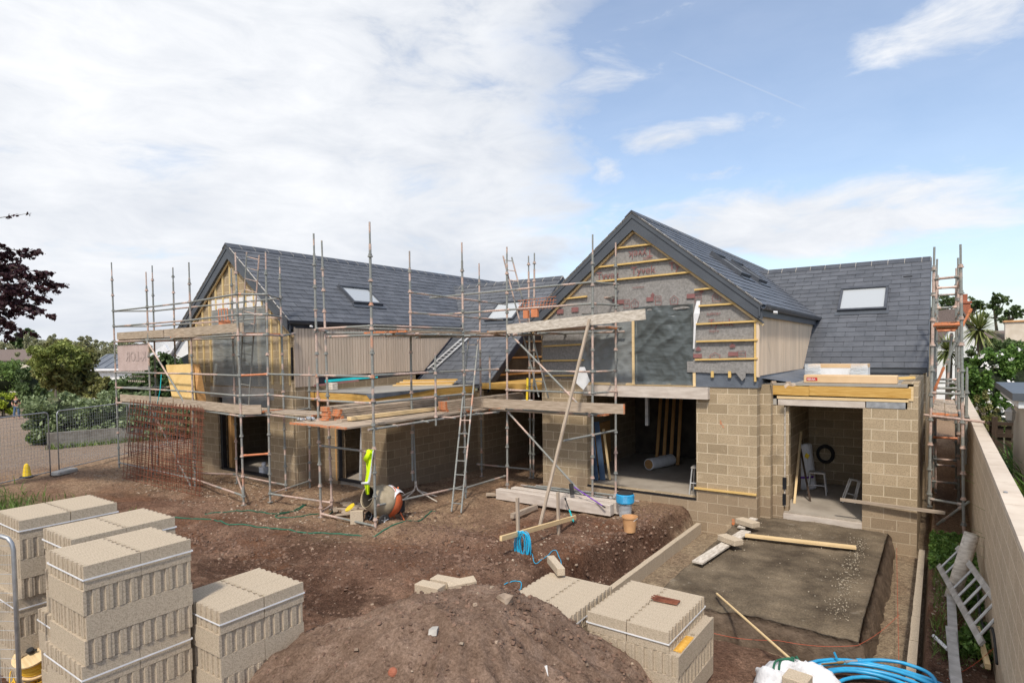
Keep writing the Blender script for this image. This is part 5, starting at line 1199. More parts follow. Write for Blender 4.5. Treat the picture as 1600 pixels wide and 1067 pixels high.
for s in (-1, 1):
    b0 = Vector((mc.x, mc.y, .14))+sd_*s*.2; mb.tube([b0+ax*.1, Vector((mc.x, mc.y, .45))-ax*.35+sd_*s*.18, Vector((mc.x, mc.y, .9))-ax*.42+sd_*s*.12], .016, 6)
    mb.tube([Vector((mc.x, mc.y, .45))-ax*.35+sd_*s*.18, Vector((mc.x, mc.y, .03))-ax*.62+sd_*s*.2], .016, 6)
mb.build('frame', 'mixerorange', mix)
mb = MB(); c = mc-ax*.42+Vector((.08, 0, .0)); mb.box(c.x-.10, c.y-.12, c.z-.18, c.x+.12, c.y+.12, c.z+.12); mb.build('motor_housing', 'rubber', mix, bevel=.03)
mb = MB(); c = mc-ax*.28+Vector((0, 0, .34))
for i in range(7):
    for j in range(5): mb.v.append((c.x+(i-3)*.10, c.y+(j-2)*.09, c.z+.04-.09*abs((i-2.5)/3)**2-.10*abs((j-2)/2)**2+.02*math.sin(i*2+j)))
for i in range(6):
    for j in range(4): mb.f.append((i*5+j, (i+1)*5+j, (i+1)*5+j+1, i*5+j+1)); mb.u.append(None); mb.m.append(0)
tag(mb.build('cement_sack', 'bag', smooth_=True), 'empty pale cement sack draped over the orange mixer', 'sack')
# high-visibility vest on the post
mb = MB(); q0 = [on_y(574, 704, 8.68), on_y(581, 703, 8.66), on_y(578, 716, 8.66), on_y(576, 737, 8.66), on_y(572, 756, 8.66), on_y(574, 772, 8.66)]
ws = [(.05, .05), (.09, .04), (.08, .07), (.05, .07), (.06, .07), (.02, .03)]
cols_ = 7
for r_i in range(len(q0)):
    c = q0[r_i]; wl, wr_ = ws[r_i]
    for j in range(cols_):
        f = j/(cols_-1); mb.v.append((c.x-wl*1.2+(wl+wr_)*1.2*f, c.y-.03*math.sin(j*2.1+r_i), c.z+.01*math.sin(j*3)))
for i in range(len(q0)-1):
    for j in range(cols_-1): mb.f.append((i*cols_+j, (i+1)*cols_+j, (i+1)*cols_+j+1, i*cols_+j+1)); mb.u.append(None); mb.m.append(1 if (j == 5 and i in (1, 2, 3)) or (i == 4 and j < 6 and j > 0 and False) else 0)
mb.add([(q0[4].x-.11, 8.62, q0[4].z-.02), (q0[4].x+.11, 8.62, q0[4].z+.02), (q0[4].x+.11, 8.62, q0[4].z+.07), (q0[4].x-.11, 8.62, q0[4].z+.03)], [(0, 1, 2, 3)], None, 1)
mb.add([(q0[1].x-.22, 8.62, q0[1].z-.20), (q0[1].x-.04, 8.62, q0[1].z+.02), (q0[1].x+.03, 8.62, q0[1].z-.02), (q0[1].x-.12, 8.62, q0[1].z-.28)], [(0, 1, 2, 3)], None, 0)
v_ = mb.build('safety_vest', ['hivis', 'reflect'], smooth_=True); tag(v_, 'bright yellow high-visibility vest with silver tape hanging on a scaffold pole', 'safety vest')
sm = v_.modifiers.new('thick', 'SOLIDIFY'); sm.thickness = .015
# block with a yellow float beside the mixer
a = at(556, 818, 2, 0)
t = tag(gbox('concrete_block', (a.x+.05, a.y, 0), .28, .12, .30, .6, 'looseblock', None, .006), 'upright concrete block beside the mouth of the mixer', 'block')
mb = MB(); mb.lathe((a.x-.12, a.y-.04, .34), [(.12, 0), (.12, .03), (.10, .035)], 20, axis=(-.3, -.5, .8)); tag(mb.build('yellow_pan', 'yellow'), 'round yellow pan leaning on the block beside the mixer', 'pan')
# prop with splayed feet under the ledger
t = thing('steel_prop', 'pink steel prop on a splayed three-leg base in front of the long block wall', 'prop', tuple(at(652, 783, 2, 0)))
pb = at(650, 781, 2, 0); b0 = Vector((pb.x, pb.y, .38))
mb = MB(); mb.tube([b0, b0+Vector((-.05, 0, 2.0))], .026, 8); mb.build('tube', 'tube', t)
for dx_, dy_ in ((-.55, .05), (.62, .1), (-.12, -.42), (.25, .5)):
    mb = MB(); mb.tube(crom([b0+Vector((dx_*.03, dy_*.03, .1)), b0+Vector((dx_*.1, dy_*.1, -.12)), Vector((pb.x+dx_*.6, pb.y+dy_*.6, .12)), Vector((pb.x+dx_, pb.y+dy_, .02))], 5), .017, 6); mb.build('leg', 'boardpale', t)
# green hose across the earth
def groundline(pxs, lift=.012, k=8):
    P = []
    for px, py in pxs:
        a = at(px, py, 2, 0); z = float(gz(a.x, a.y)); a = at(px, py, 2, z); P.append(Vector((a.x, a.y, 0)))
    P = crom(P, k); return [Vector((q.x, q.y, float(gz(q.x, q.y))+lift)) for q in P]
mb = MB(); mb.tube(groundline([(255, 812), (300, 811), (345, 815), (380, 820), (440, 827), (500, 833), (560, 837), (600, 829), (650, 815), (672, 806), (680, 798)]), .016, 6)
tag(mb.build('garden_hose', 'greenhose', smooth_=True), 'long dark green hose snaking over the earth from the pallets to the mixer', 'hose')
mb = MB(); mb.tube(groundline([(320, 805), (370, 800), (420, 803), (455, 797), (478, 790), (430, 806), (470, 808), (530, 798)]), .013, 6)
tag(mb.build('garden_hose', 'greenhose', smooth_=True), 'thin dark hose looped on the earth left of the mixer', 'hose')
mb = MB()
for i in range(14):
    a = at(545+random.uniform(-18, 18), 800+random.uniform(-9, 9), 2, 0); gbx = MB(); mb.bar((a.x-.2, a.y, .03+random.random()*.05), (a.x+random.uniform(.1, .4), a.y+random.uniform(-.3, .3), .04+random.random()*.08), .1, .03)
tag(mb.build('timber_offcuts', 'board'), 'heap of broken timber offcuts on the ground left of the mixer', 'offcuts', kind='stuff')
# ================================================================== ON THE EARTH, MIDDLE DISTANCE
def beam(x0, x1, y, w, h, z, rz_, label):
    return tag(gbox('precast_lintel', ((x0+x1)/2, y, z), x1-x0, w, h, rz_, 'lintel', None, .008), label, 'lintel', 'precast lintels in front of the doorway')
beam(-9.02, -5.92, 12.24, .2, .25, .03, .02, 'long pale precast lintel at the front of the pair lying on the earth before the doorway')
beam(-8.75, -5.72, 12.50, .2, .27, .03, .015, 'long pale precast lintel at the back of the pair, under the heaped tubes')
for i in range(9):
    y = 12.72+.075*i; z = .10+(.05 if i % 2 else 0)+(.1 if 2 < i < 7 else 0); x = -8.7+random.uniform(-.15, .4)
    mb = MB(); mb.tube([(x, y, z), (x+random.uniform(2.3, 2.9), y+random.uniform(-.12, .12), z+random.uniform(-.02, .02))], .0245, 8)
    tag(mb.build('loose_scaffold_tube', 'tube'), 'loose scaffold tube in the heap lying behind the precast lintels', 'tube', 'loose tubes heaped behind the lintels')
mb = MB(); mb.box(-9.2, 12.3, .02, -8.7, 12.75, .12); mb.bar((-9.35, 12.15, .1), (-8.8, 12.5, .1), .2, .04)
tag(mb.build('timber_bearer', ['board']), 'orange-tipped timber bearer under the left end of the precast lintels', 'bearer')
mb = MB()
for i in range(26):
    c = Vector((-6.0+random.uniform(-.25, .25), 12.85+random.uniform(-.2, .2), .12+random.uniform(0, .2))); mb.lathe(c, [(.03, -.035), (.04, 0), (.03, .035)], 7, axis=(random.random()-.5, random.random()-.5, random.random()-.5))
tag(mb.build('scaffold_couplers', 'aludirty'), 'heap of rusty scaffold couplers at the right end of the heaped tubes', 'couplers')
c = at(977, 806, 2, .03)
t = thing('clear_tub', 'clear plastic tub standing under the blue drum of line', 'tub', (c.x, c.y, 0)); mb = MB(); mb.lathe((c.x, c.y, .0), [(.13, 0), (.15, .30), (.16, .31)], 20, caps=(True, False)); mb.build('tub_body', 'shrink', t)
t = thing('line_drum', 'bright blue drum of cord on top of the clear tub', 'drum', (c.x, c.y, .32)); mb = MB()
mb.lathe((c.x, c.y, .32), [(.17, 0), (.195, .02)]+[(.195+.006*(i % 2), .03+i*.012) for i in range(14)]+[(.17, .215)], 26); mb.build('wound_cord', 'blue', t); mb = MB(); mb.lathe((c.x, c.y, .536), [(.18, 0), (.18, .02)], 26); mb.build('flange', 'rubber', t)
c = at(984, 830, 2, 0); c.z = float(gz(c.x, c.y))
t = thing('orange_bucket', 'dusty orange bucket standing alone on the earth near the trench', 'bucket', c); mb = MB(); mb.lathe(c, [(.115, 0), (.15, .29), (.163, .29), (.163, .32), (.15, .32), (.113, .02)], 24, caps=(True, False)); mb.build('bucket_body', 'bucket', t, smooth_=False)
mb = MB(); mb.tube(crom([c+Vector((-.16, 0, .3)), c+Vector((-.05, -.10, .24)), c+Vector((.10, -.09, .24)), c+Vector((.17, 0, .3))], 6), .005, 5); mb.build('handle', 'galv', t)
mb = MB(); mb.lathe(c+Vector((0, 0, .2)), [(.138, 0), (.01, .01)], 18, caps=(False, False)); mb.build('contents', 'conc_' if False else 'boardpale', t)
# stakes and profile rail
S1 = Vector((-6.27, 9.09, float(gz(-6.27, 9.09)))); S2 = Vector((-6.36, 10.68, float(gz(-6.36, 10.68))))
for s, h, lb in ((S1, .98, 'grey timber stake in the earth with the blue line coiled round it'), (S2, .86, 'grey timber stake in the earth, the one nearer the lintels')):
    mb = MB(); mb.bar(s-Vector((0, 0, .15)), s+Vector((-.015, .01, h)), .055, .055, up=(0, 1, 0)); tag(mb.build('timber_stake', 'stake', bevel=.004), lb, 'stake', 'timber stakes')
ra = S1+Vector((.02, 0, .36)); rb = S2+Vector((.02, 0, .26)); d = (rb-ra)/(rb-ra).length
plank(ra-d*.62+Vector((0, 0, -.04)), rb+d*.75, .05, .085, 'clean pale rail nailed across the two timber stakes', None, 'pine', name='profile_rail', cat='rail')
plank(at(800, 806, 2, .06), at(838, 791, 2, .06), .09, .1, 'short weathered timber half buried behind the stakes', None, 'stake', name='timber_baulk', cat='timber')
mb = MB()
for i in range(9):
    r = random.uniform(.13, .17); h = random.uniform(.22, .30); o = ra+Vector((.03+random.uniform(0, .12), -.07+random.uniform(-.03, .03), -.03)); P = []
    for k in range(17):
        a = 2*math.pi*k/16; P.append(o+Vector((math.cos(a)*r*.75+.02*i*.3, .02*math.sin(a*2+i), -h*.75+math.sin(a)*h)))
    mb.tube(P, .0085, 5, cap=False)
tag(mb.build('blue_line', 'bluerope', smooth_=True), 'coil of bright blue line hanging on the stake and rail', 'line')
mb = MB(); l0 = S1+Vector((.17, -.05, .1)); g1 = groundline([(832, 868), (836, 880), (850, 893), (868, 903), (880, 911), (900, 918)], .012)
mb.tube([l0]+g1, .006, 5); mb.tube(groundline([(788, 915), (800, 908), (814, 912), (812, 922), (806, 930)], .012), .007, 5)
tag(mb.build('blue_line', 'bluerope', smooth_=True), 'thin blue line trailing over the earth from the coil towards the block packs', 'line')
# broom and digging bar resting on the front lintel
t = thing('broom', 'purple-handled broom lying across the pale lintels', 'broom', (-7.0, 12.2, .3)); A_ = at(897, 762, 1, 12.32); B_ = at(943, 791, 1, 12.08)
mb = MB(); mb.tube([A_+Vector((0, 0, .02)), B_], .014, 8); mb.build('handle', 'purple', t); mb = MB(); mb.bar(A_+Vector((-.10, .03, .08)), A_+Vector((-.02, -.05, -.14)), .09, .06); mb.build('brush_head', 'rubber', t)
mb = MB(); mb.tube([B_+(B_-A_).normalized()*-.03, B_+(B_-A_).normalized()*.05], .016, 8); mb.build('end_cap', 'rubber', t)
t = thing('pointing_bar', 'turquoise-handled bar stuck in the earth in front of the lintels', 'tool', (-6.3, 11.6, 0)); A_ = at(884, 781, 1, 12.0); B_ = at(896, 814, 1, 11.2)
mb = MB(); mb.tube([A_, A_.lerp(B_, .5)], .013, 8); mb.tube([A_, A_+Vector((-.02, 0, .05))], .022, 8); mb.build('shaft', 'rubber', t); mb = MB(); mb.tube([A_.lerp(B_, .5), B_], .017, 8); mb.build('handle', 'turq', t)
# low foundation walls
def lowwall(x0, x1, y0, y1, label):
    t = thing('low_block_wall', label, 'wall', ((x0+x1)/2, (y0+y1)/2, -.47), 'low foundation walls'); n = round((y1-y0)/.45); s = (y1-y0)/n
    for i in range(n):
        mb = MB(); mb.box(x0+random.uniform(-.004, .004), y0+i*s+.004, -.5, x1, y0+(i+1)*s-.004, -.232+random.uniform(-.003, .003)); mb.build('concrete_block', 'looseblock', t)
lowwall(-4.47, -4.37, 8.2, 13.62, 'low single course of blocks on the left side of the foundation trench'); lowwall(-.30, -.20, 7.4, 14.1, 'low single course of blocks on the right side of the foundation trench')
plank((-3.36, 10.25, .05), (-3.13, 12.55, .055), .19, .03, 'pale board on the edge of the hardcore with two blocks on it', 'pale boards on the hardcore', 'boardpale')
plank((-3.08, 12.28, .05), (-1.22, 12.62, .04), .14, .04, 'long pale board lying alone across the far end of the hardcore', 'pale boards on the hardcore', 'pine')
plank((-3.28, 12.75, .05), (-3.2, 13.5, .08), .15, .03, 'short pale board reaching from the hardcore to the block pier', 'pale boards on the hardcore', 'boardpale')
for (px, py, a, z, lb) in ((1141, 847, -.55, .085, 'loose concrete block lying across the pale board, the nearer of two'), (1168, 820, -.5, .09, 'loose concrete block lying across the pale board, the one by the pier')):
    c = at(px, py, 2, z); tag(gbox('concrete_block', (c.x, c.y, z), .44, .215, .10, a, 'looseblock', None, .005), lb, 'block', 'loose concrete blocks on the board')
plank(on_y(1313, 780, 14.26), on_y(1477, 801, 14.18), .05, .06, 'long thin timber rail fixed across the right garage pier', None, 'stake', name='profile_rail', cat='rail')
mb = MB()
for px, py in ((1145, 812), (1382, 838), (1374, 834)):
    a = at(px, py, 1, YR-.03 if px < 1200 else YG-.03)
    for i in range(3): mb.box(a.x-.02+i*.02, a.y, a.z-.1-.02*i, a.x+.0+i*.02, a.y+.006, a.z+.02)
tag(mb.build('survey_spray', 'orangepaint'), 'orange survey spray at the foot of the block piers', 'paint mark')
mb = MB()
for a, b in (((1100, 985, -.1), (1215, 1000, .0)), ((1215, 1000, .02), (1340, 1008, -.1)), ((1340, 1008, -.1), (1405, 960, -.2)), ((1405, 1067, -.3), (1400, 800, -.3)), ((1480, 1060, .1), (1555, 1010, .2))):
    A_ = at(a[0], a[1], 2, a[2]); B_ = at(b[0], b[1], 2, b[2]); P = [A_.lerp(B_, i/8)+Vector((0, 0, -.04*math.sin(math.pi*i/8))) for i in range(9)]; mb.tube(P, .003, 4)
M['string'] = pm('red_string', (.45, .08, .04), (.55, .12, .06), 5, .8, 10, 0)
tag(mb.build('builders_line', 'string'), "thin red builder's line sagging over the foundation trench", 'string')

# ================================================================== PACKS OF CONCRETE BLOCKS
def blockmesh():
    """one dense block, its ends recessed between two fins"""
    L, W, H = .22, .05, .1075; mb = MB(); g = .017; w = .024
    o = [(-L, -W), (L, -W), (L, -w), (L-g, -w*.8), (L-g, w*.8), (L, w), (L, W), (-L, W), (-L, w), (-L+g, w*.8), (-L+g, -w*.8), (-L, -w)]
    mb.prism([(x, y, -H) for x, y in o], (0, 0, 2*H)); return mb.mesh('concrete_block', M['looseblock'], (0, 0, 0))
BM = blockmesh()
def pack(label, x1, y0, ztop, wx, ly, layers, first_ns, group='strapped packs of concrete blocks', strap=True, off=(0, 0), skip=(), rot=0):
    """x1, y0: the corner nearest the camera; ns layers have their blocks running north-south"""
    t = thing('block_pack', label, 'block pack', (x1-wx/2, y0+ly/2, ztop-layers*.215), group); o0 = Vector(t['_o'])
    nsn = round(wx/.1); ewn = round(ly/.1)
    for k in range(layers):
        zc_ = (layers-k-.5)*.215; ns_ = (k % 2 == 0) == first_ns; jx, jy = (random.uniform(-.006, .006), random.uniform(-.006, .006)) if k == 0 else (random.uniform(-.012, .012), random.uniform(-.012, .012))
        n, m_ = (nsn, 2) if ns_ else (ewn, 2)
        for i in range(n):
            for j in range(m_):
                if (k, i, j) in skip: continue
                b = bpy.data.objects.new('concrete_block', BM); COL.objects.link(b); b.parent = t; q = random.uniform(-.004, .004); q2 = random.uniform(-.003, .003)
                if ns_:
                    b.location = (-wx/2+(i+.5)*wx/n+jx+q2*.3, -ly/2+(j+.5)*ly/2+jy+q, zc_); b.rotation_euler = (0, 0, rad(90)); b.scale = (ly/2/.44*.992, wx/n/.1*.982, .982)
                else:
                    b.location = (-wx/2+(j+.5)*wx/2+jx+q, -ly/2+(i+.5)*ly/n+jy+q2*.3, zc_); b.scale = (wx/2/.44*.992, ly/n/.1*.982, .982)
    if strap:
        z = layers*.215-.115; mb = MB(); e = .009
        X0, X1, Y0, Y1 = o0.x-wx/2-e, o0.x+wx/2+e, o0.y-ly/2-e, o0.y+ly/2+e; zz_ = o0.z+z
        for a, b in (((X0, Y0), (X1, Y0)), ((X1, Y0), (X1, Y1)), ((X1, Y1), (X0, Y1)), ((X0, Y1), (X0, Y0))): mb.bar((*a, zz_), (*b, zz_), .004, .014)
        mb.build('strap', 'whiteplastic', t)
    t.rotation_euler = (0, 0, rot); return t
TT = 1.935; L4 = 4*.215
pack('upper block pack of the rearmost tall stack, by the grass', -8.17, 2.28, TT, .78, .97, 4, True)
pack('lower block pack of the rearmost tall stack, by the grass', -8.20, 2.24, TT-L4, .80, .97, 5, True)
pack('upper block pack of the middle tall stack', -6.88, 2.32, TT, .72, .99, 4, True)
pack('lower block pack of the middle tall stack', -6.93, 2.28, TT-L4, .78, .99, 5, True)
pack('upper block pack of the nearest and tallest looking stack', -5.90, 2.07, TT, .78, .91, 4, True)
pack('lower block pack of the nearest stack, behind the cable reel', -5.92, 2.04, TT-L4, .84, .92, 5, True)
pack('upper block pack of the low stack half behind the spoil heap', -5.50, 3.02, 1.29, .80, .92, 4, True)
pack('lower block pack of the low stack, partly buried by the spoil heap', -5.50, 3.0, 1.29-L4, .82, .93, 2, True)
pack('strapped top layer of the right-hand wide block pack, with rusty steel strips on it', -2.19, 5.82, .86, .92, 1.10, 1, False, rot=-.015)
pack('lower layers of the right-hand wide block pack, with orange sand on their ledge', -2.09, 5.80, .86-.215, 1.0, 1.12, 3, True, strap=False, rot=-.01)
pack('block pack behind the spoil heap with one block lying askew on it', -3.22, 5.52, .84, .88, 1.14, 4, False, rot=.01)
c = Vector((-2.5, 6.52, .87)); mb = MB()
for i in range(8): mb.bar(c+Vector((-.14+random.uniform(-.03, .03), -.05+i*.016, .005+.008*(i % 3))), c+Vector((.15, -.05+i*.016+random.uniform(-.03, .03), .008+.006*(i % 3))), .016, .008)
tag(mb.build('steel_offcuts', 'rust'), 'small bundle of rusty steel strips on top of the right block pack', 'steel strips')
mb = MB()
for i in range(9):
    for j in range(6): mb.v.append((-2.185+.085*i/8, 5.9+.4*j/5+.02*math.sin(i*3), .646+.02*math.sin(math.pi*i/8)*math.sin(math.pi*j/5)+.006*random.random()))
for i in range(8):
    for j in range(5): mb.f.append((i*6+j, (i+1)*6+j, (i+1)*6+j+1, i*6+j+1)); mb.u.append(None); mb.m.append(0)
tag(mb.build('spilt_sand', 'sand'), 'orange sand spilt on the ledge of the right block pack', 'sand', kind='stuff')
def lblock(c, rz_, label, sz=(.44, .215, .10), tilt=0, mat='looseblock', group='loose concrete blocks round the heap'):
    o = gbox('concrete_block', c, *sz, rz_, mat, None, .006); o.rotation_euler = (tilt, 0, 0); return tag(o, label, 'block', group)
lblock((-4.05, 6.72, .87), -.75, 'loose block lying askew on the far corner of the left-hand wide pack', (.5, .10, .10))
for px, py, a, lb in ((672, 918, .1, 'pale loose block behind the crest of the spoil heap, leftmost of three'), (696, 910, .15, 'greyer loose block behind the other two at the crest of the heap'), (722, 914, .9, 'pale loose block tilted on the earth behind the crest of the heap')):
    c = at(px, py, 2, .10); lblock((c.x, c.y, float(gz(c.x, c.y))-.01), a, lb, (.44, .215, .16), tilt=.1 if a > .5 else 0)
# ---- spoil heap
hx = np.linspace(-6.6, -1.6, 190); hy = np.linspace(2.2, 6.4, 170); HX, HY = np.meshgrid(hx, hy, indexing='ij')
dx_ = (HX+3.75); dy_ = (HY-4.55); ca_, sa_ = math.cos(.5), math.sin(.5)
u_ = (dx_*ca_+dy_*sa_); u_ = np.where(u_ > 0, u_/1.0, u_/1.45); w_ = (-dx_*sa_+dy_*ca_)/1.0
D = np.sqrt(u_**2+w_**2+.03)
HZ = 1.62-.70*D+fbm(HX*.9+5, HY*.9, 5)*.34+fbm(HX*3.2, HY*3.2+7, 5)*.14+fbm(HX*11, HY*11, 4)*.06+fbm(HX*30, HY*30, 3)*.022
HZ = HZ+.05*np.sin(np.arctan2(HY-4.55, HX+3.75)*26+fbm(HX*1.5, HY*1.5, 3)*14)*np.clip(D-.35, 0, .6)
HZ = np.minimum(HZ, 1.27+fbm(HX*2, HY*2+3, 4)*.16+fbm(HX*12, HY*12, 3)*.05)
HZ = np.maximum(HZ, -.25)
mb = MB(); k = len(hy); mb.v = [(float(a), float(b), float(c)) for a, b, c in zip(HX.ravel(), HY.ravel(), HZ.ravel())]
for i in range(len(hx)-1):
    for j in range(k-1): mb.f.append((i*k+j, (i+1)*k+j, (i+1)*k+j+1, i*k+j+1)); mb.u.append(None); mb.m.append(0)
m, nt, p = newmat('heaped_soil'); tcn = nt.nodes.new('ShaderNodeTexCoord'); v = tcn.outputs['Object']
c = ramp(nt, ns(nt, v, 2.6, 9, .68), [(.30, (.12, .076, .053)), (.5, (.20, .135, .098)), (.70, (.29, .205, .155))])
c = mixc(nt, 1.0, c, ramp(nt, ns(nt, v, 40, 6, .75), [(.3, (.5, .48, .46)), (.7, (1.5, 1.5, 1.5))]), 'MULTIPLY')
c = mixc(nt, ramp(nt, ns(nt, v, 55, 3, .6), [(.66, (0, 0, 0)), (.72, (.6, .6, .6))]), c, (.36, .28, .21))
nt.links.new(c, p.inputs['Base Color']); p.inputs['Roughness'].default_value = .97; p.inputs['Specular IOR Level'].default_value = .05
bump(nt, p, mth(nt, 'ADD', ns(nt, v, 14, 9, .75), mth(nt, 'MULTIPLY', ns(nt, v, 70, 4, .7), .4)), .9, .035); M['heap'] = m
heap = mb.build('spoil_heap', 'heap', smooth_=True); tag(heap, 'big heap of crumbly brown soil in the foreground with stones in it', 'soil heap')
def hz_(x, y):
    i = min(max(int((x-hx[0])/(hx[1]-hx[0])), 0), len(hx)-1); j = min(max(int((y-hy[0])/(hy[1]-hy[0])), 0), len(hy)-1); return float(HZ[i, j])
mb = MB()
for i in range(3800):
    a = random.uniform(0, 6.28); r = random.random()**.6*2.2; x = -3.75+r*math.cos(a)*1.2; y = 4.55+r*math.sin(a); z = hz_(x, y)
    if z > -.1: mb.rock((x, y, z+.004), random.choice((.004, .005, .007, .009, .012, .02)))
tag(mb.build('soil_clods', 'clod'), 'crumbs and clods of soil on the foreground heap', 'clods', kind='stuff')
mb = MB()
for i in range(90):
    a = random.uniform(0, 6.28); r = random.random()**.6*2.0; x = -3.75+r*math.cos(a)*1.2; y = 4.55+r*math.sin(a); z = hz_(x, y)
    if z > -.1: mb.rock((x, y, z+.005), random.choice((.008, .012, .016, .022)))
tag(mb.build('heap_stones', 'rubble'), 'pale stones scattered in the foreground heap', 'stones', kind='stuff')
def heapitem(px, py, name, label, cat, f):
    d = ray(px, py); t = 3.0
    while t < 9:
        q = CAM+d*t
        if q.z < hz_(q.x, q.y): break
        t += .02
    mb = MB(); f(mb, q); return tag(mb.build(name, f.mat), label, cat)
def f_(mb, q): mb.ball(q+Vector((0, 0, .01)), .045, 14, 8, jit=.04)
f_.mat = 'brickred'; heapitem(614, 1052, 'reddish_stone', 'round reddish stone in the lower left of the foreground heap', 'stone', f_)
def f_(mb, q): mb.rock(q+Vector((0, 0, .02)), .07)
f_.mat = 'rubble'; heapitem(788, 938, 'brown_stone', 'flat brown stone near the crest of the foreground heap', 'stone', f_)
def f_(mb, q): mb.rock(q+Vector((0, 0, .02)), .05)
f_.mat = 'concrete'; heapitem(678, 988, 'pale_stone', 'pale broken stone low on the left flank of the heap', 'stone', f_)
def f_(mb, q): mb.add([q+Vector((-.03, 0, .02)), q+Vector((.0, -.02, -.02)), q+Vector((.05, -.03, -.03)), q+Vector((.02, 0, .05))], [(0, 1, 2, 3)])
f_.mat = 'whiteplastic'; heapitem(852, 1046, 'paper_scrap', 'small white scrap on the right flank of the foreground heap', 'scrap', f_)

# ================================================================== RIGHT FOREGROUND
gw = thing('garden_wall', 'smooth pale blockwork garden wall running away along the right edge', 'wall', (.6, 14, 0))
mb = MB(); mb.box(.54, 4.0, -.3, .69, 30, 2.09); mb.build('wall_body', 'blocksmooth', gw); mb = MB()
y = 4.0
while y < 30: mb.box(.525, y, 2.095, .705, y+.592, 2.15+random.uniform(-.002, .002)); y += .6
M['coping'] = pm('pale_coping', (.54, .45, .36), (.64, .55, .45), 3, .9, 60, .4, .004, isl=.06); mb.build('coping', 'coping', gw)
c = at(1571, 769, 2, 2.155); mb = MB(); mb.lathe(c, [(.02, 0), (.02, .008), (.007, .012)], 12); mb.build('fixing', 'galv', gw)
P = crom([(.46, 13.0, .02), (.52, 11.5, .04), (.5, 9, .03), (.46, 7.2, .02)], 6)
def strip(name, label, p0, p1, w, h, mat, cat): return plank(p0, p1, w, h, label, None, mat, name=name, cat=cat)
strip('metal_channel', 'long dull metal channel lying in the dirt, the one further from the camera', at(1485.5, 920, 2, .16), at(1492, 1060, 2, .16), .10, .03, 'aludirty', 'channel')
strip('metal_channel', 'shorter dull metal channel lying on the longer one, nearer the camera', at(1485, 980, 2, .21), at(1496, 1080, 2, .21), .10, .03, 'aludirty', 'channel')
mb = MB(); mb.tube([at(1459, 993, 2, .03), at(1481, 1014, 2, .10)], .022, 10); tag(mb.build('white_pipe', 'whiteplastic'), 'short white plastic pipe sticking out from under the metal channels', 'pipe')
a = Vector((.17, 10.6, .1)); b = Vector((.40, 10.95, .98)); mb = MB(); mb.tube([a, b], .095, 18); mb.lathe(b, [(.096, -.01), (.075, .0), (.07, -.25)], 18, axis=(b-a)); tag(mb.build('fence_post', 'boardpale', smooth_=True), 'thick whitewashed post leaning on the garden wall among the weeds', 'post')
mb = MB(); mb.tube(crom([at(1530, 1003, 2, .06), at(1541, 1014, 2, .05), at(1550, 1024, 2, .04)], 4), .035, 12); tag(mb.build('orange_drain_pipe', 'bucket'), 'short orange drain pipe poking from the earth below the ladder feet', 'pipe')
strip('rotten_timber', 'rotten grey timber standing against the garden wall below the ladder', at(1568, 950, 2, .05)+Vector((-.06, 0, 0)), at(1578, 1067, 2, .1), .09, .09, 'stake', 'timber')
strip('yellow_timber', 'yellowish timber batten leaning beside the rotten one at the garden wall', (.42, 9.6, .12), (.47, 8.5, .12), .05, .06, 'pine', 'timber')
mb = MB(); mb.tube(crom([(.44, 10.3, .45), (.46, 9.9, .2), (.49, 9.5, .16), (.52, 9.1, .35), (.53, 8.7, .42), (.53, 8.2, .3)], 6), .016, 6); tag(mb.build('black_cable', 'rubber', smooth_=True), 'loose black cable against the foot of the garden wall', 'cable')
# blue water pipe
bc = at(1378, 1100, 2, .05); bz = float(gz(bc.x, bc.y)); mb = MB(); P = []
for i in range(7*28+10):
    a = 2*math.pi*i/28-2.2; kk = i/28; r = .86-.055*(kk*1.0 % 7)+.03*math.sin(kk*5.1); P.append((bc.x+r*1.02*math.cos(a)+.04*math.sin(kk*2), bc.y+r*.95*math.sin(a)+.05*math.cos(kk*3), .04+bz*0+.05*abs(math.sin(kk*2.3))+.022*(kk % 3)))
mb.tube(P, .021, 8)
e0 = at(1340, 1032, 2, .12); q = crom([Vector(P[-30])+Vector((0, 0, .05)), at(1460, 1060, 2, .12), at(1420, 1038, 2, .14), at(1380, 1031, 2, .14), e0], 8)
mb.tube(q, .021, 8)
pt_ = thing('blue_water_pipe', 'coil of bright blue water pipe with a brass tap at its end', 'pipe', (bc.x, bc.y, 0)); mb.build('coiled_pipe', 'blue', pt_, smooth_=True)
e1 = at(1283, 1037, 2, .12); mb = MB(); mb.tube([e0, e0.lerp(e1, .35)], .019, 10); mb.build('coupling', 'galv', pt_); mb = MB(); mb.tube([e0.lerp(e1, .35), e1], .009, 8); mb.tube([e0.lerp(e1, .4), e0.lerp(e1, .55)], .017, 8); mb.build('brass_tail', 'brass', pt_)
mb = MB(); m0 = e0.lerp(e1, .52); mb.bar(m0, m0+Vector((-.05, .02, .10)), .02, .012); mb.build('tap_lever', 'blue', pt_); mb = MB(); mb.tube([e0+Vector((-.01, 0, 0)), e0+(e0-e1).normalized()*.05], .026, 10); mb.build('nut', 'blue', pt_)
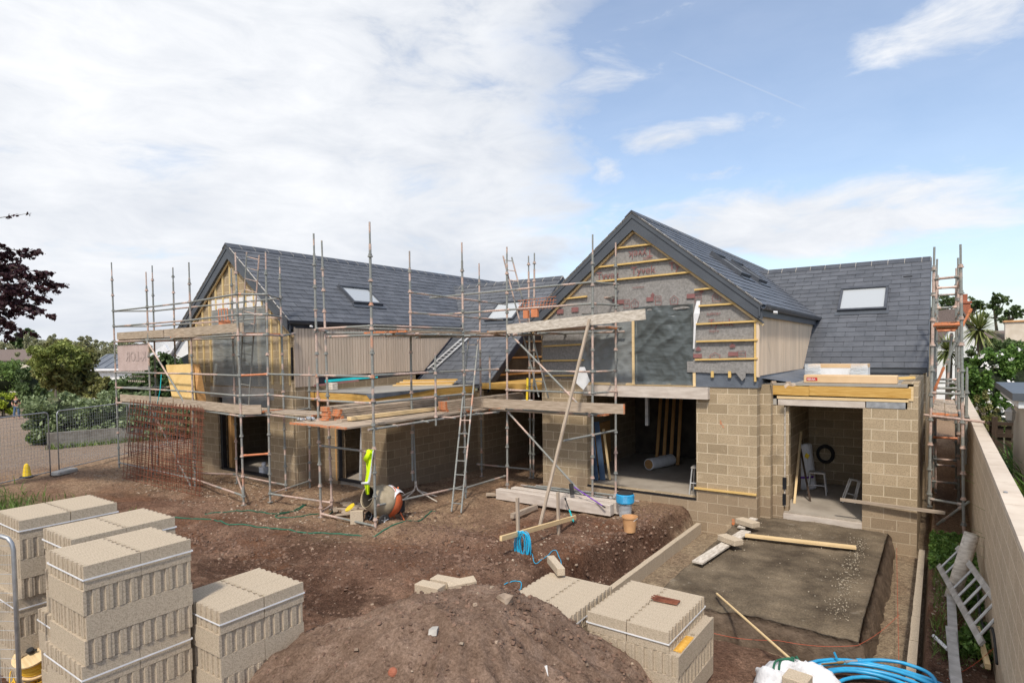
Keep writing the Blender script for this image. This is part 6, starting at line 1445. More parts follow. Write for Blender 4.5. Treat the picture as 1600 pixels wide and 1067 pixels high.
# white sack
bcn = at(1241, 1080, 2, .1); bc = Vector((bcn.x, bcn.y, 0)); mb = MB(); n = 34; m2 = 22
for i in range(m2+1):
    for j in range(n):
        th = .5*math.pi*i/m2; a = 2*math.pi*j/n; r = .46*(1+.16*math.sin(a*3+1)+.07*math.sin(a*7+i*.5)); z = .33*math.cos(th)**.7*(1+.22*math.sin(a*2+.6)+.16*math.sin(a*5+i*.7)) if i < m2 else 0
        mb.v.append((bc.x+r*math.sin(th)*math.cos(a), bc.y+r*.8*math.sin(th)*math.sin(a), max(0, z)+.02*math.sin(a*9+i)))
for i in range(m2):
    for j in range(n): j2 = (j+1) % n; mb.f.append((i*n+j, (i+1)*n+j, (i+1)*n+j2, i*n+j2)); mb.u.append(None); mb.m.append(0)
tag(mb.build('white_sack', 'bag', smooth_=True), 'crumpled white woven sack at the bottom edge with a block on it', 'sack')
c = at(1243, 1062, 2, .36); lblock((c.x+.02, c.y-.02, .30), -.12, 'loose concrete block on top of the white sack', (.23, .215, .12), group=None)
mb = MB()
for i in range(5): mb.tube(crom([at(1208+i*9, 1052, 2, .3), at(1212+i*8, 1033-i*1.5, 2, .42), at(1232+i*4, 1031, 2, .42), at(1252+i*3, 1052, 2, .3)], 6), .012, 6)
tag(mb.build('clear_hose', 'greenhose', smooth_=True), 'loops of pale and dark hose stuffed in the white sack', 'hose')
a = at(1120, 927, 2, .02); b = at(1236, 1030, 2, .25); mb = MB(); mb.tube([a, b], .016, 10); tag(mb.build('tool_handle', 'pine'), 'long bare wooden tool handle lying from the trench to the white sack', 'handle')
# weeds by the garden wall
n = 9000; wx_ = rng.uniform(-.12, .54, n); wy_ = rng.uniform(8.9, 14.3, n); keep = (fbm(wx_*2.2, wy_*1.1, 3) > -.10+.5*np.clip(12.6-wy_, 0, 1.2)*(wx_ < .12)) & ~((wy_ < 12.2) & (wx_ < .10))
P = np.stack([wx_, wy_, rng.random(n)**1.5*.14+.01], 1)[keep]; o = leafmesh(P, .035, .5, .8, 'weeds', 'leafbright'); tag(o, 'lush green weeds growing between the garden wall and the trench', 'weeds', kind='stuff')
def blades(P, h, w, name, mat, lean=.35):
    n = len(P); P = np.asarray(P, float); a = rng.random(n)*6.28; s = np.stack([np.cos(a), np.sin(a), np.zeros(n)], 1)*w; l = rng.normal(size=(n, 3))*lean*h; l[:, 2] = 0; hh = h*rng.uniform(.5, 1.3, n)[:, None]
    up = np.array([0, 0, 1.]); A = P-s; B = P+s; Cc = P+l*.5+up*hh*.6+s*.7; Dd = P+l*.5+up*hh*.6-s*.7; E = P+l*1.3+up*hh*.95
    V = np.stack([A, B, Cc, Dd, E], 1).reshape(-1, 3); org = np.array([P[:, 0].mean(), P[:, 1].mean(), P[:, 2].min()])
    me = bpy.data.meshes.new(name); F = []
    for i in range(n): k = 5*i; F += [(k, k+1, k+2, k+3), (k+3, k+2, k+4)]
    me.from_pydata((V-org).tolist(), [], F); me.materials.append(M[mat]); me.update(); o = bpy.data.objects.new(name, me); COL.objects.link(o); o.location = org; return o
n = 5200; P = np.stack([rng.uniform(-24, -15, n), rng.uniform(1.5, 6.6, n), np.zeros(n)], 1); P = P[(P[:, 1] < 5.3+(P[:, 0]+20)*.12+rng.normal(size=n)*.5) & (P[:, 0] < -15.6+rng.normal(size=n)*.4)]
tag(blades(P, .26, .014, 'grass', 'grass'), 'rough green grass at the left edge beside the site fence', 'grass', kind='stuff')
n = 1500; P = np.stack([rng.uniform(-.05, .5, n), rng.uniform(8.6, 13, n), np.zeros(n)+.02], 1); tag(blades(P, .1, .005, 'grass', 'grass'), 'thin grass among the weeds by the garden wall', 'grass', kind='stuff')

# ================================================================== LEFT FOREGROUND
def fence_panel(a, b, h, label, group='wire mesh site fence panels', nv=22, nh=16, r=.019, z0=.12):
    a = Vector(a); b = Vector(b); t = thing('site_fence_panel', label, 'fence panel', (a.x, a.y, a.z), group); d = b-a
    A0, A1, B0, B1 = a+Vector((0, 0, z0)), a+Vector((0, 0, h)), b+Vector((0, 0, z0)), b+Vector((0, 0, h)); e = d.normalized()*.12
    mb = MB(); mb.tube([A0-Vector((0, 0, z0)), A1-Vector((0, 0, .14)), A1+e*.12-Vector((0, 0, .07)), A1+e*.45-Vector((0, 0, .02)), A1+e, B1-e, B1-e*.45-Vector((0, 0, .02)), B1-e*.12-Vector((0, 0, .07)), B1-Vector((0, 0, .14)), B0-Vector((0, 0, z0))], r, 8); mb.tube([A0, B0], r*.8, 8); mb.build('frame', 'galv', t, smooth_=True)
    mb = MB()
    for i in range(1, nv): q = a+d*i/nv; mb.tube([q+Vector((0, 0, z0)), q+Vector((0, 0, h))], .0028, 4, cap=False)
    for j in range(1, nh): zz = z0+(h-z0)*j/nh; mb.tube([a+Vector((0, 0, zz)), b+Vector((0, 0, zz))], .0025, 4, cap=False)
    mb.build('wire_mesh', 'galv', t); return t
fp1 = fence_panel((-23.1, 7.55, 0), (-24.75, 10.3, 0), 2.0, 'site fence panel right of the yellow cone, in front of the clipped hedge', nv=30, nh=18)
fence_panel((-24.8, 10.4, 0), (-26.4, 13.2, 0), 2.0, 'site fence panel half hidden by the rusty mesh', nv=30, nh=18)
fence_panel((-22.9, 7.25, 0), (-21.3, 4.4, 0), 2.0, 'site fence panel seen edge-on at the left edge, left of the yellow cone', nv=30, nh=18)
a = at(20, 836, 2, 1.98); fence_panel((a.x, a.y, -.02), (a.x-2.6, a.y-1.6, -.02), 1.99, 'nearest site fence panel, cut by the left edge beside the cable reel', nv=16, nh=20, r=.021)
gbox('foot_block', (-22.8, 7.6, 0), .3, .75, .14, .5, 'concrete', fp1, .03)
cpos = at(42, 741, 2, .1)
t = thing('yellow_cone', 'small yellow cone with a black foot beside the site fence', 'cone', (cpos.x, cpos.y, 0)); mb = MB(); mb.lathe((cpos.x, cpos.y, .0), [(.19, 0), (.18, .05)], 16); mb.build('foot', 'rubber', t)
mb = MB(); mb.lathe((cpos.x, cpos.y, .06), [(.12, 0), (.095, .12), (.10, .13), (.08, .25), (.085, .26), (.055, .35), (.025, .38)], 16); mb.build('cone_body', 'yellow', t)
# cable reel
rc = at(50, 1020, 2, .44); ax = Vector((.25, -.35, .9)).normalized()
t = thing('cable_reel', 'wooden reel of yellow cable on the ground between the block packs and the near fence', 'cable reel', (rc.x, rc.y, 0))
mb = MB(); mb.lathe(rc-ax*.02, [(.03, 0), (.19, 0), (.19, .018), (.03, .018)], 28, axis=ax); mb.build('flange', 'pine', t)
mb = MB(); mb.lathe(rc-ax*.21, [(.03, 0), (.19, 0), (.19, .018), (.03, .018)], 28, axis=ax); mb.build('flange', 'pine', t)
mb = MB(); x_ = ax.orthogonal().normalized(); y_ = ax.cross(x_)
for i in range(13):
    r = .15+.012*random.random(); P = [rc-ax*(.03+i*.013)+(x_*math.cos(a)+y_*math.sin(a))*r for a in np.linspace(0, 6.283, 25)]; mb.tube(P, .0075, 6, cap=False)
mb.build('wound_cable', 'yellowcable', t, smooth_=True)
mb = MB(); mb.tube([rc+ax*.02, rc+ax*.06], .035, 10); mb.tube([rc+ax*.03+x_*-.1, rc+ax*.04+x_*.06], .012, 6); mb.build('hub', 'rubber', t)
mb = MB()
for i in range(34):
    a0 = random.uniform(0, 6.28); r = random.uniform(.12, .42); c = Vector((rc.x+random.uniform(-.18, .30), rc.y+random.uniform(-.15, .35), .0)); P = []
    for k in range(9):
        a = a0+k*random.uniform(.35, .45); P.append(c+Vector((math.cos(a)*r*1.1, math.sin(a)*r*.8, .03+.16*random.random()**2)))
    mb.tube(crom(P, 4), .006, 5)
tag(mb.build('loose_cable', 'yellowcable', smooth_=True), 'tangle of loose yellow cable spilling round the wooden reel', 'cable', kind='stuff')

# ================================================================== INSIDE THE OPENINGS
def qx(px, py, X): return at(px, py, 0, X)
mb = MB(); mb.prism([(-8.25, 14.6, .28), (-8.25, 17.0, .28), (-8.28, 17.0, 1.55), (-8.28, 14.6, 1.5)], (.03, 0, 0)); o = mb.build('plywood_sheet', 'osbdark'); tag(o, 'brown plywood sheet leaning inside the big doorway on its left wall', 'plywood sheet')
for i in range(3):
    a = on_y(931+i*11, 742-i*3, 14.4+i*.12); mb = MB(); mb.bar((a.x, a.y, .27), (a.x-.2, a.y+.05, 2.0-i*.2), .15 if i < 2 else .06, .02, up=(0, 1, 0)); tag(mb.build('plasterboard_sheet' if i < 2 else 'timber_strip', 'jeans' if i < 2 else 'pine'), ('dusty blue panel standing just inside the big doorway, the left one', 'dusty blue panel standing just inside the big doorway, the right one', 'thin pale strip leaning beside the blue panels')[i], 'panel')
a = on_y(1022, 706, 16.8); mb = MB(); mb.lathe((a.x, 16.4, .43), [(.16, 0), (.165, .02), (.165, 1.1)], 18, axis=(.25, 1, 0)); mb.lathe((a.x, 16.4, .43), [(.14, -.005), (.02, -.005)], 18, axis=(.25, 1, 0), mi=1); tag(mb.build('insulation_roll', ['whiteplastic', 'osbdark']), 'white-wrapped roll lying on the floor inside the big doorway', 'insulation roll')
for i in range(4):
    mb = MB(); x = -7.0+i*.22; mb.bar((x, 17.6, .27), (x-.3, 18.8, 2.5), .09, .05, up=(0, 1, 0)); tag(mb.build('leaning_timber', 'osbdark'), ('leftmost', 'second from the left', 'third from the left', 'rightmost')[i]+' of the timbers leaning on the back wall inside the big doorway', 'timber', 'timbers leaning inside the big doorway')
mb = MB(); a = on_y(1012, 640, 14.9); mb.box(a.x-.03, 14.8, 1.75, a.x+.05, 14.9, 2.61); tag(mb.build('steel_post', 'galv'), 'mottled grey post hanging from the ceiling inside the big doorway', 'post')
def stepstool(c, w, d, h, rz_, label, folded=False):
    t = thing('step_stool', label, 'step stool', c, 'aluminium hop-up steps'); c = Vector(c); q = Matrix.Rotation(rz_, 3, 'Z')
    for i, j in ((-1, -1), (1, -1), (1, 1), (-1, 1)):
        mb = MB(); a = c+q @ Vector((i*w/2*1.15, j*d/2*(1.5 if not folded else .5), 0)); b = c+q @ Vector((i*w/2*.85, j*d/2*(.8 if not folded else .5), h)); mb.tube([a, b], .018, 8); mb.build('leg', 'alu', t)
    mb = MB(); cc = [c+q @ Vector((i*w/2, j*d/2*(1 if not folded else .5), h+k*.03)) for k in (0, 1) for i, j in ((-1, -1), (1, -1), (1, 1), (-1, 1))]; mb.hexa(cc); mb.build('tread', 'aludirty', t)
    mb = MB(); mb.tube([c+q @ Vector((-w/2, -d*.62, h*.45)), c+q @ Vector((w/2, -d*.62, h*.45))], .014, 6); mb.build('rung', 'alu', t); return t
a = on_y(1277, 747, 16.6); stepstool((a.x, 16.6, .10), .36, .3, .5, .1, 'shiny aluminium step stool standing on the garage floor')
a = on_y(1325, 752, 15.9); t = stepstool((a.x, 15.9, .10), .22, .2, .55, .4, 'folded aluminium step leaning at the right of the garage floor', True); t.rotation_euler = (0, .25, 0)
a = on_y(1084, 755, 14.35); stepstool((a.x+.12, 14.35, .26), .3, .3, .62, .1, 'aluminium step standing at the right edge of the big doorway')
a = on_y(1262, 742, 17.0); t = thing('insulation_roll', 'tall wrapped insulation roll standing in the garage against the back wall', 'insulation roll', (a.x, 17.0, .1)); mb = MB(); mb.lathe((a.x, 17.0, .1), [(.2, 0), (.215, .03), (.215, 1.1), (.2, 1.14), (.02, 1.13)], 20, axis=(-.12, .05, 1)); mb.build('wrapped_roll', 'whiteplastic', t)
mb = MB(); mb.lathe((a.x-.04, 17.01, .38), [(.219, 0), (.219, .05)], 20, axis=(-.12, .05, 1), caps=(False, False)); mb.build('purple_band', 'purple', t)
vs, fs = text_faces('loft', .16, lambda x, y: (a.x-.18+y*-.7-.02, 16.775, .9-x*.9)); mb = MB(); mb.add(vs, fs); mb.build('lettering', 'rubber', t)
mb = MB(); mb.prism([(a.x+.0, 16.772, 1.05), (a.x+.08, 16.772, 1.0), (a.x+.04, 16.772, .9), (a.x-.04, 16.772, .95)], (0, .004, 0)); mb.build('yellow_mark', 'yellow', t)
mb = MB()
for i in range(6): r = .15+.012*i; mb.tube([(a.x+.3+r*math.cos(q), 17.72+.01*i, .9+r*1.15*math.sin(q)) for q in np.linspace(0, 6.283, 28)], .012, 5, cap=False)
tag(mb.build('black_hose_coil', 'rubber'), 'coil of black hose hanging on the back wall of the garage', 'hose')
plank((-2.72, 15.2, .1), (-2.82, 16.6, 1.6), .05, .02, 'thin batten leaning in the left corner of the garage', 'sticks leaning in the garage', 'pine', name='leaning_batten', cat='batten')
plank((-2.45, 15.6, .1), (-2.8, 16.4, 1.2), .04, .03, 'dark stick leaning in the left corner of the garage', 'sticks leaning in the garage', 'darkwood', name='leaning_batten', cat='batten')
mb = MB(); c = Vector((-16.3, 11.2, 1.2)); mb.tube([c+Vector((math.cos(a)*.75, 0, math.sin(a)*.72)) for a in np.linspace(0, 6.28, 40)], .012, 6); mb.tube([c+Vector((math.cos(a)*.72+.03, .03, math.sin(a)*.70)) for a in np.linspace(0, 6.28, 40)], .012, 6)
tag(mb.build('pipe_coil', 'aludirty', smooth_=True), 'big grey coil of pipe hanging in the left gable doorway', 'pipe coil')
mb = MB(); mb.tube([(-13.3, 11.5, .12), (-13.15, 11.5, 2.0)], .05, 8); tag(mb.build('white_post', 'alu'), 'pale post standing in the narrow extension doorway', 'post')
mb = MB(); a = on_y(413, 738, 10.6); mb.box(a.x-.12, 10.5, .13, a.x+.1, 10.7, .35); mb.ball((a.x, 10.6, .42), .08, 10, 6); tag(mb.build('paint_pot', 'whiteplastic'), 'small white pot on the sill of the left gable doorway', 'pot')
# ================================================================== PLANTS AND NEIGHBOURS
def bush(label, ells, t, n, mat, leaf=.05, name='hedge', cat='hedge', clumps=26, cr=.34, group=None, stem=True, depth=1.0, flat=1.0, shell=.62, core=True):
    """ells: (px, py, rx, ry) ellipses in the photo at distance t"""
    sc = t/FPX; c0 = far(ells[0][0], ells[0][1], t); gzz = float(ground_z(c0.x, c0.y))
    th = thing(name, label, cat, (c0.x, c0.y, gzz), group); P = []; tot = sum(e[2]*e[3] for e in ells)
    for px, py, rx, ry in ells:
        c = far(px, py, t+random.uniform(-.3, .3)); P.append(blobpts(c, (rx*sc, rx*sc*depth, ry*sc), int(n*rx*ry/tot), clumps, cr, shell, flat))
    P = np.concatenate(P); P = P[P[:, 2] > gzz-.05]
    leafmesh(P, leaf, .55, .35, 'foliage', mat, th)
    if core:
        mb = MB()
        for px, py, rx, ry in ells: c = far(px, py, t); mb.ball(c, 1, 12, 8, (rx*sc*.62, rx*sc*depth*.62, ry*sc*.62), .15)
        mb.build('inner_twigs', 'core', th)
    if stem:
        mb = MB()
        for px, py, rx, ry in ells:
            c = far(px, py, t)
            for k in range(3): mb.tube([(c.x+random.uniform(-.3, .3)*rx*sc, c.y, gzz-.1), (c.x+random.uniform(-.2, .2)*rx*sc, c.y, c.z-ry*sc*.3), (c.x+random.uniform(-.5, .5)*rx*sc, c.y, c.z+ry*sc*.3)], [.05+sc*.6, .04+sc*.3, .015], 6)
        mb.build('stems', 'bark', th)
    return th
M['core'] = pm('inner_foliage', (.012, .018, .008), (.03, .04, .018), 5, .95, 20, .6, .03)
bush('long clipped grey-green hedge above the low concrete wall beyond the site fence', [(95, 652, 46, 38), (130, 648, 46, 34), (170, 652, 46, 36), (215, 652, 46, 34), (262, 655, 46, 32), (300, 655, 40, 30)], 28, 26000, 'leafgrey', .075, 'clipped_hedge', 'hedge', 34, .30)
bush('tall rounded green and bronze bush left of the white house', [(104, 574, 40, 42), (92, 566, 30, 36), (120, 580, 30, 36)], 35, 15000, 'leafbronze', .10, 'bush', 'bush', 40, .26)
bush('bright top growth of yellow-green shoots on the tall rounded bush', [(98, 556, 40, 24), (70, 570, 14, 30)], 34.0, 7000, 'leafyellow', .09, 'bush', 'bush', 30, .3, stem=False, core=False)
bush('rounded dark green hedge at the left edge behind the lime hedge', [(12, 592, 34, 26), (-20, 596, 30, 30)], 60, 9000, 'leafmid', .11, 'hedge', 'hedge')
bush('dark green shrub between the rounded hedge and the tall bush', [(46, 600, 20, 30), (56, 612, 16, 26)], 46, 6000, 'leafdark', .10, 'shrub', 'shrub')
bush('lime-green hedge at the left edge behind the walking person', [(4, 630, 22, 18), (-20, 630, 20, 18)], 49, 6000, 'leaflime', .09, 'hedge', 'hedge')
bush('small dark bush in front of the white house', [(162, 603, 16, 14), (150, 612, 18, 10)], 34, 3500, 'leafbronze', .09, 'bush', 'bush')
bush('dark glossy hedge behind the scaffold, under the pink banner', [(215, 604, 34, 26), (245, 604, 30, 30), (268, 590, 24, 30), (250, 568, 22, 16)], 32, 12000, 'leafdark', .09, 'hedge', 'hedge')
bush('low dark shrub at the left end of the low concrete wall', [(64, 685, 18, 16)], 27.5, 3500, 'leafmid', .07, 'shrub', 'shrub')
lw = thing('low_concrete_wall', 'low lichened concrete wall under the clipped hedge beyond the site fence', 'wall', (-31, 11, -.1))
a = at(74, 703, 2, -.13); b = at(150, 696, 2, -.12); d = (b-a); d.z = 0; d.normalize(); b = a+d*16; nrm = Vector((-d.y, d.x, 0)); mb = MB(); mb.prism([a-Vector((0, 0, .3)), b-Vector((0, 0, .3)), b+Vector((0, 0, .72)), a+Vector((0, 0, .70))], nrm*.22)
M['lichen'] = pm('lichened_concrete', (.14, .125, .105), (.28, .26, .23), 2.5, .95, 30, .5, .01); mb.build('wall_body', 'lichen', lw)
n = 1500; s_ = rng.random(n)*14; P = np.stack([a.x+d.x*s_-nrm.x*rng.random(n)*.5, a.y+d.y*s_-nrm.y*rng.random(n)*.5, np.full(n, -.14)], 1); tag(blades(P, .3, .02, 'verge_grass', 'grass'), 'strip of rough grass along the foot of the low concrete wall', 'grass', kind='stuff')
def house_block(label, px0, px1, pyb, pye, pyr, t, wall, roof, name='neighbour_house', dep=6, gable=False, extra=None):
    """pyb base, pye eaves, pyr ridge rows; facing the camera"""
    th_c = far((px0+px1)/2, pyb, t); th = thing(name, label, 'house', (th_c.x, th_c.y, ground_z(th_c.x, th_c.y).item() if hasattr(ground_z(th_c.x, th_c.y), 'item') else 0)); a = far(px0, pye, t); b = far(px1, pye, t)
    u = (b-a); u.z = 0; L = u.length; u.normalize(); n = Vector((-u.y, u.x, 0)); ze = (a.z+b.z)/2; zr = far((px0+px1)/2, pyr, t+dep/2).z; zb = th.location.z-.5
    mb = MB(); mb.prism([Vector((a.x, a.y, zb)), Vector((a.x, a.y, zb))+u*L, Vector((a.x, a.y, ze))+u*L, Vector((a.x, a.y, ze))], n*dep); mb.build('wall', wall, th)
    A = Vector((a.x, a.y, ze))
    if not gable:
        for s in (0, 1):
            mb = MB(); e = -n*.35 if s == 0 else n*(dep+.35); m_ = n*dep/2+Vector((0, 0, zr-ze)); dz_ = Vector((0, 0, .06))
            mb.prism([A+e-u*.3+dz_, A+e+u*(L+.3)+dz_, A+m_+u*(L+.3)+dz_, A+m_-u*.3+dz_], Vector((0, 0, .15))); mb.build('roof', roof, th)
        mb = MB()
        for s in (0, 1):
            q = A+u*L*s; mb.prism([q, q+n*dep, q+n*dep/2+Vector((0, 0, zr-ze))], u*(.05 if s == 0 else -.05))
        mb.build('gable', wall, th)
    else:
        mb = MB(); mb.prism([A, A+u*L, A+u*L/2+Vector((0, 0, zr-ze))], n*dep); mb.build('gable', wall, th)
        for s in (0, 1):
            mb = MB(); p0 = A+(u*L+u*.3 if s else -u*.3)-n*.3-Vector((0, 0, .1)); p1 = A+u*L/2+Vector((0, 0, zr-ze+.1))-n*.3
            mb.prism([p0, p1, p1+Vector((0, 0, .16)), p0+Vector((0, 0, .16))], n*(dep+.6)); mb.build('roof', roof, th)
    return th, A, u, n, L, ze, zr
th, A, u, n, L, ze, zr = house_block('white bungalow with a standing-seam zinc roof, left of the scaffold', 140, 250, 640, 577, 556, 58, 'white', 'metalroof')
for i in range(9):
    mb = MB(); q = A+u*(i*L/8)-n*.36+Vector((0, 0, .22)); mb.bar(q, q+n*3.36+Vector((0, 0, zr-ze)), .07, .07); mb.build('roof_seam', 'metalroof', th)
mb = MB(); mb.bar(A-n*.42-u*.3, A-n*.42+u*(L+.3), .14, .2); mb.build('gutter', 'whiteplastic', th); mb = MB(); q = A+u*1.2-n*.02; mb.prism([q-Vector((0, 0, 2.4)), q+u*2.2-Vector((0, 0, 2.4)), q+u*2.2-Vector((0, 0, 1.3)), q-Vector((0, 0, 1.3))], -n*.05); mb.build('window', 'darkglass', th)
th, A, u, n, L, ze, zr = house_block('white clapboard house with steep white-edged gables seen behind the scaffold', 262, 330, 640, 572, 520, 40, 'white', 'whiteplastic', gable=True)
mb = MB(); q = A+u*.8-n*.03; mb.prism([q-Vector((0, 0, .6)), q+u*1.9-Vector((0, 0, .6)), q+u*1.9+Vector((0, 0, 1.4)), q+Vector((0, 0, .5))], -n*.05); mb.build('window', 'darkglass', th)
a = far(229, 556, 41); b = far(262, 556, 41); mb = MB(); mb.box(a.x+1.0, a.y, 1, b.x+.1, a.y+2.5, far(240, 541, 41).z+.6); mb.build('clapboard_tower', 'white', th)
mb = MB(); mb.bar(far(226, 567, 39.8), far(262, 543, 39.8), .3, .45); mb.build('white_bargeboard', 'whiteplastic', th)
house_block('tan-roofed house far off at the left edge among the trees', -30, 62, 600, 565, 548, 95, 'cream', 'browntile')
# far woods
def farwood(label, ells, t, n, mat, leaf, name='far_trees'):
    o = []; sc = t/FPX
    for px, py, rx, ry in ells: c = far(px, py, t*random.uniform(.95, 1.05)); o.append(blobpts(c, (rx*sc, rx*sc*.8, ry*sc), int(n/len(ells)), 22, .3))
    return tag(leafmesh(np.concatenate(o), leaf, .6, .3, name, mat), label, 'wood', kind='stuff')
farwood('pale far-off wood along the left horizon', [(x, 548+random.uniform(-4, 4), 16, 14) for x in range(-30, 200, 14)]+[(x, 560, 22, 12) for x in range(-40, 330, 20)]+[(x, 545, 14, 12) for x in (30, 52, 75, 118, 135, 205, 225)], 130, 26000, 'leafpale', .26)
farwood('low far-off scrub along the horizon behind the whole site', [(x, 562+(x-800)*-.013, 40, 10) for x in range(-60, 1700, 50)], 240, 16000, 'leafbronze', .5)
bush('dark windswept cedar rising over the far wood at the left', [(40, 527, 16, 8), (28, 536, 14, 6), (44, 517, 8, 4)], 120, 3000, 'leafdark', .22, 'cedar', 'tree', 14, .3, core=False)
for i, (px, py, rx, ry, lb) in enumerate(((52, 548, 22, 24, 'bare pale spring tree over the far-off tan roof'), (84, 540, 14, 16, 'pale spring tree just left above the tall rounded bush'), (135, 535, 14, 12, 'pale spring tree behind the right shoulder of the tall bush'))):
    bush(lb, [(px, py, rx, ry)], 80, 2600, 'leafpale', .12, 'tree', 'tree', 30, .2, core=False, group='pale spring trees on the left')
# copper beech reaching in at the left edge
tb = far(-190, 700, 15); tb.z = -.1; beech = thing('copper_beech', 'dark purple copper beech whose boughs reach in from the left edge', 'tree', tb)
mb = MB(); top = far(-190, 330, 15); mb.tube([tb, tb.lerp(top, .5)+Vector((.1, 0, 0)), top], [.28, .2, .07], 12); mb.build('trunk', 'bark', beech, smooth_=True)
LP = []; br = MB(); random.seed(3)
for (sx_, sy_), (ex, ey), nn in (((-190, 430), (42, 334), 1), ((-190, 440), (68, 395), 3), ((-180, 450), (72, 428), 3), ((-190, 470), (107, 447), 4), ((-190, 480), (84, 496), 3), ((-190, 470), (80, 470), 3), ((-180, 480), (48, 520), 3), ((-190, 500), (22, 505), 3), ((-190, 450), (30, 415), 3), ((-190, 520), (-10, 500), 3), ((-190, 400), (-20, 380), 3), ((-190, 460), (50, 460), 4), ((-190, 470), (20, 475), 4)):
    for q in range(nn):
        t = 15+random.uniform(-.9, .9); j = lambda s: random.uniform(-s, s)
        A_ = far(sx_, sy_, 15); B_ = far(ex-(0 if q == 0 else random.uniform(10, 45)), ey+(0 if q == 0 else j(16)), t); m1 = A_.lerp(B_, .5)+Vector((0, 0, .35+j(.15)))
        C_ = crom([A_, m1, B_], 10); br.tube(C_, .03, 5, r2=.004)
        for f in np.linspace(.25, 1, 22 if nn > 1 else 11):
            c = C_[min(int(f*20), 20)]; tw = Vector((j(1), j(1), j(.45)-.15)).normalized(); ln = random.uniform(.15, .42)*(1.1-f*.45) if nn > 1 else .12; br.tube([c, c+tw*ln], .004, 3)
            for k in range(int(7 if nn == 1 else 26)): LP.append(c+tw*ln*random.random()+Vector((j(.05), j(.05), j(.04))))
br.build('boughs', 'bark', beech); leafmesh(np.array(LP), .048, .6, .6, 'foliage', 'leafpurple', beech)
# ---- east side
def stem_trunk(mb, c, gz0, r): mb.tube([(c.x, c.y, gz0), (c.x+.1, c.y, c.z)], r, 8)
bush('big flowering shrub with white blossom behind the side scaffold', [(1530, 605, 34, 50), (1560, 600, 40, 50), (1590, 600, 40, 50), (1520, 640, 26, 36), (1556, 650, 36, 34), (1600, 570, 30, 34), (1550, 568, 26, 22), (1512, 595, 16, 30)], 21, 26000, 'leafbright', .055, 'flowering_shrub', 'shrub', 30, .28)
P = []
for i in range(30):
    c = far(random.choice((random.uniform(1505, 1600), random.uniform(1560, 1605))), random.uniform(545, 665), 20.0+random.uniform(-.4, .3)); P.append(np.array(c)+rng.normal(size=(7, 3))*.05)
th_ = [o for o in bpy.data.objects if o.get('label') == 'big flowering shrub with white blossom behind the side scaffold'][0]
leafmesh(np.concatenate(P), .05, .7, .5, 'blossom', 'petal', th_)
bush('yellow-green conifer-like shrub low down in front of the flowering shrub', [(1536, 645, 16, 30), (1548, 660, 18, 22)], 20, 6000, 'leafbronze', .035, 'shrub', 'shrub', 24, .25, core=False)
bush('dark holly-green bush behind the brown-roofed neighbour', [(1545, 560, 30, 26), (1580, 545, 20, 16)], 30, 6000, 'leafdark', .07, 'bush', 'bush')
# long strap-leaved plants along the neighbour's side of the wall
n = 2600; P = np.stack([rng.uniform(1.25, 2.2, n), rng.uniform(9.5, 18, n), rng.uniform(.0, 1.0, n)], 1); tag(blades(P, .75, .022, 'strap_leaves', 'leafbright_' if False else 'leafbright', .5), "lush strap-leaved plants on the neighbour's side of the garden wall", 'plants', kind='stuff')
n = 4000; P = np.stack([rng.uniform(.8, 2.4, n), rng.uniform(9, 18.5, n), rng.uniform(.0, 1.15, n)*rng.random(n)], 1); tag(leafmesh(P, .06, .5, .5, 'ground_cover', 'leafmid'), "green ground cover in the neighbour's bed beyond the garden wall", 'ground cover', kind='stuff')
fn = thing('timber_fence', 'dark stained timber fence in the neighbouring garden, right of the wall', 'fence', (2.2, 19, 0))
for i in range(22):
    x = 1.0+i*.155; mb = MB(); mb.box(x, 19.0, -.1, x+.12, 19.03, 1.72); mb.build('pale', 'darkwood', fn)
for z in (.5, 1.5): mb = MB(); mb.bar((.95, 18.97, z), (4.4, 18.97, z), .05, .1); mb.build('rail', 'darkwood', fn)
mb = MB(); mb.bar((.95, 18.98, 1.78), (4.4, 18.98, 1.78), .10, .08); mb.build('top_rail', 'darkwood', fn)
for x in (1.1, 2.62): mb = MB(); mb.bar((x, 18.9, -.1), (x, 18.9, 1.95), .11, .11, up=(0, 1, 0)); mb.build('post', 'darkwood', fn)
ob = thing('outbuilding', 'cream garden outbuilding with a grey flat roof at the right edge', 'outbuilding', (3.6, 15, 0))
a = at(1588, 640, 1, 15.5); mb = MB(); mb.box(a.x, 13.0, -.1, a.x+3.5, 16, 2.72); mb.build('wall', 'cream', ob); mb = MB(); mb.box(a.x-.28, 12.6, 2.80, a.x+3.8, 16.3, 2.92); mb.build('roof', 'grey_trim', ob); mb = MB(); mb.box(a.x-.2, 12.65, 2.68, a.x+3.7, 16.25, 2.80); mb.build('gutter_board', 'whiteplastic', ob)
mb = MB(); c = Vector((a.x-.12, 15.1, 2.35)); mb.lathe(c, [(.03, -.14), (.07, -.10), (.085, .05), (.10, .06), (.02, .15)], 6); mb.tube([c+Vector((0, 0, .15)), c+Vector((.05, .0, .22)), c+Vector((.14, 0, .1))], .008, 5); mb.build('lantern', 'alu', ob)
th, A, u, n, L, ze, zr = house_block('white gabled house with a red brick chimney behind the side scaffold', 1432, 1560, 660, 590, 492, 40, 'white', 'browntile', gable=True)
c = far(1506, 500, 41); mb = MB(); mb.box(c.x-.35, c.y, c.z-1.5, c.x+.35, c.y+.7, far(1506, 474, 41).z); mb.box(c.x-.42, c.y-.06, far(1506, 474, 41).z, c.x+.42, c.y+.76, far(1506, 471, 41).z); mb.lathe((c.x+.02, c.y+.35, far(1506, 471, 41).z), [(.2, 0), (.17, .1), (.19, .5)], 12); mb.build('chimney', 'brickred', th)
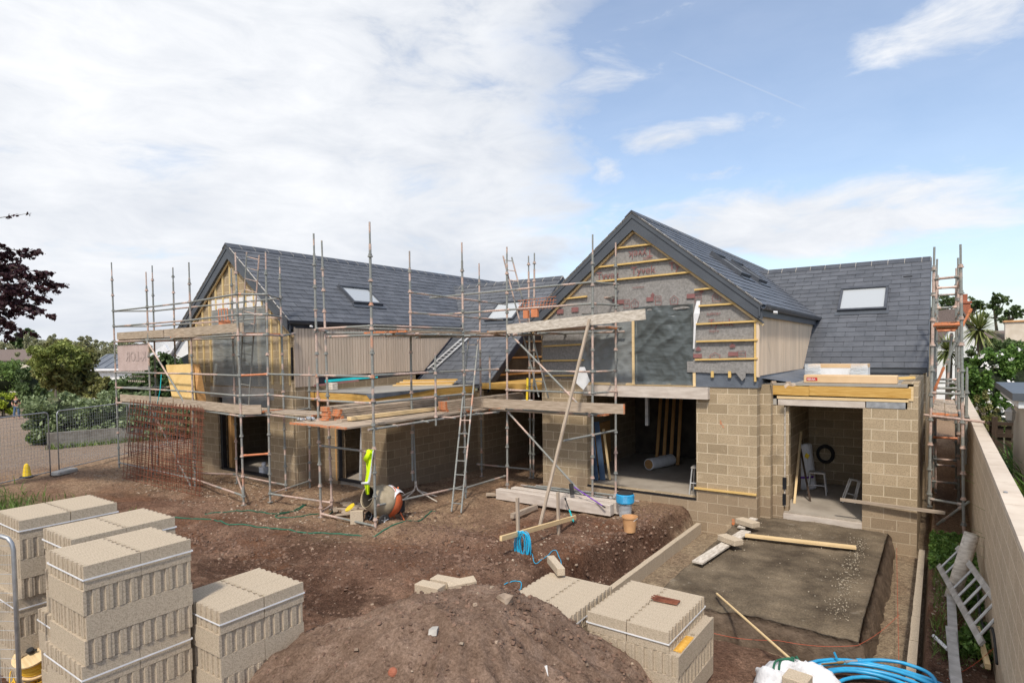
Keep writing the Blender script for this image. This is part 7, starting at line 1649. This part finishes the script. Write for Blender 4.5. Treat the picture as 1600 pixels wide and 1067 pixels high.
th, A, u, n, L, ze, zr = house_block('low house with a dark brown tiled roof at the right edge', 1548, 1720, 640, 562, 520, 42, 'cream', 'browntile', dep=9)
c = far(1586, 520, 44); c2 = far(1586, 503, 44); mb = MB(); mb.box(c.x-.55, c.y, c.z-1.2, c.x+.75, c.y+1, c2.z); mb.build('chimney', 'cream', th); mb = MB(); mb.box(c.x-.65, c.y-.1, c2.z, c.x+.85, c.y+1.1, c2.z+.12); mb.build('chimney_cap', 'bucket', th)
def pine(label, px, py, rx, ry, t, group='pines on the right horizon'):
    sc = t/FPX; c = far(px, py, t); g = float(ground_z(c.x, c.y)); th = thing('pine_tree', label, 'tree', (c.x, c.y, g), group); mb = MB()
    mb.tube([(c.x, c.y, g), (c.x+.3, c.y, c.z*.5+g*.5), (c.x-.2, c.y, c.z)], [.3, .22, .1], 8)
    P = []
    for k in range(9):
        e = Vector((c.x+random.uniform(-1, 1)*rx*sc, c.y+random.uniform(-1, 1)*rx*sc*.6, c.z+random.uniform(-.6, 1)*ry*sc)); mb.tube([(c.x, c.y, c.z-ry*sc*.6), tuple(e)], .12, 5, r2=.03); P.append(blobpts(e, (rx*sc*.42, rx*sc*.42, ry*sc*.30), 420, 10, .4))
    mb.build('trunk', 'bark', th); leafmesh(np.concatenate(P), .13, .5, .3, 'foliage', 'leafdark', th)
pine('wide dark pine directly above the brick chimney', 1480, 486, 26, 18, 75); pine('dark pine between the brick chimney and the cordyline', 1520, 484, 20, 14, 82)
pine('tallest pine on the right horizon, with a loose open crown', 1556, 484, 16, 22, 80); pine('open pine just above the cream chimney stack', 1580, 494, 13, 13, 78); pine('small pine cut by the right edge of the picture', 1606, 488, 10, 8, 78)
def cordyline(label, px, py, r_px, t):
    c = far(px, py, t); sc = t/FPX; g = 0; th = thing('cordyline', label, 'palm', (c.x, c.y, g), 'cordyline palms'); mb = MB(); mb.tube([(c.x, c.y, g), (c.x+.05, c.y, c.z)], .13, 8); mb.build('trunk', 'bark', th)
    mb = MB(); Rr = r_px*sc
    for i in range(230):
        d = Vector((random.gauss(0, 1), random.gauss(0, 1), random.gauss(.25, .8))).normalized(); L = Rr*random.uniform(.8, 1.1); s = d.cross(Vector((0, 0, 1))).normalized()*.035; dr = Vector((0, 0, -.28*L*(1-max(0, d.z))**1.5))
        p0 = c; p1 = c+d*L*.5+dr*.15; p2 = c+d*L+dr
        mb.add([p0-s*.5, p0+s*.5, p1+s, p1-s, p2], [(0, 1, 2, 3), (3, 2, 4)])
    mb.build('leaves', 'palm', th)
cordyline('large spiky cordyline right of the side scaffold', 1530, 515, 37, 28); cordyline('smaller spiky cordyline seen through the side scaffold', 1482, 548, 30, 30)
# ---- the walking person
pf = far(27, 653, 46); gzp = float(ground_z(pf.x, pf.y)); pf.z = gzp; kx = -_f.x; ky = -_f.y; ang = math.atan2(ky, kx)+.25
def local(x, y, z):   # x: person's left, y: forward
    fw = Vector((math.cos(ang), math.sin(ang), 0)); lf = Vector((-fw.y, fw.x, 0)); return pf+lf*x+fw*y+Vector((0, 0, z))
H = 1.78
def skinned(verts, edges, radii, name, mat, parent=None, sub=1):
    me = bpy.data.meshes.new(name); org = Vector(parent['_o']) if parent else Vector(pf); me.from_pydata([tuple(Vector(v)-org) for v in verts], edges, []); o = bpy.data.objects.new(name, me); COL.objects.link(o); o['_o'] = tuple(org)
    md = o.modifiers.new('skin', 'SKIN'); me.update()
    for v, r in zip(me.skin_vertices[0].data, radii): v.radius = r if isinstance(r, tuple) else (r, r)
    me.skin_vertices[0].data[0].use_root = True; sb = o.modifiers.new('sub', 'SUBSURF'); sb.levels = sub; sb.render_levels = sub; me.materials.append(M[mat])
    if parent: o.parent = parent
    else: o.location = org
    return o
V = [local(0, 0, .98), local(0, 0, 1.2), local(0, .01, 1.42), local(0, .02, 1.52), local(0, .03, 1.62), local(0, .04, 1.72),
     local(.18, 0, 1.42), local(.30, .0, 1.17), local(.16, .22, 1.08), local(.10, .28, 1.10), local(-.18, 0, 1.42), local(-.31, .0, 1.17), local(-.18, .2, 1.06), local(-.12, .26, 1.07),
     local(.10, .0, .92), local(.13, .06, .50), local(.13, -.02, .08), local(.13, .13, .03), local(-.10, 0, .92), local(-.13, .10, .50), local(-.14, .16, .08), local(-.15, .30, .04)]
E_ = [(0, 1), (1, 2), (2, 3), (3, 4), (4, 5), (2, 6), (6, 7), (7, 8), (8, 9), (2, 10), (10, 11), (11, 12), (12, 13), (0, 14), (14, 15), (15, 16), (16, 17), (0, 18), (18, 19), (19, 20), (20, 21)]
Rd = [.13, .13, .14, .055, .085, .075, .06, .045, .035, .03, .06, .045, .035, .03, .085, .06, .045, .035, .085, .06, .045, .035]
pers = skinned(V, E_, Rd, 'person', 'skin', None, 2); tag(pers, 'person in a black T-shirt with a pale print and blue jeans walking down the lane', 'person')
skinned([local(0, 0, .95), local(0, .0, 1.2), local(0, .01, 1.40), local(.19, 0, 1.40), local(.27, 0, 1.24), local(-.19, 0, 1.40), local(-.28, 0, 1.24)], [(0, 1), (1, 2), (2, 3), (3, 4), (2, 5), (5, 6)], [(.17, .14), (.17, .14), (.16, .12), .085, .07, .085, .07], 't_shirt', 'tshirt', pers, 2)
skinned([local(0, 0, .96), local(.10, 0, .88), local(.13, .06, .50), local(.13, -.02, .10), local(-.10, 0, .88), local(-.13, .10, .50), local(-.14, .16, .10)], [(0, 1), (1, 2), (2, 3), (0, 4), (4, 5), (5, 6)], [(.16, .13), .105, .08, .07, .105, .08, .07], 'jeans', 'jeans', pers, 2)
mb = MB(); mb.ball(local(0, .02, 1.73), .098, 12, 8, (1, 1, .95)); mb.build('hair', 'hair', pers); mb = MB(); mb.ball(local(.0, .155, 1.30), .06, 10, 6, (1.2, 1.2, .55)); mb.build('shirt_print', 'whiteplastic', pers)
for o in bpy.data.objects:
    if '_o' in o: del o['_o']
